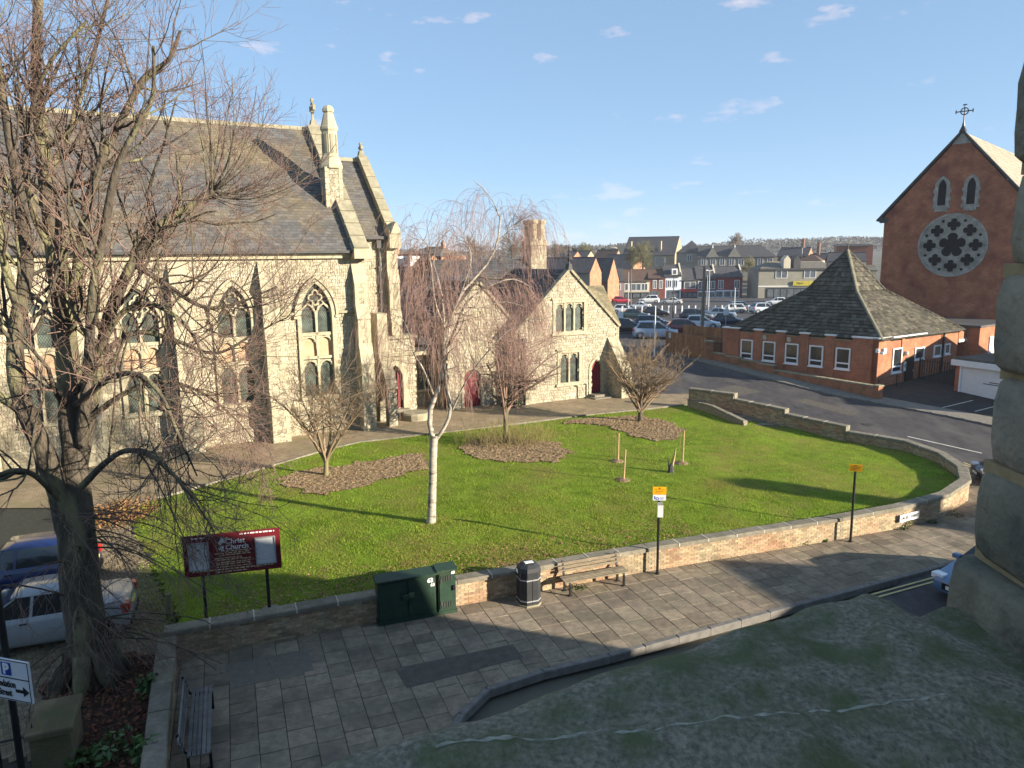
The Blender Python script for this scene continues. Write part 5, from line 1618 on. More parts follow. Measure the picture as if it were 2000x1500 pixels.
# ================================================================== CARS
m_tyre = mat('tyre', (0.012, 0.012, 0.012), rough=.9, bump=0)
m_rim = mat('alloy_rim', (0.35, 0.35, 0.36), rough=.35, bump=0, metal=.6)
m_cglass = glass_mat('car_glass', (0.012, 0.016, 0.02), .04, .8)
m_red_l = mat('tail_lamp', (0.4, 0.015, 0.012), rough=.2, bump=0, spec=.6)
m_clear = mat('head_lamp', (0.75, 0.77, 0.8), rough=.12, bump=0, spec=.7)
m_trim = mat('black_trim', (0.015, 0.015, 0.016), rough=.6, bump=0)
m_plate = mat('number_plate', (0.75, 0.75, 0.7), rough=.5, bump=0)
_paint = {}
def paint(c):
    if c not in _paint: _paint[c] = mat('car_paint', c, rough=.28, var=.04, bump=0, spec=.5, coat=.6)
    return _paint[c]
STY = {  # length, half width, roof z, hood z, cowl x, wind top x, roof rear x, tail base x, belt z, boot z
    'hatch': (4.05, .86, 1.47, .90, .95, .15, -1.35, -1.85, .95, 1.0),
    'small': (3.65, .82, 1.48, .90, .85, .15, -1.25, -1.68, .96, 1.0),
    'estate': (4.6, .88, 1.47, .90, 1.05, .25, -1.75, -2.15, .95, 1.0),
    'saloon': (4.6, .88, 1.43, .88, 1.0, .25, -1.0, -1.65, .94, 1.02),
    'suv': (4.4, .92, 1.68, 1.02, 1.05, .35, -1.6, -2.0, 1.08, 1.15),
    'mpv': (4.3, .88, 1.60, .95, 1.25, .35, -1.55, -1.98, 1.0, 1.05),
    'coupe': (4.3, .88, 1.36, .82, .95, .15, -.75, -1.75, .9, .98)}
def wheel_mb(x, y, r, side):
    t = MB(); n = 20
    for prof_, mb_ in (([(r * .62, -.1), (r * .93, -.1), (r, -.06), (r, .06), (r * .93, .1), (r * .62, .1)], t),):
        vs = []; k = len(prof_)
        for i in range(n):
            a = 2 * PI * i / n
            vs += [(x + q[0] * math.cos(a), y + q[1], r + q[0] * math.sin(a)) for q in prof_]
        mb_.add(vs, [(i * k + j, ((i + 1) % n) * k + j, ((i + 1) % n) * k + (j + 1) % k, i * k + (j + 1) % k) for i in range(n) for j in range(k)])
    rim = MB()
    rim.prism([(x + r * .62 * math.cos(2 * PI * i / n), r + r * .62 * math.sin(2 * PI * i / n)) for i in range(n)], y - .05 if side > 0 else y - .08, y + .08 if side > 0 else y + .05, lambda p, q, h: (p, h, q))
    hole = MB()
    for i in range(5):
        a = 2 * PI * (i + .5) / 5
        c_ = (x + r * .4 * math.cos(a), r + r * .4 * math.sin(a)); s_ = r * .13
        yy = y + side * .083
        hole.sheet([(c_[0] + s_ * math.cos(b), yy, c_[1] + s_ * math.sin(b)) for b in (0, 1.57, 3.14, 4.71)])
    return t, rim, hole

def car(label, c, style, loc, heading, group=None, detail=True):
    L, hw, zr, zh, xc, xw, xr, xt, zb, zt = STY[style]
    root = thing('parked_car', label, 'car', loc, group)
    pm = paint(c)
    f = L / 2
    st = [(f, .38, .60, hw * .72), (f - .06, .24, .68, hw * .84), (f - .28, .18, zh - .14, hw * .95), (f - .75, .17, zh - .05, hw), (xc + .1, .17, zh + .03, hw), (xc - .25, .17, zb, hw),
          (0, .17, zb, hw), (-.9, .17, zb + .01, hw), (xt + .3, .17, zt - .02, hw), (xt, .18, zt, hw * .98), (-f + .22, .2, zt - (.0 if style in ('saloon', 'coupe') else .03), hw * .95), (-f + .05, .25, zt - .12, hw * .88), (-f, .38, zt - .32, hw * .8)]
    b = MB(); n = 10
    for x, z0, z1, w in st:
        h = z1 - z0
        half = [(w * .88, z0), (w * .985, z0 + h * .18), (w, z0 + h * .5), (w * .985, z0 + h * .8), (w * .9, z1 - .015)]
        b.v += [(x, y, z) for y, z in half] + [(x, -y, z) for y, z in half[::-1]]
    m_ = len(st)
    b.f = [(i * n + j, i * n + (j + 1) % n, (i + 1) * n + (j + 1) % n, (i + 1) * n + j) for i in range(m_ - 1) for j in range(n)] + [tuple(range(n)), tuple(range((m_ - 1) * n, m_ * n))[::-1]]
    body = lpart('body', b, pm, root, smooth=True)
    md = body.modifiers.new('edge', 'BEVEL'); md.width = .03; md.segments = 2; md.limit_method = 'ANGLE'; md.angle_limit = .6
    # greenhouse: glass with roof panel and pillars
    wb, wt = hw * .90, hw * .70
    def gh(x0, x1, xa, xb, w0, w1, z0, z1): return [(x0, w0, z0), (x1, w0, z0), (x1, -w0, z0), (x0, -w0, z0), (xa, w1, z1), (xb, w1, z1), (xb, -w1, z1), (xa, -w1, z1)]
    g = MB().add(gh(xc, xt + .02, xw, xr, wb, wt, zb - .04, zr - .04), [(0, 1, 2, 3), (4, 7, 6, 5), (0, 4, 5, 1), (1, 5, 6, 2), (2, 6, 7, 3), (3, 7, 4, 0)])
    lpart('windows', g, m_cglass, root)
    r = MB()
    ns_ = 6; rows = []
    for i in range(ns_ + 1):
        t = i / ns_; x = xw + .06 + (xr - .06 - xw - .06) * t
        arc_ = .035 * math.sin(PI * min(1, max(0, t)))
        r.v += [(x, wt * 1.0, zr - .055), (x, wt * .9, zr - .01 + arc_), (x, 0, zr + .01 + arc_), (x, -wt * .9, zr - .01 + arc_), (x, -wt * 1.0, zr - .055)]
    r.f = [(i * 5 + j, i * 5 + j + 1, (i + 1) * 5 + j + 1, (i + 1) * 5 + j) for i in range(ns_) for j in range(4)] + [(0, 1, 2, 3, 4), tuple(range(ns_ * 5, ns_ * 5 + 5))[::-1], (0, 4, ns_ * 5 + 4, ns_ * 5)]
    lpart('roof', r, pm, root, smooth=True)
    for s in (1, -1):
        def side(x, fz):   # point on the slanted side glass
            z = zb - .04 + (zr - zb) * fz; w = wb + (wt - wb) * fz
            return (x, s * (w + .012), z)
        p = MB()
        for (xb0, xt0, wd) in ((xc, xw, .07), (-.15 if style != 'small' else -.3, -.2 if style != 'small' else -.33, .07), (xt + .02, xr, .16 if style not in ('saloon', 'coupe') else .3)):
            sg = -1 if xb0 == xc else (1 if xb0 == xt + .02 else 0)
            q = [side(xb0 + (sg - 1 if sg == 0 else 0) * 0, 0), side(xb0 + (wd * sg if sg else wd), 0), side(xt0 + (wd * sg if sg else wd), 1), side(xt0, 1)]
            p.sheet(q)
            lpart('pillar', p, pm, root); p = MB()
        if detail:
            lpart('mirror', MB().cbox((xc - .25, s * hw * .98 - .09, zb - .02), (xc - .08, s * hw * .98 + .13 if s > 0 else s * hw * .98 + .09, zb + .12), .03) if s > 0 else MB().cbox((xc - .25, -hw * .98 - .13, zb - .02), (xc - .08, -hw * .98 + .09, zb + .12), .03), pm, root)
            lpart('handle', MB().box((-.05, s * (hw + .0) - .01, zb - .16), (.12, s * hw + .012, zb - .13)), m_trim, root)
        hl = MB().cbox((f - .34, min(s * hw * .92, s * hw * .5), zh - .3), (f - .06, max(s * hw * .92, s * hw * .5), zh - .15), .02)
        lpart('headlight', hl, m_clear, root)
        tl = MB().cbox((-f - .005, min(s * hw * .6, s * hw * .92), zt - .34), (-f + .2, max(s * hw * .6, s * hw * .92), zt - .1), .02)
        lpart('tail_light', tl, m_red_l, root)
        rw_ = .31 if style != 'suv' else .35
        for x in (f - .78, -f + .75):
            t, rim, hole = wheel_mb(x, s * (hw - .1), rw_, s)
            w = lpart('wheel', t, m_tyre, root, True)
            lpart('rim', rim, m_rim, w); lpart('rim_gap', hole, m_tyre, w)
            a = MB()
            pts = [(x + (rw_ + .06) * math.cos(q), rw_ + (rw_ + .06) * math.sin(q)) for q in np.linspace(-.15, PI + .15, 14)]
            a.strip(pts, .05, s * (hw - .04), s * (hw + .012), lambda p_, q_, h_: (p_, h_, q_))
            lpart('wheel_arch', a, m_trim, root)
    lpart('grille', MB().box((f - .03, -hw * .45, .36), (f + .012, hw * .45, .56)), m_trim, root)
    lpart('front_plate', MB().box((f - .02, -.26, .40), (f + .02, .26, .51)), m_plate, root)
    lpart('rear_plate', MB().box((-f - .012, -.26, .62), (-f + .03, .26, .73)), mat_rear, root)
    lpart('rear_bumper', MB().cbox((-f - .02, -hw * .8, .28), (-f + .1, hw * .8, .44), .02), m_trim, root)
    root.rotation_euler = (0, 0, heading)
    return root
mat_rear = mat('rear_plate', (0.65, 0.55, 0.12), rough=.5, bump=0)

def cp(u, v): # point on the sloping car park surface seen at (u, v)
    d = ray(u, v)
    y = 55.0
    for _ in range(400):
        z = EYE + d[2] / d[1] * y
        if z <= terr(0, y) + .06: break
        y += .4
    return (d[0] / d[1] * y, y, terr(0, y) + .06)
CG = 'cars parked in the car park'
D = math.radians
CARS = [
    (1280, 661, (.36, .44, .55), 'mpv', -12, 'pale metallic blue people carrier nearest the tall white lamp column in the car park'),
    (1340, 652, (.17, .02, .022), 'hatch', -10, 'dark red hatchback in the nearest row of the car park beside the wooden pole'),
    (1278, 642, (.035, .045, .09), 'estate', -14, 'dark blue estate car behind the pale people carrier'),
    (1226, 650, (.012, .016, .028), 'hatch', -10, 'very dark navy hatchback half hidden by the flint gable'),
    (1370, 642, (.62, .64, .67), 'hatch', -16, 'white hatchback parked behind the wooden pole'),
    (1421, 636, (.02, .03, .06), 'small', -14, 'small midnight blue car next to the tiled pyramid roof'),
    (1360, 628, (.06, .065, .07), 'suv', -14, 'charcoal grey off-roader in the middle of the car park'),
    (1405, 621, (.11, .16, .24), 'saloon', -14, 'slate blue saloon beyond the small midnight blue car'),
    (1238, 623, (.025, .045, .05), 'saloon', -10, 'dark green saloon near the left end of the middle row'),
    (1281, 618, (.012, .012, .014), 'hatch', -10, 'black hatchback in front of the white posts'),
    (1219, 612, (.45, .48, .5), 'hatch', -10, 'silver car behind the dark green saloon'),
    (1248, 604, (.72, .72, .72), 'coupe', 160, 'bright white low coupe left of the black hatchback'),
    (1213, 592, (.45, .03, .05), 'hatch', -5, 'bright red car at the far left of the car park'),
    (1268, 592, (.74, .74, .73), 'suv', 170, 'white off-roader near the shops at the far side'),
    (1312, 594, (.55, .56, .55), 'coupe', 165, 'silver coupe in front of the white painted shop'),
    (1428, 611, (.5, .52, .52), 'estate', 172, 'silver estate car beyond the row of white posts'),
    (1445, 607, (.70, .70, .66), 'mpv', 5, 'cream white people carrier just behind the silver estate'),
    (1492, 612, (.42, .46, .52), 'suv', 8, 'grey off-roader beside the grey rendered building'),
    (1516, 596, (.72, .73, .74), 'hatch', 168, 'white hatchback by the doors of the grey rendered shop'),
    (790, 597, (.2, .02, .03), 'hatch', 0, 'maroon car by the white wall seen beside the chancel'),
    (812, 600, (.6, .62, .62), 'hatch', 0, 'white car by the white wall seen beside the chancel'),
    (798, 612, (.42, .46, .48), 'saloon', 0, 'silver saloon in the gap between church and hall roofs'),
    (797, 628, (.05, .07, .12), 'estate', 0, 'dark blue estate in the gap between church and hall roofs'),
    (800, 652, (.62, .65, .68), 'suv', 4, 'nearest white car above the porch parapet'),
]
for u, v, c, stl, hd, lab in CARS:
    x, y, z = cp(u, v)
    car(lab, c, stl, (x, y, z), D(hd), CG, detail=y < 95)
# cars close by
car('silver grey car parked on the block paved drive behind the big tree trunk', (.27, .28, .29), 'saloon', (-12.35, 17.85, float(drive_zn(-12, 17.8)) + .01), D(199.5))
car('dark blue car parked beyond the silver car on the drive', (.008, .018, .085), 'hatch', (-14.3, 20.25, float(drive_zn(-14.3, 20.25)) + .01), D(199))
car('steel blue car at the kerb half hidden by the stone ledge and pillar', (.09, .17, .30), 'hatch', (14.55, 20.85, -.11), D(203))
car('black car on the side road showing only its bumper beyond the curved wall', (.012, .012, .014), 'hatch', (22.3, 31.0, road_z(0, 31) + .02), D(165))

# ================================================================== CAR PARK FURNITURE
post0 = None
ORD = 'first second third fourth fifth sixth seventh eighth ninth tenth eleventh twelfth thirteenth fourteenth fifteenth sixteenth seventeenth eighteenth nineteenth twentieth twenty-first twenty-second twenty-third last'.split()
for i in range(24):
    x, y, z = cp(1215 + i * 13, 613 - i * .1)
    if post0 is None:
        post0 = thing('white_post', 'first white timber post from the left in the long car park row', 'post', (x, y, z), 'white posts across the car park')
        lpart('shaft', MB().box((-.09, -.09, 0), (.09, .09, 1.2)), m_white, post0)
        lpart('cap', MB().cbox((-.10, -.10, 1.2), (.10, .10, 1.26), .03), m_white, post0)
    else:
        c_ = copy_tree(post0); c_.location = (x, y, z)
        c_['label'] = ORD[i] + ' white timber post from the left in the long car park row'
def pole(u, vb, vt, r, m, label, cat='lamp column', head=None, Y=None, name='lamp_column'):
    x, y, z = cp(u, vb) if Y is None else tuple(aty(u, vb, Y))
    top = aty(u, vt, y).z
    t = thing(name, label, cat, (x, y, z))
    part('pole', MB().tube([(x, y, z - .1), (x, y, z + (top - z) * .3), (x, y, top)], [r * 1.25, r, r * .7], 8), m, t)
    if head: 
        for dx in head: part('lamp_head', MB().tube([(x, y, top - .05), (x + dx * .5, y, top + .12), (x + dx, y, top + .1)], [.05, .07, .12], 6), m, t)
    return t
m_pole = mat('weathered_pole', (0.20, 0.17, 0.13), rough=.95, var=.25, bump=.3)
pole(1278, 700, 598, .06, m_white, 'slim bright white column standing in front of the pale blue people carrier', 'post', name='white_column')
pole(1371, 662, 520, .16, m_pole, 'thick weathered wooden utility pole in the car park', 'utility pole', name='utility_pole')
pole(1314, 628, 539, .07, m_iron, 'dark double headed lamp column in front of the white shop', head=(-.9, .9))
pole(1232, 596, 525, .1, m_pole, 'wooden pole left of the cream windowed shop', 'utility pole', name='utility_pole')
pole(1227, 596, 531, .06, m_galv, 'thin grey column beside the left wooden pole', 'column', name='metal_column')
pole(1384, 596, 529, .06, m_white, 'pale lamp column with side lamps right of the thick pole', head=(-.7, .7))
pole(1380, 596, 538, .05, m_galv, 'thin steel column between the thick pole and the pale lamp column', 'column', name='metal_column')
pole(1563, 560, 484, .08, m_galv, 'tall grey street lamp rising beyond the grey rendered shop', head=(.9,), Y=210)
pole(1434, 612, 562, .07, m_white, 'white sign post with a small square head near the red shop', 'sign post', name='sign_post')
pole(821, 590, 524, .18, m_white, 'white flagpole-like mast near the white wall left of the hall roofs', 'mast', name='mast')
for u, v, lab in ((1211, 650, 'white parking notice on a short post at the left edge of the car park'), (1417, 640, 'white parking notice on a post above the hall parapet')):
    x, y, z = cp(u, v)
    t = thing('parking_notice', lab, 'sign', (x, y, z))
    part('post', MB().tube([(x, y, z), (x, y, z + 1.9)], .04, 6), m_galv, t)
    part('board', MB().box((x - .3, y - .07, z + 1.4), (x + .3, y - .04, z + 2.1)), m_white, t)

# ================================================================== TOWN BEYOND
m_tb = brick_mat('town_orange_brick', (.82, -.57), (0.46, 0.20, 0.10), (0.38, 0.15, 0.075), (0.35, 0.25, 0.18))
m_tb2 = brick_mat('town_dark_brick', (.98, -.2), (0.22, 0.065, 0.045), (0.17, 0.05, 0.035), (0.2, 0.12, 0.09))
m_roofA = mat('town_slate', (0.065, 0.062, 0.066), var=.25, scale=1.2, bump=.2, rough=.75)
m_roofB = mat('town_brown_tile', (0.10, 0.062, 0.045), var=.25, scale=1.2, bump=.2)
m_roofC = mat('town_grey_tile', (0.15, 0.135, 0.11), var=.25, scale=1.2, bump=.2)
m_tstone = mat('town_tan_stone', (0.36, 0.285, 0.18), var=.15, scale=.8, bump=.2)
m_tgrey = mat('town_grey_render', (0.25, 0.235, 0.19), var=.15, scale=.5, bump=.1)
m_twin = glass_mat('town_window', (0.10, 0.115, 0.13), .15)
m_cream = mat('cream_render', (0.55, 0.49, 0.37), var=.1, scale=1, bump=.05)
m_pred = mat('red_painted_wall', (0.26, 0.03, 0.032), var=.12, scale=1, bump=.05)
m_pwhite = mat('white_painted_wall', (0.66, 0.70, 0.76), var=.06, scale=1, bump=.05)
m_navy = mat('navy_shopfront', (0.012, 0.014, 0.07), rough=.5, bump=0)
m_rawn = mat('red_fascia', (0.42, 0.03, 0.025), rough=.5, bump=0)
m_yell = mat('yellow_fascia', (0.42, 0.35, 0.04), rough=.5, bump=0)
m_dsf = mat('dark_shopfront', (0.02, 0.022, 0.026), rough=.4, bump=0)
m_purp = mat('mauve_wall', (0.27, 0.19, 0.19), var=.1, bump=.05)

def house(label, cat, p0, th, W, dep, z0, ze, zr, wall, roofm, side=None, hip=(0, 0), wins=(), chim=(), gable_m=None, name='house', group=None, over=.35, wf=None, jet=()):
    """front face from p0 along heading th (W wide), depth dep behind; ridge parallel to the front; wins (s0, s1, z0, z1) on the front"""
    e = (math.cos(th), math.sin(th)); nn = (-e[1], e[0])
    T = frame(p0, e, nn)
    h = thing(name, label, cat, (p0[0], p0[1], z0), group)
    sm = side or wall
    part('wall', MB().box((0, 0, z0 - 1.5), (W, .3, ze), T), wall, h)
    part('side_wall', MB().box((W - .3, .02, z0 - 1.5), (W + .01, dep, ze - .01), T), sm, h)
    part('side_wall', MB().box((-.01, .02, z0 - 1.5), (.3, dep, ze - .01), T), sm, h)
    part('rear_wall', MB().box((.05, dep - .3, z0 - 1.5), (W - .05, dep - .02, ze - .02), T), wall, h)
    hl, hr_ = hip; m = dep / 2
    A, B, C_, D_ = T(-over * (hl == 0) - .2 * (hl > 0), -over, ze - .05), T(W + over * .3, -over, ze - .05), T(W - hr_, m, zr), T(hl, m, zr)
    A2, B2 = T(-over * (hl == 0) - .2 * (hl > 0), dep + over, ze - .05), T(W + over * .3, dep + over, ze - .05)
    r = MB().add([A, B, C_, D_, A2, B2], [(0, 1, 2, 3), (5, 4, 3, 2)] + ([(1, 5, 2)] if hr_ else []) + ([(4, 0, 3)] if hl else []))
    rf = part('roof', r, roofm, h)
    rr = MB().tube([T(hl, m, zr + .05), T(W - hr_, m, zr + .05)], .12, 5); part('ridge', rr, m_cope if roofm is m_roofC else roofm, rf)
    if not hr_: part('gable', MB().prism([(.02, ze - .06), (dep - .02, ze - .06), (m, zr - .12)], W - .25, W + .02, lambda p, q, k: T(k, p, q)), gable_m or sm, h)
    if not hl: part('gable', MB().prism([(.02, ze - .06), (dep - .02, ze - .06), (m, zr - .12)], -.02, .25, lambda p, q, k: T(k, p, q)), gable_m or sm, h)
    part('gutter', MB().box((-.1, -over - .1, ze - .14), (W + .1, -over + .02, ze), T), m_iron, h)
    for s0, s1, a, b in wins:
        w = part('window', MB().ring([(s0, a), (s1, a), (s1, b), (s0, b)], [(s0 + .1, a + .1), (s1 - .1, a + .1), (s1 - .1, b - .1), (s0 + .1, b - .1)], -.12, .02, lambda p, q, k: T(p, k, q)), wf or m_upvc, h)
        g = MB().box((s0 + .08, -.06, a + .08), (s1 - .08, -.03, b - .08), T); part('pane', g, m_twin, w)
        if s1 - s0 > .9: part('mullion', MB().box(((s0 + s1) / 2 - .05, -.11, a), ((s0 + s1) / 2 + .05, -.02, b), T), wf or m_upvc, w)
    for cs, cd, cz in chim:
        c = part('chimney', MB().box((cs - .4, cd - .3, zr - 1.6), (cs + .4, cd + .3, cz), T), m_tb, h)
        for k in (-.18, .18): part('chimney_pot', MB().lathe([(.11, 0), (.09, .45)], T(cs + k, cd, cz), 8), m_tb, c)
    return h, T

YS = 190.0
def sx(u, Y=YS): return aty(u, 560, Y).x
def sz(v, Y=YS, u=1380): return aty(u, v, Y).z
SHOPS = [
    (1184, 1219, 547, 524, m_purp, m_roofA, [(.28, .52, .52, .85), (.6, .8, .52, .85)], 'mauve terraced house at the left end of the shop row', (m_white, .1, .6)),
    (1219, 1268, 548, 526, m_cream, m_roofB, [(.02, .16, .5, .88), (.28, .66, .5, .88), (.68, .93, .5, .88)], 'shop with a row of cream windows over a dark front', (m_dsf, 0, 1)),
    (1268, 1299, 542, 526, m_tb2, m_roofB, [(.22, .46, .5, .9), (.6, .84, .5, .9)], 'red brick house with two tall white windows in the shop row', (m_twin, .05, .6)),
    (1299, 1330, 539, 517, m_pwhite, m_roofA, [(.12, .4, .52, .84), (.5, .78, .52, .84)], 'white painted three storey shop with a dormer', (m_twin, .15, .9)),
    (1330, 1362, 547, 524, m_dsf, m_roofA, [(.18, .9, .55, .92)], 'dark shop with a red fascia over a navy front', (m_navy, .05, 1)),
    (1362, 1397, 544, 520, m_dsf, m_roofA, [(.03, .42, .48, .88), (.55, .97, .48, .88)], 'black upper storey shop over a white shopfront', (m_pwhite, 0, 1)),
    (1397, 1449, 541, 521, m_pred, m_roofA, [(.1, .3, .45, .85), (.7, .9, .45, .85)], 'deep red painted corner shop with white windows', (m_pwhite, 0, .92)),
]
for k, (u0, u1, ve, vr, wm, rm, wins, lab, front) in enumerate(SHOPS):
    x0, x1 = sx(u0), sx(u1); W = x1 - x0; z0 = -1.25; ze, zr = sz(ve), sz(vr)
    H = ze - z0
    h, T = house(lab, 'shop', (x0, YS), D(-3), W, 9, z0, ze, zr, wm, rm, side=m_pred if wm is m_pred else None, wins=[(a * W, b * W, z0 + c_ * H, z0 + d_ * H) for a, b, c_, d_ in wins], name='terraced_shop', gable_m=m_cream, hip=(0, 0))
    fm, fa, fb_ = front
    sf = part('shopfront', MB().box((fa * W + .1, -.16, z0), (fb_ * W - .1, -.02, z0 + H * .40), T), fm, h)
    for q in range(3):
        a = fa * W + .25 + q * (fb_ - fa) * W * .32
        part('shop_window', MB().box((a, -.2, z0 + .5), (a + (fb_ - fa) * W * .26, -.17, z0 + H * .33), T), m_twin, sf)
    if k == 4: part('fascia', MB().box((0, -.5, z0 + H * .38), (W, -.05, z0 + H * .54), T), m_rawn, h)
    if k == 3:
        part('dormer', MB().box((W * .4, -.2, ze + .4), (W * .75, 2, ze + 1.9), T), m_white, h)
        part('dormer_window', MB().box((W * .48, -.25, ze + .6), (W * .67, -.2, ze + 1.6), T), m_twin, h)
    if k in (3, 5, 6): part('party_wall', MB().prism([(0, ze - .1), (9, ze - .1), (4.5, zr + .5)], W - .15, W + .2, lambda p, q, j: T(j, p, q)), m_cream, h)
# grey rendered long building
x0, x1 = sx(1481, 182), sx(1640, 182); W = x1 - x0; ze = sz(528, 182); z0 = -1.0
h, T = house('long grey rendered two storey building with blue-framed windows and a yellow shop sign', 'shop', (x0, 182), D(-4), W, 11, z0, ze, sz(514, 182), m_tgrey, m_roofC, hip=(3, 3), name='rendered_building',
             wins=[(W * .20, W * .34, z0 + 5.0, z0 + 6.9), (W * .54, W * .68, z0 + 5.0, z0 + 6.9)])
part('fascia', MB().box((0, -.5, ze - .05), (W, .2, ze + .3), T), m_iron, h)
part('string_band', MB().box((0, -.08, z0 + 3.0), (W, .02, z0 + 3.2), T), m_white, h)
sf = part('shopfront', MB().box((W * .1, -.14, z0), (W * .62, -.02, z0 + 2.7), T), m_dsf, h)
for q in range(6): part('shop_window', MB().box((W * (.11 + q * .08), -.18, z0 + .4), (W * (.18 + q * .08), -.15, z0 + 2.4), T), m_twin, sf)
yb = part('shop_sign', MB().box((W * .41, -.42, z0 + 3.2), (W * .66, -.1, z0 + 4.3), T), m_yell, h)
text_part('Mart', .8, m_black, yb, T(W * .49, -.44, z0 + 3.75), (math.cos(D(-4)), math.sin(D(-4)), 0))
for cs in (.30, .42):
    part('dormer', MB().prism([(W * cs, ze), (W * cs + 1.6, ze), (W * cs + 1.6, ze + 2.4), (W * cs + .8, ze + 3.4), (W * cs, ze + 2.4)], .5, 3.5, lambda p, q, j: T(p, j, q)), m_cream if cs < .4 else m_roofA, h)

# brick gabled house in mid distance, end wall in the sun
def at_u(u, v, Y): p = aty(u, v, Y); return (p.x, p.y)
p = aty(1152, 533, 145); ze = p.z; zr = aty(1170, 503, 145).z
L_ = 12.0; th = D(-28)
q0 = (p.x - L_ * math.cos(th), p.y - L_ * math.sin(th))
house('slate roofed house with an orange brick end wall just behind the hall gable', 'house', q0, th, L_, 6.2, 1, ze, zr, m_tgrey, m_roofA, side=m_tb, gable_m=m_tb, name='brick_house')
TH = -33
def far_house(label, u, ve, vr, Y, Wd, dep, zbase, wall=m_tb2, roof=m_roofB, side=m_tb, hip=(0, 0), wins=(), chim=(), th=TH, name='brick_house', cat='house'):
    """right-hand front corner at u; eave at image row ve, ridge at vr"""
    p = aty(u, ve, Y); t = D(th); c = (p.x - Wd * math.cos(t), p.y - Wd * math.sin(t))
    return house(label, cat, c, t, Wd, dep, zbase, p.z, aty(u, vr, Y).z, wall, roof, side=side, gable_m=side, hip=hip, wins=wins, chim=chim, name=name)
h, T = far_house('dark brick house with two white dormers and an orange gable beyond the car park', 823, 528, 497, 140, 10, 7.5, 1.0, wins=[(2, 3, 3, 5), (5.6, 7, 3, 5)], chim=[(.8, 3.7, 12.2)])
zz = aty(823, 520, 140).z
for s in (2.2, 5.4):
    part('dormer', MB().box((s, .3, zz), (s + 1.7, 3, zz + 1.9), T), m_white, h)
    part('dormer_window', MB().box((s + .25, .22, zz + .35), (s + 1.45, .3, zz + 1.6), T), m_twin, h)
far_house('orange brick house with hipped brown roof behind the dormer house', 862, 500, 482, 165, 11, 9, 2, roof=m_roofC, hip=(3, 3), chim=[(8, 4.5, 13.2)])
far_house('small cream rendered house beside the white mast', 868, 550, 536, 128, 4.0, 5, 1.0, wall=m_cream, side=m_cream, roof=m_roofC)
far_house('orange brick gabled house with white bargeboards left of the wooden pole', 1236, 525, 497, 215, 10, 9, 1, roof=m_roofA)
far_house('brick gable peeping over the slate roof right of the hall chimney', 1119, 503, 491, 230, 7, 6, 3, roof=m_roofA)
far_house('second small brick gable right of the hall chimney', 1146, 503, 490, 240, 7, 6, 3, roof=m_roofA, side=m_tstone)
far_house('brick house with steep brown gable above the orange end wall', 1198, 510, 488, 225, 7, 7, 2, roof=m_roofB)
far_house('orange brick house cut off by the flint gable', 1187, 548, 505, 170, 6, 6, 0, roof=m_roofA)
# tan stone college-like buildings on the rise
h, T = far_house('tan stone hall with steep dark roof and a large sunlit gable on the rise', 1318, 498, 461, 270, 19, 15, 3, wall=m_tstone, side=m_tstone, roof=m_roofA, wins=[(12, 13, 6, 9), (14.5, 15.5, 6, 9)], chim=[], name='stone_hall', cat='hall', th=-24)
for s in (1.5, 12.5): part('chimney', MB().box((s, 1.2, 9), (s + 1.2, 2.6, aty(1300, 470, 270).z), T), m_tstone, h)
h, T = far_house('square tan building with a pointed pyramid roof on the rise', 1374, 493, 469, 255, 9, 9, 2, wall=m_tgrey, side=m_tstone, roof=m_roofA, hip=(4.45, 4.45), wins=[(3.6, 5.2, 7.6, 9.8), (1.8, 2.8, 4, 6), (5.6, 6.6, 4, 6)], th=-20, name='stone_building', cat='building')
h, T = far_house('long tan building with small gables along its dark roof on the rise', 1518, 501, 479, 245, 25, 11, 2.5, wall=m_tgrey, side=m_tstone, roof=m_roofA, hip=(0, 4.5), wins=[(1 + k * 3.0, 2.6 + k * 3.0, 6.2, 8.4) for k in range(8)], th=-14, name='stone_building', cat='building')
for s in (2.5, 9.5):
    zz = aty(1420, 501, 245).z
    g = part('roof_gable', MB().prism([(s, zz - .2), (s + 4.2, zz - .2), (s + 2.1, zz + 3.0)], -.3, 4, lambda p, q, j: T(p, j, q)), m_tgrey, h)
    part('gable_finial', MB().tube([T(s + 2.1, -.3, zz + 2.9), T(s + 2.1, -.3, zz + 3.9)], [.2, .05], 6), m_white, g)
far_house('dark roofed house with a brick stack right of the long tan building', 1578, 500, 483, 230, 9, 8, 2, wall=m_tb2, side=m_tb, roof=m_roofA, chim=[(6.5, 4, 14.2)])
far_house('brown hipped roof house below the street lamp', 1604, 509, 497, 200, 6, 6, 1, wall=m_tb2, roof=m_roofB, hip=(2.5, 2.5), side=m_cream)
far_house('low brick house with a yellow stack left of the pyramid roof spike', 1640, 512, 495, 215, 8, 7, 1, wall=m_tb2, roof=m_roofA, side=m_cream, chim=[(1.5, 3, 12.8)])
h, T = far_house('flat roofed brown brick block between the pyramid roof and the red church', 1706, 479, 477, 200, 9, 10, 1, wall=m_tb2, side=m_tb, roof=m_roofA, wins=[], th=-20, name='brick_block', cat='building')
far_house('dark slated terrace in the gap beside the red church', 1692, 510, 493, 150, 7, 6, 1, wall=m_cream, side=m_tb, roof=m_roofA, th=-20)
far_house('white walled house low in the gap beside the red church', 1712, 528, 520, 118, 5, 5, 1, wall=m_cream, side=m_cream, roof=m_roofC, th=-20)
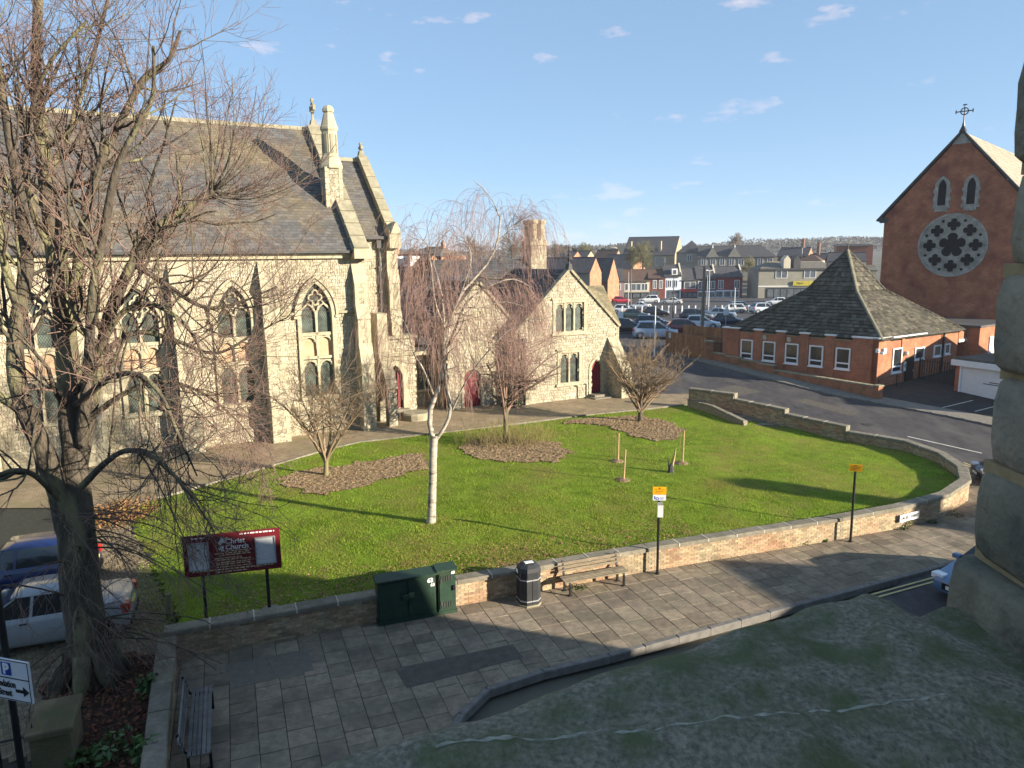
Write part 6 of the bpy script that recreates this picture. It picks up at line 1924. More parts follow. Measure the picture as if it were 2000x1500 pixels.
# battlemented tower far away
p = aty(1217, 494, 420); zt_ = aty(1217, 479, 420).z
t = thing('church_tower', 'distant battlemented stone tower on the skyline right of the hall chimney', 'tower', (p.x, 420, 6))
TT = frame((p.x - 3.3, 420), (math.cos(D(-30)), math.sin(D(-30))), (math.sin(D(30)), math.cos(D(30))))
part('tower_body', MB().box((0, 0, 4), (5.8, 5.8, zt_), TT), m_tstone, t)
for i in range(4):
    part('battlement', MB().box((i * 1.6, -.1, zt_), (i * 1.6 + .95, .5, zt_ + 1.2), TT), m_tstone, t)
    part('battlement', MB().box((5.4, i * 1.6, zt_), (5.9, i * 1.6 + .95, zt_ + 1.2), TT), m_tstone, t)
part('nave', MB().prism([(-9, 4), (0, 4), (0, zt_ - 3), (-4.5, zt_ - .8), (-9, zt_ - 3)], 1, 9, lambda a, b, c_: TT(a, c_, b)), m_tstone, t)
# white wall and hedges at the near left of the car park
ww = MB().box((0, 0, 0), (12, .25, 2.2), frame((-21.5, 104), (1, 0), (0, 1)))
x, y, z = cp(800, 590)
single('white_wall', MB().box((x - 7, y + 3, z - .5), (x + 9, y + 3.3, z + 2.6)), m_pwhite, 'long white wall at the edge of the car park seen beside the chancel', 'wall')

# ================================================================== TREES (winter, bare)
TR = np.random.RandomState(5)
def spline(pts, n):
    """Catmull-Rom through (x, y, z, r) points"""
    P = np.array(pts, float); m = len(P)
    P = np.vstack([2 * P[0] - P[1], P, 2 * P[-1] - P[-2]])
    out = []
    for q in np.linspace(0, m - 1 - 1e-6, n):
        i = int(q); t = q - i
        a, b, c, d = P[i], P[i + 1], P[i + 2], P[i + 3]
        out.append(.5 * (2 * b + (c - a) * t + (2 * a - 5 * b + 4 * c - d) * t * t + (3 * b - a - 3 * c + d) * t ** 3))
    return np.array(out)
def tubes_np(P, R, k=3, cap=False):
    M, N, _ = P.shape
    T = np.gradient(P, axis=1)
    T /= np.linalg.norm(T, axis=2, keepdims=True) + 1e-9
    mean = np.abs(T.mean(1))
    ref = np.where(mean[:, 2:3] < .8, np.array([[0, 0, 1.0]]), np.array([[1.0, 0, 0]]))[:, None, :]
    A = np.cross(T, np.broadcast_to(ref, T.shape)); A /= np.linalg.norm(A, axis=2, keepdims=True) + 1e-9
    B = np.cross(T, A)
    q = 2 * np.pi * np.arange(k) / k
    V = P[:, :, None, :] + (A[:, :, None, :] * np.cos(q)[None, None, :, None] + B[:, :, None, :] * np.sin(q)[None, None, :, None]) * R[:, :, None, None]
    I = np.arange(M * N * k).reshape(M, N, k)
    j2 = np.roll(np.arange(k), -1)
    F = np.stack([I[:, :-1, :], I[:, :-1, :][:, :, j2], I[:, 1:, :][:, :, j2], I[:, 1:, :]], -1)
    return V.reshape(-1, 3), F.reshape(-1, 4)
def grow(P, R, n, L, ang, N, trop=(0, 0, .15), wig=.15, rs=.45, rmin=.004, rtip=.3, t0=.15, t1=1.0, lim=None, side=None, seg_pow=1.0, taper_len=True):
    """n children on every parent curve; returns their curves and radii"""
    M = len(P)
    idx = np.repeat(np.arange(M), n); m = len(idx)
    t = t0 + (t1 - t0) * TR.uniform(0, 1, m) ** seg_pow
    f = t * (P.shape[1] - 1); i = np.minimum(f.astype(int), P.shape[1] - 2); w = (f - i)[:, None]
    p0 = P[idx, i] * (1 - w) + P[idx, i + 1] * w
    r0 = (R[idx, i] * (1 - w[:, 0]) + R[idx, i + 1] * w[:, 0])
    T = P[idx, i + 1] - P[idx, i]; T /= np.linalg.norm(T, axis=1, keepdims=True) + 1e-9
    rv = TR.normal(0, 1, (m, 3))
    if side is not None: rv = rv + np.array(side)
    rv -= T * (rv * T).sum(1, keepdims=True); rv /= np.linalg.norm(rv, axis=1, keepdims=True) + 1e-9
    a = np.radians(TR.uniform(ang[0], ang[1], m))[:, None]
    d = T * np.cos(a) + rv * np.sin(a)
    ln = TR.uniform(L[0], L[1], m)
    if taper_len: ln = ln * (1.15 - .6 * t)
    st = (ln / (N - 1))[:, None]
    pts = [p0]; tr = np.array(trop, float)[None]
    for s in range(N - 1):
        d = d + TR.normal(0, wig, (m, 3)) + tr * (1.0 / (N - 1)) * 2
        d /= np.linalg.norm(d, axis=1, keepdims=True) + 1e-9
        pts.append(pts[-1] + d * st)
    C = np.stack(pts, 1)
    rb = np.maximum(r0 * rs, rmin)
    Rr = rb[:, None] * np.linspace(1, rtip, N)[None]
    return C, np.maximum(Rr, rmin * .55)
def tube_obj(name, parent, sets, m, k=3, stuff=True, smooth=True):
    V = []; F = []; o = 0
    for P, R in sets:
        v, f = tubes_np(P, R, k); V.append(v); F.append(f + o); o += len(v)
    ob = link(name, fast_mesh(name, np.concatenate(V), np.concatenate(F), wloc(parent), smooth), m, parent)
    if stuff: ob['kind'] = 'stuff'
    return ob
def pix_limb(pts, n=16, fat=1.0):
    """limb through surveyed points (u, v, distance, radius)"""
    q = []
    for u, v, Y, r in pts:
        p = aty(u, v, Y); q.append((p.x, p.y, p.z, r * fat))
    return spline(q, n)
def limbs_to(parent, limbs, m, k=10, name='trunk', bump=.0):
    L = [l for l in limbs]
    P = np.stack([l[:, :3] for l in L]); R = np.stack([np.maximum(l[:, 3], .01) for l in L])
    V, F = tubes_np(P, R, k)
    if bump:
        d = np.array([mnoise.noise(Vector(p) * 2.1) * 1.0 + .5 * mnoise.noise(Vector(p) * 6.0) for p in V])
        Nn = V - np.repeat(P.reshape(-1, 3), k, 0); V = V + Nn * d[:, None] * bump
    link(name, fast_mesh(name, V, F, wloc(parent), True), m, parent)
    return P, R

# ---- the big lime on the left
tz = float(drive_zn(-9.9, 16.0))
lime = thing('lime_tree', 'huge bare lime tree with reddish twigs and many stems at the left', 'tree', (-9.75, 15.9, tz))
LM = [
    [(182, 1352, 15.9, .66), (176, 1300, 15.9, .56), (168, 1230, 15.95, .53), (158, 1140, 16.05, .52), (150, 1050, 16.15, .49), (146, 980, 16.2, .42), (146, 900, 16.3, .34), (140, 800, 16.4, .31), (128, 650, 16.5, .28), (110, 500, 16.5, .25), (93, 370, 16.45, .2), (78, 240, 16.4, .16), (70, 120, 16.35, .125), (76, -20, 16.3, .10), (80, -170, 16.3, .06)],
    [(140, 1060, 16.1, .32), (118, 975, 16.0, .3), (90, 890, 15.85, .27), (50, 800, 15.7, .24), (30, 720, 15.6, .21), (34, 620, 15.6, .19), (52, 520, 15.6, .17), (40, 400, 15.6, .14), (20, 280, 15.5, .11), (0, 150, 15.4, .08), (-20, 20, 15.3, .05)],
    [(70, 850, 15.8, .17), (40, 800, 15.6, .15), (0, 775, 15.4, .13), (-60, 740, 15.2, .10), (-130, 650, 15.0, .06)],
    [(150, 930, 16.3, .24), (172, 830, 16.7, .2), (190, 720, 17.0, .18), (212, 620, 17.1, .165), (262, 510, 17.3, .15), (318, 436, 17.4, .135), (372, 402, 17.5, .12), (418, 372, 17.6, .10)],
    [(128, 640, 16.5, .17), (150, 540, 16.6, .15), (166, 430, 16.7, .13), (196, 320, 16.8, .11), (240, 230, 16.9, .095), (280, 155, 17.0, .085), (330, 116, 17.0, .06), (352, 60, 17.0, .04)],
    [(158, 870, 16.2, .17), (172, 720, 16.0, .14), (180, 580, 15.9, .12), (205, 440, 15.8, .1), (228, 330, 15.8, .085), (268, 245, 15.8, .07), (298, 190, 15.8, .055), (300, 90, 15.8, .035)],
    [(195, 690, 17.0, .12), (216, 640, 16.9, .1), (246, 606, 16.8, .085), (290, 594, 16.7, .075), (332, 610, 16.6, .065), (370, 645, 16.5, .045), (400, 700, 16.4, .02)],
    [(150, 790, 16.1, .10), (210, 742, 15.4, .085), (262, 730, 15.0, .07), (310, 765, 14.7, .055), (345, 840, 14.5, .04), (385, 930, 14.4, .02)],
    [(262, 515, 17.3, .09), (330, 560, 17.2, .07), (400, 600, 17.0, .055), (470, 590, 17.0, .04), (540, 560, 17.0, .02)],
    [(200, 690, 17.0, .10), (262, 650, 17.4, .08), (330, 660, 17.7, .065), (420, 690, 17.9, .05), (500, 650, 18.0, .035), (560, 620, 18, .015)],
    [(172, 820, 16.6, .09), (240, 770, 16.8, .075), (310, 745, 17.0, .06), (380, 760, 17.2, .045), (440, 800, 17.3, .03), (490, 850, 17.4, .012)],
    [(110, 500, 16.5, .10), (70, 430, 16.2, .085), (50, 330, 16.0, .07), (60, 220, 15.8, .055), (100, 120, 15.7, .045), (170, 40, 15.6, .03)],
    [(90, 350, 16.4, .09), (130, 270, 16.6, .075), (160, 180, 16.8, .06), (190, 80, 17, .05), (215, -20, 17.1, .035)],
    [(205, 640, 17.1, .08), (250, 540, 17.5, .065), (300, 470, 17.9, .055), (290, 380, 18.2, .045), (320, 280, 18.4, .035), (345, 190, 18.5, .02)],
    [(40, 620, 15.6, .12), (10, 520, 15.3, .1), (-10, 400, 15.1, .085), (-40, 250, 14.9, .06), (-60, 100, 14.8, .04)],
    [(160, 950, 15.8, .10), (205, 905, 15.0, .08), (250, 880, 14.5, .065), (310, 900, 14.2, .05), (370, 965, 14.0, .03), (420, 1040, 13.9, .012)],
    [(120, 980, 15.9, .09), (70, 930, 15.2, .075), (20, 920, 14.8, .06), (-40, 950, 14.6, .04)],
]
LMs = [pix_limb(l, 28, .80) for l in LM]
LP, LR = limbs_to(lime, LMs, m_bark, 12, 'trunk', .16)
root_fl = MB()
rb_ = aty(182, 1352, 15.9)
for i in range(9):
    a = 2 * PI * i / 9 + rnd.uniform(-.2, .2)
    root_fl.tube([(rb_.x + .35 * math.cos(a), rb_.y + .35 * math.sin(a), tz + .85), (rb_.x + .52 * math.cos(a), rb_.y + .52 * math.sin(a), tz + .4), (rb_.x + .85 * math.cos(a), rb_.y + .85 * math.sin(a), tz - .05)], [.2, .2, .1], 8)
part('root_flare', root_fl, m_bark, lime, True)
up = (0, 0, .5)
B1, b1 = grow(LP[3:], LR[3:], 13, (1.6, 3.6), (30, 75), 9, up, .13, .42, .012, .3, .2, 1.0)
B1b, b1b = grow(LP[:2], LR[:2], 26, (1.6, 4.2), (35, 80), 9, up, .13, .3, .012, .3, .42, 1.0)
# bursts of straight young shoots from the pollarded knuckle
KN = LMs[3][-1, :3]
kn_P = np.repeat(LMs[3][None, -3:, :3], 1, 0); kn_R = np.repeat(LMs[3][None, -3:, 3], 1, 0)
BK, bk_ = grow(kn_P, kn_R, 22, (1.6, 3.4), (5, 80), 9, (0, 0, .75), .07, .22, .011, .35, .4, 1.0, taper_len=False)
B1 = np.concatenate([B1, B1b, BK]); b1 = np.concatenate([b1, b1b, bk_])
# drooping lower branches over the sign
low = np.stack([LP[i] for i in (6, 7, 10, 15)]); lowR = np.stack([LR[i] for i in (6, 7, 10, 15)])
BD, bd = grow(low, lowR, 9, (1.4, 3.2), (25, 60), 9, (.25, -.05, -.7), .1, .45, .01, .3, .3, 1.0)
tr_P = LP[:1, :11]; tr_R = LR[:1, :11]
BE, be = grow(tr_P, tr_R, 32, (1.5, 3.8), (55, 95), 9, (.3, -.1, -.55), .1, .06, .011, .3, .22, .95, side=(.9, -.2, .1), taper_len=False)
B2, b2 = grow(B1, b1, 7, (.7, 1.9), (25, 65), 6, (0, 0, .22), .13, .5, .0065, .45, .15)
B2d, b2d = grow(np.concatenate([BD, BE]), np.concatenate([bd, be]), 6, (.6, 1.6), (20, 55), 6, (.1, 0, -.45), .12, .5, .006, .45, .15)
B3, b3 = grow(B2, b2, 5, (.25, .75), (25, 60), 4, (0, 0, .15), .12, .6, .0042, .6, .15)
B3d, b3d = grow(B2d, b2d, 5, (.25, .7), (25, 55), 4, (0, 0, -.1), .12, .6, .0042, .6, .15)
tube_obj('branch', lime, [(B1, b1), (BD, bd), (BE, be)], m_bark, 5)
tube_obj('twig', lime, [(B2, b2), (B2d, b2d), (B3, b3), (B3d, b3d)], m_twig, 3)

# ---- silver birch
bz = lawn_z(-2.87, 24.64)
birch = thing('birch_tree', 'white-barked silver birch with drooping red-brown twigs in the middle of the lawn', 'tree', (-2.87, 24.64, bz))
YB = 24.64
BM = [
    [(842, 1024, YB, .2), (843, 1000, YB, .165), (845, 940, YB, .15), (846, 880, YB, .145), (848, 850, YB, .15)],
    [(846, 858, YB, .13), (838, 815, YB, .12), (848, 780, YB, .11), (862, 745, YB, .10), (866, 690, YB, .095), (874, 640, YB, .085), (896, 580, YB + .1, .075), (930, 540, YB + .2, .065), (956, 508, YB + .2, .055), (972, 470, YB + .2, .045), (976, 420, YB + .2, .03), (950, 375, YB + .2, .018), (925, 352, YB + .2, .01)],
    [(850, 860, YB, .10), (868, 835, YB, .085), (880, 800, YB - .1, .08), (873, 755, YB - .1, .07), (866, 700, YB - .15, .065), (868, 640, YB - .2, .055), (862, 570, YB - .2, .045), (846, 510, YB - .3, .03), (858, 470, YB - .3, .02), (880, 448, YB - .3, .01)],
    [(866, 700, YB, .075), (890, 640, YB + .3, .065), (912, 590, YB + .5, .055), (955, 560, YB + .7, .045), (1000, 545, YB + .9, .03), (1036, 560, YB + 1.0, .012)],
    [(872, 650, YB, .05), (850, 590, YB - .5, .042), (842, 520, YB - .8, .032), (834, 478, YB - 1.0, .02), (818, 468, YB - 1.1, .012), (806, 486, YB - 1.2, .006)],
    [(972, 472, YB + .2, .035), (990, 455, YB + .3, .026), (1002, 440, YB + .4, .018), (1012, 436, YB + .5, .009)],
    [(846, 770, YB, .05), (826, 720, YB - .6, .042), (808, 690, YB - .9, .032), (795, 640, YB - 1.1, .022), (770, 600, YB - 1.3, .01)],
    [(818, 705, YB - .7, .03), (838, 672, YB - .8, .022), (850, 640, YB - .9, .015), (846, 600, YB - 1, .01)],
    [(884, 800, YB - .1, .045), (910, 745, YB - .5, .036), (950, 690, YB - .8, .028), (1000, 640, YB - 1.0, .018), (1050, 620, YB - 1.2, .01)],
    [(896, 600, YB + .1, .04), (940, 600, YB + .3, .03), (985, 590, YB + .4, .022), (1030, 600, YB + .5, .01)],
    [(880, 620, YB - .1, .04), (905, 560, YB - .4, .032), (920, 500, YB - .6, .022), (900, 450, YB - .7, .012)],
]
BMs = [pix_limb([(u, v, y_, r_ * (.92 if k_ == 0 else .72)) for u, v, y_, r_ in l], 18) for k_, l in enumerate(BM)]
BP, BR = limbs_to(birch, BMs, m_birchbark, 9, 'trunk', .08)
W1, w1 = grow(BP[1:], BR[1:], 13, (.8, 1.9), (30, 75), 8, (0, 0, .12), .12, .42, .007, .35, .25)
W2, w2 = grow(np.concatenate([W1]), w1, 8, (.8, 2.1), (20, 70), 9, (0, 0, -1.7), .07, .5, .0042, .6, .25, taper_len=False)
W2b, w2b = grow(BP[3:6], BR[3:6], 32, (.8, 2.6), (30, 80), 9, (0, 0, -1.7), .07, .15, .0042, .6, .3, taper_len=False)
W3, w3 = grow(np.concatenate([W2, W2b]), np.concatenate([w2, w2b]), 3, (.3, .9), (15, 45), 6, (0, 0, -1.3), .07, .7, .0038, .7, .15, taper_len=False)
tube_obj('branch', birch, [(W1, w1)], m_bark, 4)
tube_obj('twig', birch, [(W2, w2), (W2b, w2b), (W3, w3)], m_birchtwig, 3)

# ---- small ornamental trees
def small_tree(label, x, y, stems, crown, seed, twm, n1=26, n2=9, n3=5, l2=(.5, 1.1), l3=(.2, .5), bark=None, trop=(0, 0, .25), name='ornamental_tree', r2=.006, r3=.0048):
    """stems: polylines in metres above the base; crown: centre offset and half-sizes"""
    global TR
    TR = np.random.RandomState(seed)
    z = lawn_z(x, y)
    t = thing(name, label, 'tree', (x, y, z))
    L = [spline([(x + a, y + b, z + c, r) for a, b, c, r in s], 14) for s in stems]
    P, R = limbs_to(t, L, bark or m_bark, 8, 'trunk', .1)
    # limbs reaching out to points spread through the crown
    c = np.array(crown[0]); h = np.array(crown[1])
    tips = TR.normal(0, 1, (n1, 3)); tips /= np.linalg.norm(tips, axis=1, keepdims=True)
    tips *= TR.uniform(.55, 1.0, (n1, 1)) ** .5
    tips[:, 2] = np.maximum(tips[:, 2], -.75)
    tips = tips * h + c + np.array([x, y, z])
    src = TR.randint(0, len(P), n1); ti = TR.randint(7, 14, n1)
    A = P[src, ti]; ra = R[src, ti] * .6
    D = tips - A
    N = 9; q = np.linspace(0, 1, N)[None, :, None]
    mid = A + D * .5 + np.array([0, 0, .22]) * np.linalg.norm(D, axis=1, keepdims=True) * TR.uniform(0, 1, (n1, 1))
    C = A[:, None] * (1 - q) ** 2 + 2 * mid[:, None] * q * (1 - q) + tips[:, None] * q ** 2
    C = C + np.cumsum(TR.normal(0, .018, C.shape), 1) * (q > 0)
    R1 = np.maximum(ra[:, None] * np.linspace(1, .2, N)[None], .008)
    C2, R2 = grow(C, R1, n2, l2, (25, 65), 6, trop, .16, .5, r2, .5, .2)
    C3, R3 = grow(C2, R2, n3, l3, (25, 60), 4, trop, .14, .6, r3, .6, .15)
    tube_obj('branch', t, [(C, R1)], twm, 5)
    tube_obj('twig', t, [(C2, R2), (C3, R3)], twm, 3)
    return t
m_barkg = mat('olive_bark', (0.19, 0.165, 0.085), rough=.95, var=.3, scale=6, bump=.6, bscale=20)
small_tree('vase shaped bare tree with pale olive stems in the left soil bed', -7.91, 30.3,
           [[(0, 0, -.05, .13), (.02, 0, .35, .10), (.05, 0, .8, .095)], [(.03, 0, .6, .07), (-.3, -.1, 1.3, .06), (-.75, -.1, 2.2, .045), (-1.2, -.2, 2.9, .025)], [(.04, 0, .7, .07), (.2, .1, 1.4, .055), (.3, .1, 2.3, .045), (.25, .2, 3.1, .025)],
            [(.05, 0, .7, .06), (.5, -.1, 1.3, .05), (1.0, -.1, 2.1, .04), (1.5, -.1, 2.8, .02)], [(0, 0, .5, .055), (-.25, .1, 1.6, .045), (-.3, .1, 2.6, .03)]],
           ((.45, 0, 3.7), (2.6, 2.0, 1.75)), 31, m_twig2, 42, 9, 6, bark=m_barkg)
small_tree('round crowned bare tree with a straight dark trunk in the middle soil bed', -.33, 35.4,
           [[(0, 0, -.05, .17), (0, 0, .5, .13), (.02, 0, 1.4, .12), (0, 0, 2.3, .12)], [(0, 0, 2.1, .09), (.4, 0, 2.9, .06), (1.1, 0, 3.7, .04)], [(0, 0, 2.1, .09), (-.4, 0, 3.0, .06), (-.9, 0, 4.0, .035)], [(0, 0, 2.2, .08), (.1, .2, 3.4, .05), (.2, .2, 4.7, .03)], [(0, 0, 2.0, .07), (.9, -.2, 2.6, .05), (1.9, -.3, 3.2, .025)]],
           ((.5, 0, 4.2), (3.0, 2.4, 2.0)), 32, m_twig, 52, 10, 6, l2=(.5, 1.3), l3=(.2, .6))
small_tree('dense dome shaped bare tree in the far right soil bed', 7.02, 39.9,
           [[(0, 0, -.05, .16), (0, 0, .4, .12), (.03, 0, 1.25, .11)], [(.03, 0, 1.1, .085), (.4, 0, 1.8, .055), (1.1, 0, 2.5, .03)], [(0, 0, 1.1, .085), (-.4, 0, 1.9, .055), (-1.1, 0, 2.6, .03)], [(.02, 0, 1.2, .08), (.1, .2, 2.2, .05), (.2, .2, 3.1, .025)]],
           ((.35, 0, 3.25), (2.75, 2.3, 1.45)), 33, m_twig2, 60, 11, 6, l2=(.4, 1.0), l3=(.15, .45))
# clump of pale stems at the foot of the middle tree
sh_ = thing('dogwood_shrub', 'clump of thin yellowish stems around the foot of the middle tree', 'shrub', (-.9, 35.0, lawn_z(-.9, 35)))
TR = np.random.RandomState(40)
n = 420; X = TR.normal(-1.0, 1.0, n); Y = TR.normal(35.2, .5, n); X[:160] = TR.normal(.6, .8, 160)
z0_ = lawn_zn(X, Y); A = np.stack([X, Y, z0_], 1); Dd = TR.normal(0, .35, (n, 3)); Dd[:, 2] = TR.uniform(.5, 1.25, n)
q = np.linspace(0, 1, 4)[None, :, None]
tube_obj('stem', sh_, [(A[:, None] + Dd[:, None] * q + TR.normal(0, .02, (n, 4, 3)), np.full((n, 4), .006))], mat('pale_stem', (0.26, 0.21, 0.09), var=.3, bump=0), 3, stuff=True)

# ---- town trees, bare, far away
def town_tree(label, u, vb, vt, Y, wpx, seed, m=None, group=None):
    global TR
    TR = np.random.RandomState(seed)
    b = aty(u, vb, Y); top = aty(u, vt, Y).z; h = top - b.z; w = wpx / FPX * Y
    t = thing('bare_tree', label, 'tree', (b.x, Y, b.z), group)
    L = [spline([(b.x, Y, b.z - 1, h * .03), (b.x, Y, b.z + h * .25, h * .022), (b.x, Y, b.z + h * .55, h * .012)], 8)]
    P, R = limbs_to(t, L, m_bark, 6, 'trunk')
    n1 = 30
    d = TR.normal(0, 1, (n1, 3)); d /= np.linalg.norm(d, axis=1, keepdims=True); d *= TR.uniform(.7, 1, (n1, 1))
    tips = d * np.array([w / 2, w / 2, h * .4]) + np.array([b.x, Y, b.z + h * .58])
    A = P[0, TR.randint(3, 8, n1)]; q = np.linspace(0, 1, 6)[None, :, None]
    mid = A + (tips - A) * .45 + np.array([0, 0, .12 * h])
    C = A[:, None] * (1 - q) ** 2 + 2 * mid[:, None] * q * (1 - q) + tips[:, None] * q ** 2
    R1 = np.full((n1, 6), h * .006)
    C2, R2 = grow(C, R1, 9, (h * .12, h * .26), (20, 60), 5, (0, 0, .25), .15, .6, Y * .00017, .6, .2)
    C3, R3 = grow(C2, R2, 5, (h * .05, h * .13), (20, 60), 4, (0, 0, .2), .15, .7, Y * .00013, .7, .1)
    tube_obj('crown', t, [(C, R1), (C2, R2), (C3, R3)], m or m_twig2, 3)
    return t
m_far1 = mat('far_crown', (0.19, 0.155, 0.115), var=.2, bump=0)
m_far2 = mat('far_green_crown', (0.17, 0.155, 0.07), var=.2, bump=0)
town_tree('broad bare tree on the skyline just left of the birch top', 930, 520, 452, 180, 74, 51, m_far1)
town_tree('broad bare tree on the skyline between birch and hall chimney', 1000, 520, 450, 190, 72, 52, m_far1)
town_tree('bare tree on the skyline immediately right of the hall chimney', 1085, 512, 470, 230, 52, 53, m_far1)
town_tree('round olive tree behind the distant brick gables', 1145, 510, 472, 260, 42, 54, m_far2)
town_tree('mossy greenish tree in front of the tan stone hall', 1255, 540, 470, 200, 52, 55, m_far2)
town_tree('slim mossy tree left of the tan stone hall', 1236, 530, 478, 205, 26, 56, m_far2)
town_tree('pale bare tree rising above the ridge of the long tan building', 1438, 500, 455, 290, 32, 57, m_far1)
town_tree('small tan tree between the red shop and the grey shop', 1462, 545, 498, 200, 30, 58, m_far2)
town_tree('bare tree at the far left edge of the town above the white wall', 885, 530, 490, 150, 46, 59, m_twig)
# conifers
m_con = mat('conifer_needles', (0.03, 0.042, 0.022), var=.3, bump=0, island=.4)
for u, vb, vt, Y, lab in ((1107, 512, 482, 240, 'dark conifer right of the hall chimney'), (1122, 512, 488, 235, 'second shorter dark conifer right of the hall chimney'), (1178, 505, 486, 300, 'dark conifer left of the battlemented tower')):
    b = aty(u, vb, Y); h = aty(u, vt, Y).z - b.z
    t = thing('conifer', lab, 'tree', (b.x, Y, b.z))
    part('trunk', MB().tube([(b.x, Y, b.z - 1), (b.x, Y, b.z + h * .9)], [.25, .05], 6), m_bark, t)
    R_ = np.random.RandomState(int(u)); n = 900; f = R_.uniform(0, 1, n); a = R_.uniform(0, 2 * PI, n); rr = h * .32 * (1 - f) * R_.uniform(.5, 1.1, n) + .1
    c = np.stack([b.x + rr * np.cos(a), Y + rr * np.sin(a), b.z + h * (.08 + .92 * f)], 1)
    Vt = c[:, None] + R_.normal(0, .35, (n, 3, 3))
    o = link('foliage', fast_mesh('foliage', Vt.reshape(-1, 3), np.arange(3 * n).reshape(n, 3), wloc(t)), m_con, t); o['kind'] = 'stuff'
# wooded hill on the horizon
R_ = np.random.RandomState(77)
n = 60000
X = R_.uniform(-900, 1500, n); Y = R_.uniform(560, 800, n)
Z = np.array([hill(x, y) for x, y in zip(X, Y)]) + R_.uniform(0, 1, n) ** .7 * (3.2 + 2.2 * np.sin(X * .045) * np.sin(X * .013 + 2))
Vt = np.stack([X, Y, Z], 1)[:, None] + R_.normal(0, 1.0, (n, 3, 3))
wd = link('wooded_hill', fast_mesh('wooded_hill', Vt.reshape(-1, 3), np.arange(3 * n).reshape(n, 3)), mat('hill_wood', (0.085, 0.072, 0.05), var=.25, scale=.02, bump=0, island=.15)); wd['kind'] = 'stuff'

# ================================================================== STREET FURNITURE
m_green = mat('cabinet_green', (0.020, 0.045, 0.028), rough=.5, var=.25, scale=4, bump=.08, spec=.4, c2=(.045, .06, .03), c2scale=1.5, c2lo=.55, c2hi=.75)
m_lett = mat('white_lettering', (.75, .75, .72), rough=.6, bump=0)
def cabinet(label, p0, p1, dep, h, doors, name='utility_cabinet'):
    a, b = Vector(p0), Vector(p1); e = (b - a).normalized(); nn = Vector((-e.y, e.x)); W = (b - a).length
    T = frame(p0, (e.x, e.y), (nn.x, nn.y))
    t = thing(name, label, 'cabinet', (a.x, a.y, 0))
    part('body', MB().cbox((0, 0, .1), (W, dep, h - .06), .01, T), m_green, t)
    part('plinth', MB().box((-.03, -.03, 0), (W + .03, dep, .1), T), m_green, t)
    part('lid', MB().add([T(*q) for q in ((-.05, -.06, h - .06), (W + .05, -.06, h - .06), (W + .05, dep + .03, h - .06), (-.05, dep + .03, h - .06), (-.05, -.06, h - .01), (W + .05, -.06, h - .01), (W + .05, dep + .03, h + .05), (-.05, dep + .03, h + .05))], [(3, 2, 1, 0), (4, 5, 6, 7), (0, 1, 5, 4), (1, 2, 6, 5), (2, 3, 7, 6), (3, 0, 4, 7)]), m_green, t)
    dw = W / doors
    for i in range(doors):
        d = part('door', MB().cbox((i * dw + .03, -.025, .16), ((i + 1) * dw - .03, .0, h - .12), .006, T), m_green, t)
        part('hinge', MB().box((i * dw + .05, -.04, .3), (i * dw + .08, -.02, .42), T).box((i * dw + .05, -.04, h - .4), (i * dw + .08, -.02, h - .28), T), m_iron, d)
    return t, T, W, e
t, T, W, e = cabinet('wide dark green double door street cabinet against the low wall', (-3.72, 19.0), (-2.2, 19.58), .36, 1.3, 2)
part('lock_box', MB().cbox((W * .40, -.11, .66), (W * .53, -.02, .82), .02, T), m_green, t)
part('lock_flap', MB().cbox((W * .53, -.07, .7), (W * .61, -.02, .84), .01, T), mat('faded_green', (.09, .11, .06), bump=0), t)
text_part('63', .17, m_lett, t, T(W * .90, -.034, 1.10), (e.x, e.y, 0), bold=.008)
text_part('63', .12, m_lett, t, T(W * .94, -.034, .96), (e.x, e.y, 0), bold=.006)
t, T, W, e = cabinet('narrow dark green street cabinet with louvres beside the wide one', (-2.13, 19.62), (-1.66, 19.8), .34, 1.34, 1)
for zz_ in (.22, 1.0):
    for k in range(5): part('louvre', MB().box((.07 + k * .07, -.04, zz_), (.10 + k * .07, -.022, zz_ + .16), T), m_iron, t)
part('lock', MB().box((W * .8, -.07, .7), (W * .95, -.02, .84), T), m_black, t)
text_part('63', .11, m_lett, t, T(W * .84, -.034, 1.22), (e.x, e.y, 0), bold=.006)
# litter bin
bx_, by_ = .42, 20.32
bn = thing('litter_bin', 'dark grey hooded litter bin with two silver bands by the bench', 'litter bin', (bx_, by_, 0))
m_bin = mat('bin_plastic', (.030, .032, .035), rough=.55, var=.2, scale=3, bump=.1, spec=.4)
def octo(r, z, ch=.45):
    w = r; c = r * ch
    pts = [(-w, -w + c), (-w + c, -w), (w - c, -w), (w, -w + c), (w, w - c), (w - c, w), (-w + c, w), (-w, w - c)]
    ca_, sa_ = math.cos(.36), math.sin(.36)
    return [(bx_ + x * ca_ - y * sa_, by_ + x * sa_ + y * ca_, z) for x, y in pts]
def stack(levels, m, name, par, k=.45):
    mb = MB(); n_ = len(levels)
    for r, z in levels: mb.v += octo(r, z, k)
    mb.f = [(i * 8 + j, i * 8 + (j + 1) % 8, (i + 1) * 8 + (j + 1) % 8, (i + 1) * 8 + j) for i in range(n_ - 1) for j in range(8)] + [tuple(range(8))[::-1], tuple(range((n_ - 1) * 8, n_ * 8))]
    return part(name, mb, m, par)
stack([(.31, .0), (.31, .88)], m_bin, 'body', bn)
stack([(.33, 0), (.33, .06)], m_cope, 'base', bn)
for zz_ in (.16, .80): stack([(.318, zz_), (.318, zz_ + .035)], m_galv, 'band', bn)
stack([(.315, .88), (.325, 1.05), (.30, 1.16), (.2, 1.24), (.08, 1.27)], m_bin, 'hood', bn, .5)
be_ = Vector((math.cos(.36), math.sin(.36), 0)); bf_ = Vector((math.sin(.36), -math.cos(.36), 0))
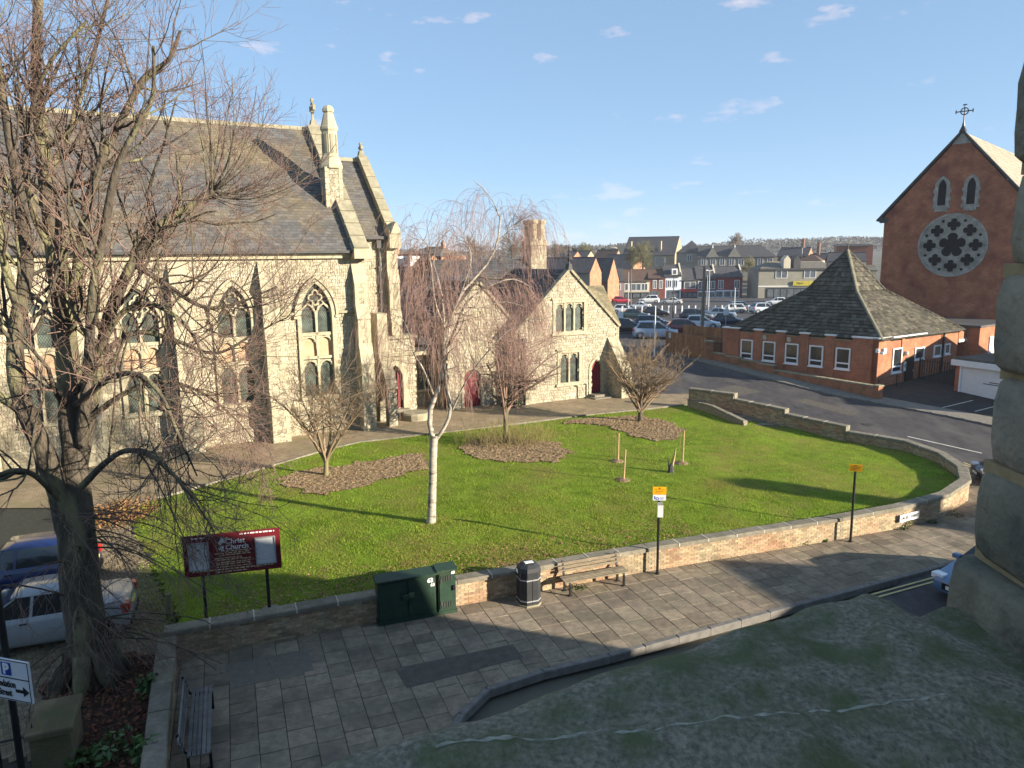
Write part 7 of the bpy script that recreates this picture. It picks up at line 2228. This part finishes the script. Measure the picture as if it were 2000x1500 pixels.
def BT(s, d, z): p = Vector((bx_, by_, 0)) + be_ * s + bf_ * d; return (p.x, p.y, z)
def BTl(s, d, z): p = Vector((bx_, by_, 0)) - be_ * d + bf_ * s; return (p.x, p.y, z)
part('aperture', MB().box((-.2, .325, .9), (.2, .34, 1.04), BTl), m_black, bn)
part('door_seam', MB().box((-.015, .30, .1), (.0, .322, .86), BTl).box((-.005, .305, .1), (.005, .318, .86), BT), m_black, bn)
part('bin_label', MB().box((-.13, -.05, 1.262), (.13, .1, 1.275), BT), m_lett, bn)
part('bin_label', MB().box((-.1, .345, 1.0), (.06, .355, 1.1), BTl), m_lett, bn)
# benches
m_wood = mat('weathered_slat', (.215, .175, .12), rough=.9, var=.3, scale=4, bump=.4, bscale=30, island=.2, aniso=(1, 1, 4))
m_woodg = mat('grey_slat', (.15, .145, .14), rough=.9, var=.3, scale=4, bump=.4, bscale=30, island=.2)
def bench(label, p0, th, L, m, back=True):
    t = thing('bench', label, 'bench', (p0[0], p0[1], 0))
    T = frame(p0, (math.cos(th), math.sin(th)), (-math.sin(th), math.cos(th)))
    for k in range(5): part('seat_slat', MB().cbox((0, .02 + k * .088, .43 + .004 * k), (L, .02 + k * .088 + .072, .465 + .004 * k), .006, T), m, t)
    for k in range(3): part('back_slat', MB().cbox((0, .50 + k * .028, .56 + k * .105), (L, .535 + k * .028, .64 + k * .105), .005, T), m, t)
    for s in (.14, L - .2):
        lg = part('leg', MB().strip([(.03, 0), (.03, .36), (.07, .42), (.40, .42), (.44, .36), (.44, 0)], .055, s, s + .06, lambda p, q, h: T(h, p, q)), m_black, t)
        part('back_bracket', MB().strip([(.40, .42), (.50, .5), (.60, .90)], .05, s, s + .06, lambda p, q, h: T(h, p, q)), m_black, t)
        part('foot', MB().box((s - .03, .0, 0), (s + .09, .1, .02), T).box((s - .03, .38, 0), (s + .09, .48, .02), T), m_black, t)
    return t
bench('weathered wooden slatted bench standing in the sun against the low wall', (1.52, 20.62), math.radians(20.9), 2.15, m_wood)
bench('shaded grey slatted bench against the return wall at the bottom left', (-5.98, 13.15), math.atan2(15.7 - 13.15, -6.95 + 5.98), 2.5, m_woodg)
# time plates on posts
m_orange = mat('yellow_sign_face', (.85, .42, .012), rough=.5, var=.05, bump=0)
def plate_post(label, x, y, h, white):
    t = thing('sign_post', label, 'sign post', (x, y, 0))
    part('post', MB().tube([(x, y, 0), (x, y, h - .12)], .042, 10).lathe([(.07, 0), (.07, .05)], (x, y, 0), 10), m_black, t)
    th = math.atan2(y, x) - PI / 2 + .12
    e = (math.cos(th), math.sin(th)); T = frame((x, y), e, (-e[1], e[0]))
    p = part('yellow_plate', MB().cbox((-.21, -.075, h - .25), (.21, -.055, h), .004, T), m_orange, t)
    q = MB()
    for r, (a, b) in enumerate(((-.15, .15), (-.11, .12), (-.14, .05))): q.box((a, -.079, h - .10 - r * .05), (b, -.0765, h - .085 - r * .05), T)
    part('printing', q, mat('sign_brown', (.35, .15, .01), bump=0), p)
    pc = MB().tube([T(0, -.03, h - .06), T(0, -.03, h - .2)], .03, 6); part('bracket', pc, m_black, t)
    part('pictogram', MB().prism([(-.03, h - .06), (.03, h - .06), (0, h - .015)], -.079, -.0765, lambda p_, q_, k: T(p_, k, q_)), m_black, p)
    if white:
        w = part('white_plate', MB().cbox((-.20, -.075, h - .44), (.20, -.055, h - .26), .004, T), m_white, t)
        bl = mat('sign_blue', (.03, .08, .45), rough=.5, bump=0)
        part('pictogram', MB().strip([(-.14 , h - .30), (-.14, h - .40)], .03, -.079, -.0765, lambda p_, q_, k: T(p_, k, q_)).ring([(-.06 + .05 * math.cos(i * PI / 6), h - .38 + .05 * math.sin(i * PI / 6)) for i in range(12)], [(-.06 + .03 * math.cos(i * PI / 6), h - .38 + .03 * math.sin(i * PI / 6)) for i in range(12)], -.079, -.0765, lambda p_, q_, k: T(p_, k, q_)), bl, w)
        part('printing', MB().box((.02, -.079, h - .36), (.15, -.0765, h - .345), T).box((.02, -.079, h - .40), (.12, -.0765, h - .385), T), bl, w)
        n_ = part('notice', MB().cbox((-.045, -.07, h - .99), (.13, -.055, h - .60), .004, T), m_white, t)
        part('notice_head', MB().cbox((-.06, -.072, h - .60), (.10, -.05, h - .50), .01, T), m_galv, n_)
    return t
plate_post('black post by the bench carrying a yellow plate over a white parking plate', 4.55, 22.2, 2.9, True)
plate_post('black post near the street name with a single yellow plate on top', 11.80, 24.68, 2.83, False)
# street name on the wall
p0 = Vector((14.05, 25.83)); p1 = Vector((15.1, 26.37))
e = (p1 - p0).normalized()
T = frame((p0.x + e.y * .05, p0.y - e.x * .05), (e.x, e.y), (-e.y, e.x))
np_ = thing('street_nameplate', 'white street nameplate fixed to the curved brick wall', 'street sign', T(.5, 0, .3))
part('plate', MB().cbox((0, -.015, .27), (1.08, .01, .55), .004, T), m_white, np_)
text_part('TACKET STREET', .15, m_black, np_, T(.54, -.022, .41), (e.x, e.y, 0), bold=.002, sx=.92)
# church notice board
m_board = mat('maroon_board', (.135, .012, .018), rough=.4, var=.06, bump=0, spec=.4)
m_paper = mat('notice_paper', (.55, .56, .58), rough=.4, var=.08, scale=6, bump=0)
nb0 = Vector((-8.12, 18.24)); th = math.atan2(18.64 - 18.24, -6.58 + 8.12); e = (math.cos(th), math.sin(th)); T = frame(nb0, e, (-e[1], e[0]))
nb = thing('notice_board', 'maroon church notice board on two black posts at the corner of the lawn', 'notice board', (nb0.x, nb0.y, .65))
for s in (0, 1.59): part('post', MB().tube([T(s, .05, .5), T(s, .05, 2.85)], .045, 8), m_black, nb)
part('footing', MB().lathe([(.28, 0), (.26, .07), (.2, .09)], T(1.62, .05, .62), 12), mat('concrete_foot', (.2, .19, .16)), nb)
bd_ = part('board', MB().cbox((-.42, -.02, 1.86), (1.98, .02, 2.98), .005, T), m_board, nb)
for a, b in ((-.30, .21), (1.35, 1.86)):
    f = part('notice_case', MB().ring([(a, 2.03), (b, 2.03), (b, 2.78), (a, 2.78)], [(a + .025, 2.055), (b - .025, 2.055), (b - .025, 2.755), (a + .025, 2.755)], -.06, -.0205, lambda p, q, h: T(p, h, q)), m_galv, bd_)
    part('paper', MB().box((a + .02, -.03, 2.05), (b - .02, -.0215, 2.76), T), m_paper, f)
ev = (e[0], e[1], 0)
text_part('Christ', .19, m_lett, bd_, T(.86, -.024, 2.74), ev, bold=.004)
text_part('Church', .19, m_lett, bd_, T(.90, -.024, 2.58), ev, bold=.004)
part('dove_emblem', MB().prism([(.42, 2.72), (.50, 2.80), (.52, 2.88), (.60, 2.84), (.68, 2.86), (.64, 2.78), (.66, 2.70), (.56, 2.72), (.50, 2.66)], -.024, -.0205, lambda p, q, h: T(p, h, q)).prism([(.44, 2.56), (.50, 2.64), (.58, 2.62), (.56, 2.55), (.60, 2.48), (.50, 2.5)], -.024, -.0205, lambda p, q, h: T(p, h, q)), m_lett, bd_)
m_gold = mat('cream_print', (.62, .50, .30), rough=.6, bump=0)
R_ = random.Random(3)
for k, (z_, a, b, hh) in enumerate([(2.88, -.2, .12, .035), (2.9, .98, 1.85, .035), (2.47, .62, 1.24, .022), (2.42, .34, 1.2, .022), (2.37, .5, 1.22, .022), (2.29, .34, 1.0, .022), (2.24, .4, 1.22, .022), (2.17, .36, 1.2, .022), (2.12, .36, 1.2, .022), (2.05, .36, 1.24, .022), (1.98, -.24, 1.8, .03), (1.915, .35, 1.1, .024)]):
    q = MB(); s = a
    while s < b:
        w_ = R_.uniform(.04, .12); q.box((s, -.0235, z_), (min(b, s + w_), -.0205, z_ + hh), T); s += w_ + .03
    o = part('print_line', q, m_gold if k > 1 else m_lett, bd_)
# parking direction sign bottom left
ps = aty(0, 1290, 12.0); th = D(-16); e = (math.cos(th), math.sin(th)); T = frame((ps.x, 12.0), e, (-e[1], e[0]))
zt1, zb1 = ps.z + .06, ps.z - .72
pk = thing('parking_sign', 'white rectangular car park direction sign with blue P and black arrow', 'direction sign', (ps.x, 12, 0))
part('post', MB().tube([T(.05, .08, 0), T(.05, .08, ps.z + 2.6)], .06, 10), m_black, pk)
wt = mat('sign_white', (.62, .63, .65), rough=.4, var=.08, scale=3, bump=0)
b_ = part('board', MB().cbox((-.75, -.02, zb1), (.64, .02, zt1), .01, T), wt, pk)
part('border', MB().ring([(-.74, zb1 + .01), (.63, zb1 + .01), (.63, zt1 - .01), (-.74, zt1 - .01)], [(-.725, zb1 + .025), (.615, zb1 + .025), (.615, zt1 - .025), (-.725, zt1 - .025)], -.024, -.0205, lambda p, q, h: T(p, h, q)), m_black, b_)
zm = (zt1 + zb1) / 2 + .04
part('divider', MB().box((-.74, -.024, zm - .01), (.63, -.0205, zm + .01), T), m_black, b_)
pb_ = part('blue_panel', MB().box((.03, -.026, zm + .05), (.25, -.0205, zt1 - .06), T), mat('parking_blue', (.015, .05, .30), rough=.4, bump=0), b_)
ev = (e[0], e[1], 0)
text_part('P', .26, m_lett, pb_, T(.14, -.03, (zm + zt1) / 2 - .01), ev, bold=.012)
text_part('Foundation', .18, m_black, b_, T(.04, -.026, zm - .12), ev, bold=.003, sx=.66)
text_part('Street', .18, m_black, b_, T(.06, -.026, zm - .29), ev, bold=.003, sx=.66)
part('arrow', MB().prism([(.30, zm - .255), (.47, zm - .255), (.47, zm - .32), (.60, zm - .225), (.47, zm - .13), (.47, zm - .195), (.30, zm - .195)], -.026, -.0205, lambda p, q, h: T(p, h, q)), m_black, b_)
# gate pier and railings
gp = thing('gate_pier', 'low mossy brick gate pier with flat stone cap at the bottom left', 'pier', (-8.9, 12.9, .2))
m_pier = brick_mat('pier_brick', (.94, .34), (.20, .15, .085), (.15, .11, .065), (.17, .145, .1), stain=(.09, .095, .045))
GPT = frame((-9.1, 12.55), (.93, .37), (-.37, .93))
part('pier_body', MB().box((0, 0, -.2), (.68, 1.1, 1.18), GPT), m_pier, gp)
part('pier_cap', MB().cbox((-.06, -.06, 1.18), (.74, 1.16, 1.3), .02, GPT), m_pier, gp)
ry = thing('iron_railings', 'row of dark iron railings left of the gate pier', 'railings', (-9.6, 12.2, .2))
for i in range(9):
    q = Vector((-9.15, 12.75)).lerp(Vector((-11.2, 11.9)), i / 8)
    part('rail_bar', MB().tube([(q.x, q.y, .1), (q.x, q.y, 1.25), (q.x, q.y, 1.4)], [.018, .018, .004], 6), m_black, ry)
for z_ in (.35, 1.15): part('cross_rail', MB().tube([(-9.1, 12.77, z_), (-11.3, 11.86, z_)], .025, 6), m_black, ry)
# stakes, broken stump, small stub
m_stake = mat('stake_wood', (.42, .29, .15), rough=.9, var=.2, scale=5, bump=.3)
for u, v, h_, ln_, lab in ((1218, 939, 1.3, .06, 'leaning pale wooden tree stake nearest the street wall'), (1207, 901, 1.3, .02, 'thin pale tree stake behind the leaning one'), (1333, 905, 1.5, .03, 'tall tree stake at the right with soil at its foot')):
    p = atz(u, v, .88); z_ = lawn_z(p.x, p.y)
    t = thing('tree_stake', lab, 'stake', (p.x, p.y, z_))
    part('stake', MB().tube([(p.x, p.y, z_ - .05), (p.x + ln_, p.y, z_ + h_)], [.038, .03], 7), m_stake, t)
    part('sapling', MB().tube([(p.x - .12, p.y + .1, z_), (p.x - .1, p.y + .1, z_ + h_ * .7), (p.x - .14, p.y + .12, z_ + h_ * 1.25)], [.012, .009, .004], 5), m_twig2, t)
    part('soil_mound', MB().lathe([(.34, 0), (.28, .05), (.12, .09)], (p.x - .05, p.y + .02, z_ - .01), 9), m_soil, t)
p = atz(1310, 922, .88); z_ = lawn_z(p.x, p.y)
t = thing('tree_stump', 'splintered broken stump of a young tree on the lawn', 'stump', (p.x, p.y, z_))
part('stump', MB().tube([(p.x, p.y, z_ - .05), (p.x, p.y, z_ + .25), (p.x + .05, p.y, z_ + .4)], [.15, .11, .06], 7), m_iron, t)
part('splinter', MB().tube([(p.x + .04, p.y, z_ + .25), (p.x + .14, p.y, z_ + .7), (p.x + .2, p.y, z_ + 1.08)], [.07, .045, .01], 6), m_stake, t)
part('splinter', MB().tube([(p.x - .06, p.y, z_ + .2), (p.x - .13, p.y, z_ + .62)], [.06, .012], 6), m_bark, t)
p = atz(331, 1200, .65); z_ = lawn_z(p.x, p.y)
single('timber_stub', MB().tube([(p.x, p.y, z_ - .1), (p.x + .01, p.y, z_ + .62)], [.1, .085], 8), m_barkg, 'short mossy timber stub at the left edge of the lawn', 'post')
# weeds along the foot of the street wall and plants by the return wall
m_weed = mat('weed_leaf', (.06, .10, .025), var=.35, bump=0, island=.4)
def leaf_clump(label, x, y, z, r, h, n, seed, m=m_weed, name='weed', s=.04, cat='weed', group=None):
    R = np.random.RandomState(seed)
    A = R.uniform(0, 2 * PI, n); q = np.sqrt(R.uniform(0, 1, n)) * r
    c = np.stack([x + q * np.cos(A), y + q * np.sin(A), z + R.uniform(.02, 1, n) * h], 1)
    d1 = R.normal(0, 1, (n, 3)); d1 /= np.linalg.norm(d1, axis=1, keepdims=True); d2 = np.cross(d1, R.normal(0, 1, (n, 3))); d2 /= np.linalg.norm(d2, axis=1, keepdims=True)
    ss = s * R.uniform(.6, 1.3, (n, 1))
    V = np.stack([c - d1 * ss, c + d2 * ss * .5, c + d1 * ss, c - d2 * ss * .5], 1)
    o = link(name, fast_mesh(name, V.reshape(-1, 3) - np.array([x, y, z]), np.arange(4 * n).reshape(n, 4)), m, None, (x, y, z))
    tag(o, label, cat, group)
    st_ = MB()
    for i in range(min(6, n)): st_.tube([(0, 0, 0), tuple(c[i] - np.array([x, y, z]))], .006, 4)
    lpart('stem', st_, m_weed, o)
WD = [(1240, 1108, .10, .16, 'small weed at the wall foot just left of the first sign post'), (1404, 1087, .16, .30, 'dark bushy weed at the wall foot near the bench end of the wall'), (1452, 1080, .16, .14, 'spreading weed at the wall foot right of the dark bushy one'), (1485, 1075, .08, .1, 'tiny weed midway along the wall foot'), (1528, 1069, .12, .12, 'low green weed midway between the two sign posts'), (1568, 1063, .16, .12, 'flat weed patch left of the second sign post'), (1610, 1058, .1, .1, 'last little weed before the second sign post'), (1776, 1030, .1, .34, 'upright dark weed under the street nameplate'), (1765, 1034, .14, .1, 'low weed just left of the street nameplate'), (1820, 1022, .16, .12, 'green weed right of the street nameplate'), (1870, 1008, .2, .14, 'weeds on the shaded bend of the wall'), (1130, 1150, .2, .08, 'yellowish weed under the sunny bench')]
for k, (u, v, r, h_, lab) in enumerate(WD):
    p = atz(u, v, 0); leaf_clump(lab, p.x, p.y, 0, r * 1.2, h_, 60, 100 + k)
m_lau = mat('laurel_leaf', (.07, .13, .035), rough=.45, var=.3, bump=0, island=.35, spec=.5)
for k, (u, v, r, h_, lab) in enumerate([(292, 1350, .25, .55, 'bright leafed evergreen sprig beside the return wall'), (230, 1462, .45, .4, 'low evergreen plant at the very bottom of the tree bed'), (285, 1475, .25, .5, 'leafy plant at the foot of the return wall in the bottom corner'), (160, 1480, .3, .3, 'small leafy plant by the gate pier')]):
    p = atz(u, v, .5); leaf_clump(lab, p.x, p.y, .35, r, h_, 130, 130 + k, m_lau, 'evergreen_plant', .085, 'plant')
q_ = CW(13.35, .35, 1.0); leaf_clump('dark evergreen shrub in the shaded corner between the two hall gables', q_[0], q_[1], 1.0, .55, 2.2, 700, 190, mat('ivy_leaf', (.035, .055, .022), var=.4, bump=0, island=.4), 'evergreen_shrub', .09, 'shrub')
for k, (u, v, lab) in enumerate([(266, 1010, 'rusty orange winter shrub at the left edge of the lawn'), (222, 1022, 'smaller orange brown shrub at the drive edge')]):
    p = atz(u, v, .95)
    leaf_clump(lab, p.x, p.y, .9, .75, .7, 700, 150 + k, mat('orange_leaf', (.22, .12, .05), var=.3, bump=0, island=.5), 'beech_shrub', .06, 'shrub')
# litter of leaves and specks on the pavement
R_ = np.random.RandomState(61); n = 420
s_ = R_.uniform(-8, 26, n); d_ = np.abs(R_.normal(0, .9, n)) + .08; k = R_.uniform(0, 1, n) < .4; d_[k] = R_.uniform(.1, 4.5, k.sum())
fx = -8.8 + s_ * .934 + .357 * d_; fy = 17.3 + s_ * .374 - .934 * d_
k = inside_np(PAVE, fx, fy); fx, fy = fx[k], fy[k]; n = len(fx); A = R_.uniform(0, 6.28, n); q_ = R_.uniform(.012, .035, n)
Q = np.stack([np.stack([fx + np.cos(A + j * PI / 2) * q_, fy + np.sin(A + j * PI / 2) * q_ * .7, np.full(n, .016) + R_.uniform(0, .012, n)], 1) for j in range(4)], 1)
lv = link('pavement_litter', fast_mesh('pavement_litter', Q.reshape(-1, 3), np.arange(4 * n).reshape(n, 4)), mat('dry_leaf', (.26, .17, .09), var=.4, bump=0, island=.6)); lv['kind'] = 'stuff'

# ================================================================== WHERE THE CAMERA STANDS
m_ledge = mat('lichened_ledge', (.225, .20, .15), rough=.97, var=.55, scale=130, bump=1.0, bscale=160, bdist=.004, spec=.06, c2=(.125, .135, .07), c2scale=15, c2lo=.42, c2hi=.62)
m_jamb = mat('old_jamb_stone', (.26, .22, .155), rough=.95, var=.4, scale=14, bump=.9, bscale=60, bdist=.008, island=.2, c2=(.13, .125, .095), c2scale=7, c2lo=.48, c2hi=.64)
m_jmort = mat('jamb_mortar', (.31, .225, .12), rough=1, var=.25, scale=20, bump=.6, bscale=90, bdist=.004)
led = thing('stone_ledge', 'mossy lichen covered stone ledge across the bottom right corner in front of the camera', 'ledge', (.3, .6, 9.2))
LED = [(-.75, .36), (-.2, .665), (.06, .80), (.35, .955), (.53, 1.05), (.585, .93), (.66, .72), (.72, .3), (.5, -.2), (-.6, -.2)]
def ledge_mesh():
    step = .012
    xs = np.arange(-.8, .78, step); ys = np.arange(-.22, 1.08, step)
    X, Y = np.meshgrid(xs, ys)
    P = np.array(LED); d = np.full(X.shape, 9.0)
    for (a, b), (c, e_) in zip(LED, LED[1:] + LED[:1]):
        l2 = (c - a) ** 2 + (e_ - b) ** 2; t_ = np.clip(((X - a) * (c - a) + (Y - b) * (e_ - b)) / l2, 0, 1)
        d = np.minimum(d, np.hypot(X - a - t_ * (c - a), Y - b - t_ * (e_ - b)))
    ins = inside_np(LED, X, Y)
    d = np.where(ins, d, -d)
    Z = 9.517 - .022 * np.exp(-np.clip(d, 0, None) / .02) - np.clip(-d, 0, .05) * 6
    nz = np.array([[mnoise.noise(Vector((x * 9, y * 9, 0))) * .010 + mnoise.noise(Vector((x * 30, y * 30, 3))) * .005 for x in xs] for y in ys])
    # worn shoulder line running along the stone, with a shallow fall behind it
    line = (X - .21) * (.75 - .67) / (.48 + .08) + .705
    Z = Z + nz - .03 * np.clip((line - Y) / .12, 0, 1)
    V = np.stack([X.ravel(), Y.ravel(), Z.ravel()], 1); I = np.arange(X.size).reshape(X.shape)
    keep = (d > -.045)
    kc = keep[:-1, :-1] & keep[1:, :-1] & keep[:-1, 1:] & keep[1:, 1:]
    F = np.stack([I[:-1, :-1], I[:-1, 1:], I[1:, 1:], I[1:, :-1]], -1)[kc]
    u, inv = np.unique(F, return_inverse=True)
    return V[u], inv.reshape(F.shape)
V, F = ledge_mesh()
link('ledge_stone', fast_mesh('ledge_stone', V, F, wloc(led), True), m_ledge, led)
part('ledge_body', MB().prism([(x * .97, y * .97) for x, y in LED], 9.0, 9.4, lambda p, q, h: (p, q, h)), m_ledge, led)
cr_ = MB(); pts = []
for i in range(160):
    f = i / 159; x = -.08 + .56 * f; y = .672 + .078 * f + .006 * mnoise.noise(Vector((f * 9, 1, 0))) + .004 * mnoise.noise(Vector((f * 31, 5, 0)))
    pts.append((x, y, 9.5165 + mnoise.noise(Vector((x * 9, y * 9, 0))) * .010 + mnoise.noise(Vector((x * 30, y * 30, 3))) * .005))
cr_.tube(pts, [max(.0004, .0014 + .0042 * mnoise.noise(Vector((i * .23, 3, 0)))) for i in range(160)], 5)
part('pale_arris', cr_, mat('pale_scar', (.34, .33, .27), var=.35, scale=60, bump=.6), led)
low = thing('stone_sill', 'dark lower stone sill between the ledge and the jamb', 'sill', (.8, .8, 9.1))
part('sill_body', MB().prism([(.52, 1.02), (.70, 1.13), (1.5, .9), (1.4, -.2), (.6, -.2), (.62, .75)], 9.0, 9.43, lambda p, q, h: (p, q, h)), m_ledge, low)
jm = thing('stone_jamb', 'weathered stone pillar of stacked blocks rising along the right edge', 'pillar', (.9, 1.0, 9.4))
zb_ = 9.33; R_ = random.Random(5); k = 0
wid = [.05, .0, .012, .006, .014, .004, .018, .0, .012, .02, .01, .015]
while zb_ < 11.6:
    h_ = [.175, .15, .155, .16, .155, .17, .15, .165][k % 8]
    w0 = .756 - (.058 if k == 0 else .0) + (-.006 if k % 2 else .004) + wid[k % 12] * .3
    me_ = MB(); ng = 7
    # rounded block: grid on a superellipse plan
    lev = [(0, .955), (.06, .985), (.28, 1.0), (.5, .998), (.72, 1.0), (.94, .985), (1.0, .955)]
    n_ = 26
    cx_, cy_ = w0 + .3, 1.02
    for f, sc_ in lev:
        for j in range(n_):
            a = 2 * PI * j / n_
            c_, s_2 = math.cos(a), math.sin(a)
            x = cx_ + .3 * sc_ * (abs(c_) ** .22) * (1 if c_ > 0 else -1); y = cy_ + .17 * sc_ * (abs(s_2) ** .22) * (1 if s_2 > 0 else -1)
            nn_ = mnoise.noise(Vector((x * 14, y * 14, (zb_ + f * h_) * 14 + k * 7))) * .011 + mnoise.noise(Vector((x * 45, y * 45, (zb_ + f * h_) * 45 + k * 7))) * .003
            me_.v.append((x + nn_, y + nn_, zb_ + .006 + f * (h_ - .012)))
    me_.f = [(i * n_ + j, i * n_ + (j + 1) % n_, (i + 1) * n_ + (j + 1) % n_, (i + 1) * n_ + j) for i in range(6) for j in range(n_)] + [tuple(range(n_))[::-1], tuple(range(6 * n_, 7 * n_))]
    part('jamb_block', me_, m_jamb, jm, True)
    part('mortar_joint', MB().box((max(w0, .752) + .016, .868, zb_ + h_ - .011), (w0 + .56, 1.17, zb_ + h_ + .011)), m_jmort, jm)
    zb_ += h_; k += 1
# the buildings on this side of the street, whose roofline shades the pavement
m_own = mat('own_building_stone', (.25, .22, .17), var=.2, scale=2, bump=.3)
FE = (.934, .357); FN = (-.357, .934)
FT = frame((0.0, .15), FE, FN)
def facade(label, poly, dep, name, cat):
    o = MB().prism(poly, -dep, 0, lambda p, q, h: FT(p, h, q))
    return single(name, o, m_own, label, cat)
facade('tall stone building the photograph was taken from, stepping down along the street', [(1.6, -.2), (24.9, -.2), (24.9, 6.4), (24.6, 7.6), (23.8, 9.5), (15.9, 12.3), (13, 13.6), (1.6, 13.6)], 6, 'stone_building', 'building')
facade('low lean-to beside the tall stone building', [(24.95, -.2), (30.75, -.2), (30.75, 5.7), (24.95, 6.0)], 6, 'stone_building', 'building')
facade('plain two storey building further along this side of the street', [(30.8, -.2), (60, -.2), (60, 8.0), (45.0, 8.0), (45.0, 6.2), (36.8, 6.2), (34.4, 7.75), (30.8, 6.2)], 6, 'stone_building', 'building')
facade('square chimney stack on the street front further along', [(44.0, 6.0), (45.0, 6.0), (45.0, 10.5), (44.0, 10.6)], 1.0, 'chimney_stack', 'chimney')
facade('lower storey of the tall stone building under the ledge', [(-14, -.2), (1.6, -.2), (1.6, 8.9), (-14, 8.9)], 5, 'stone_building', 'building')
single('side_building', MB().box((36.5, 38, -.2), (48, 51, 5.6)), m_own, 'two storey building to the right of the yard that shades the garage', 'building')
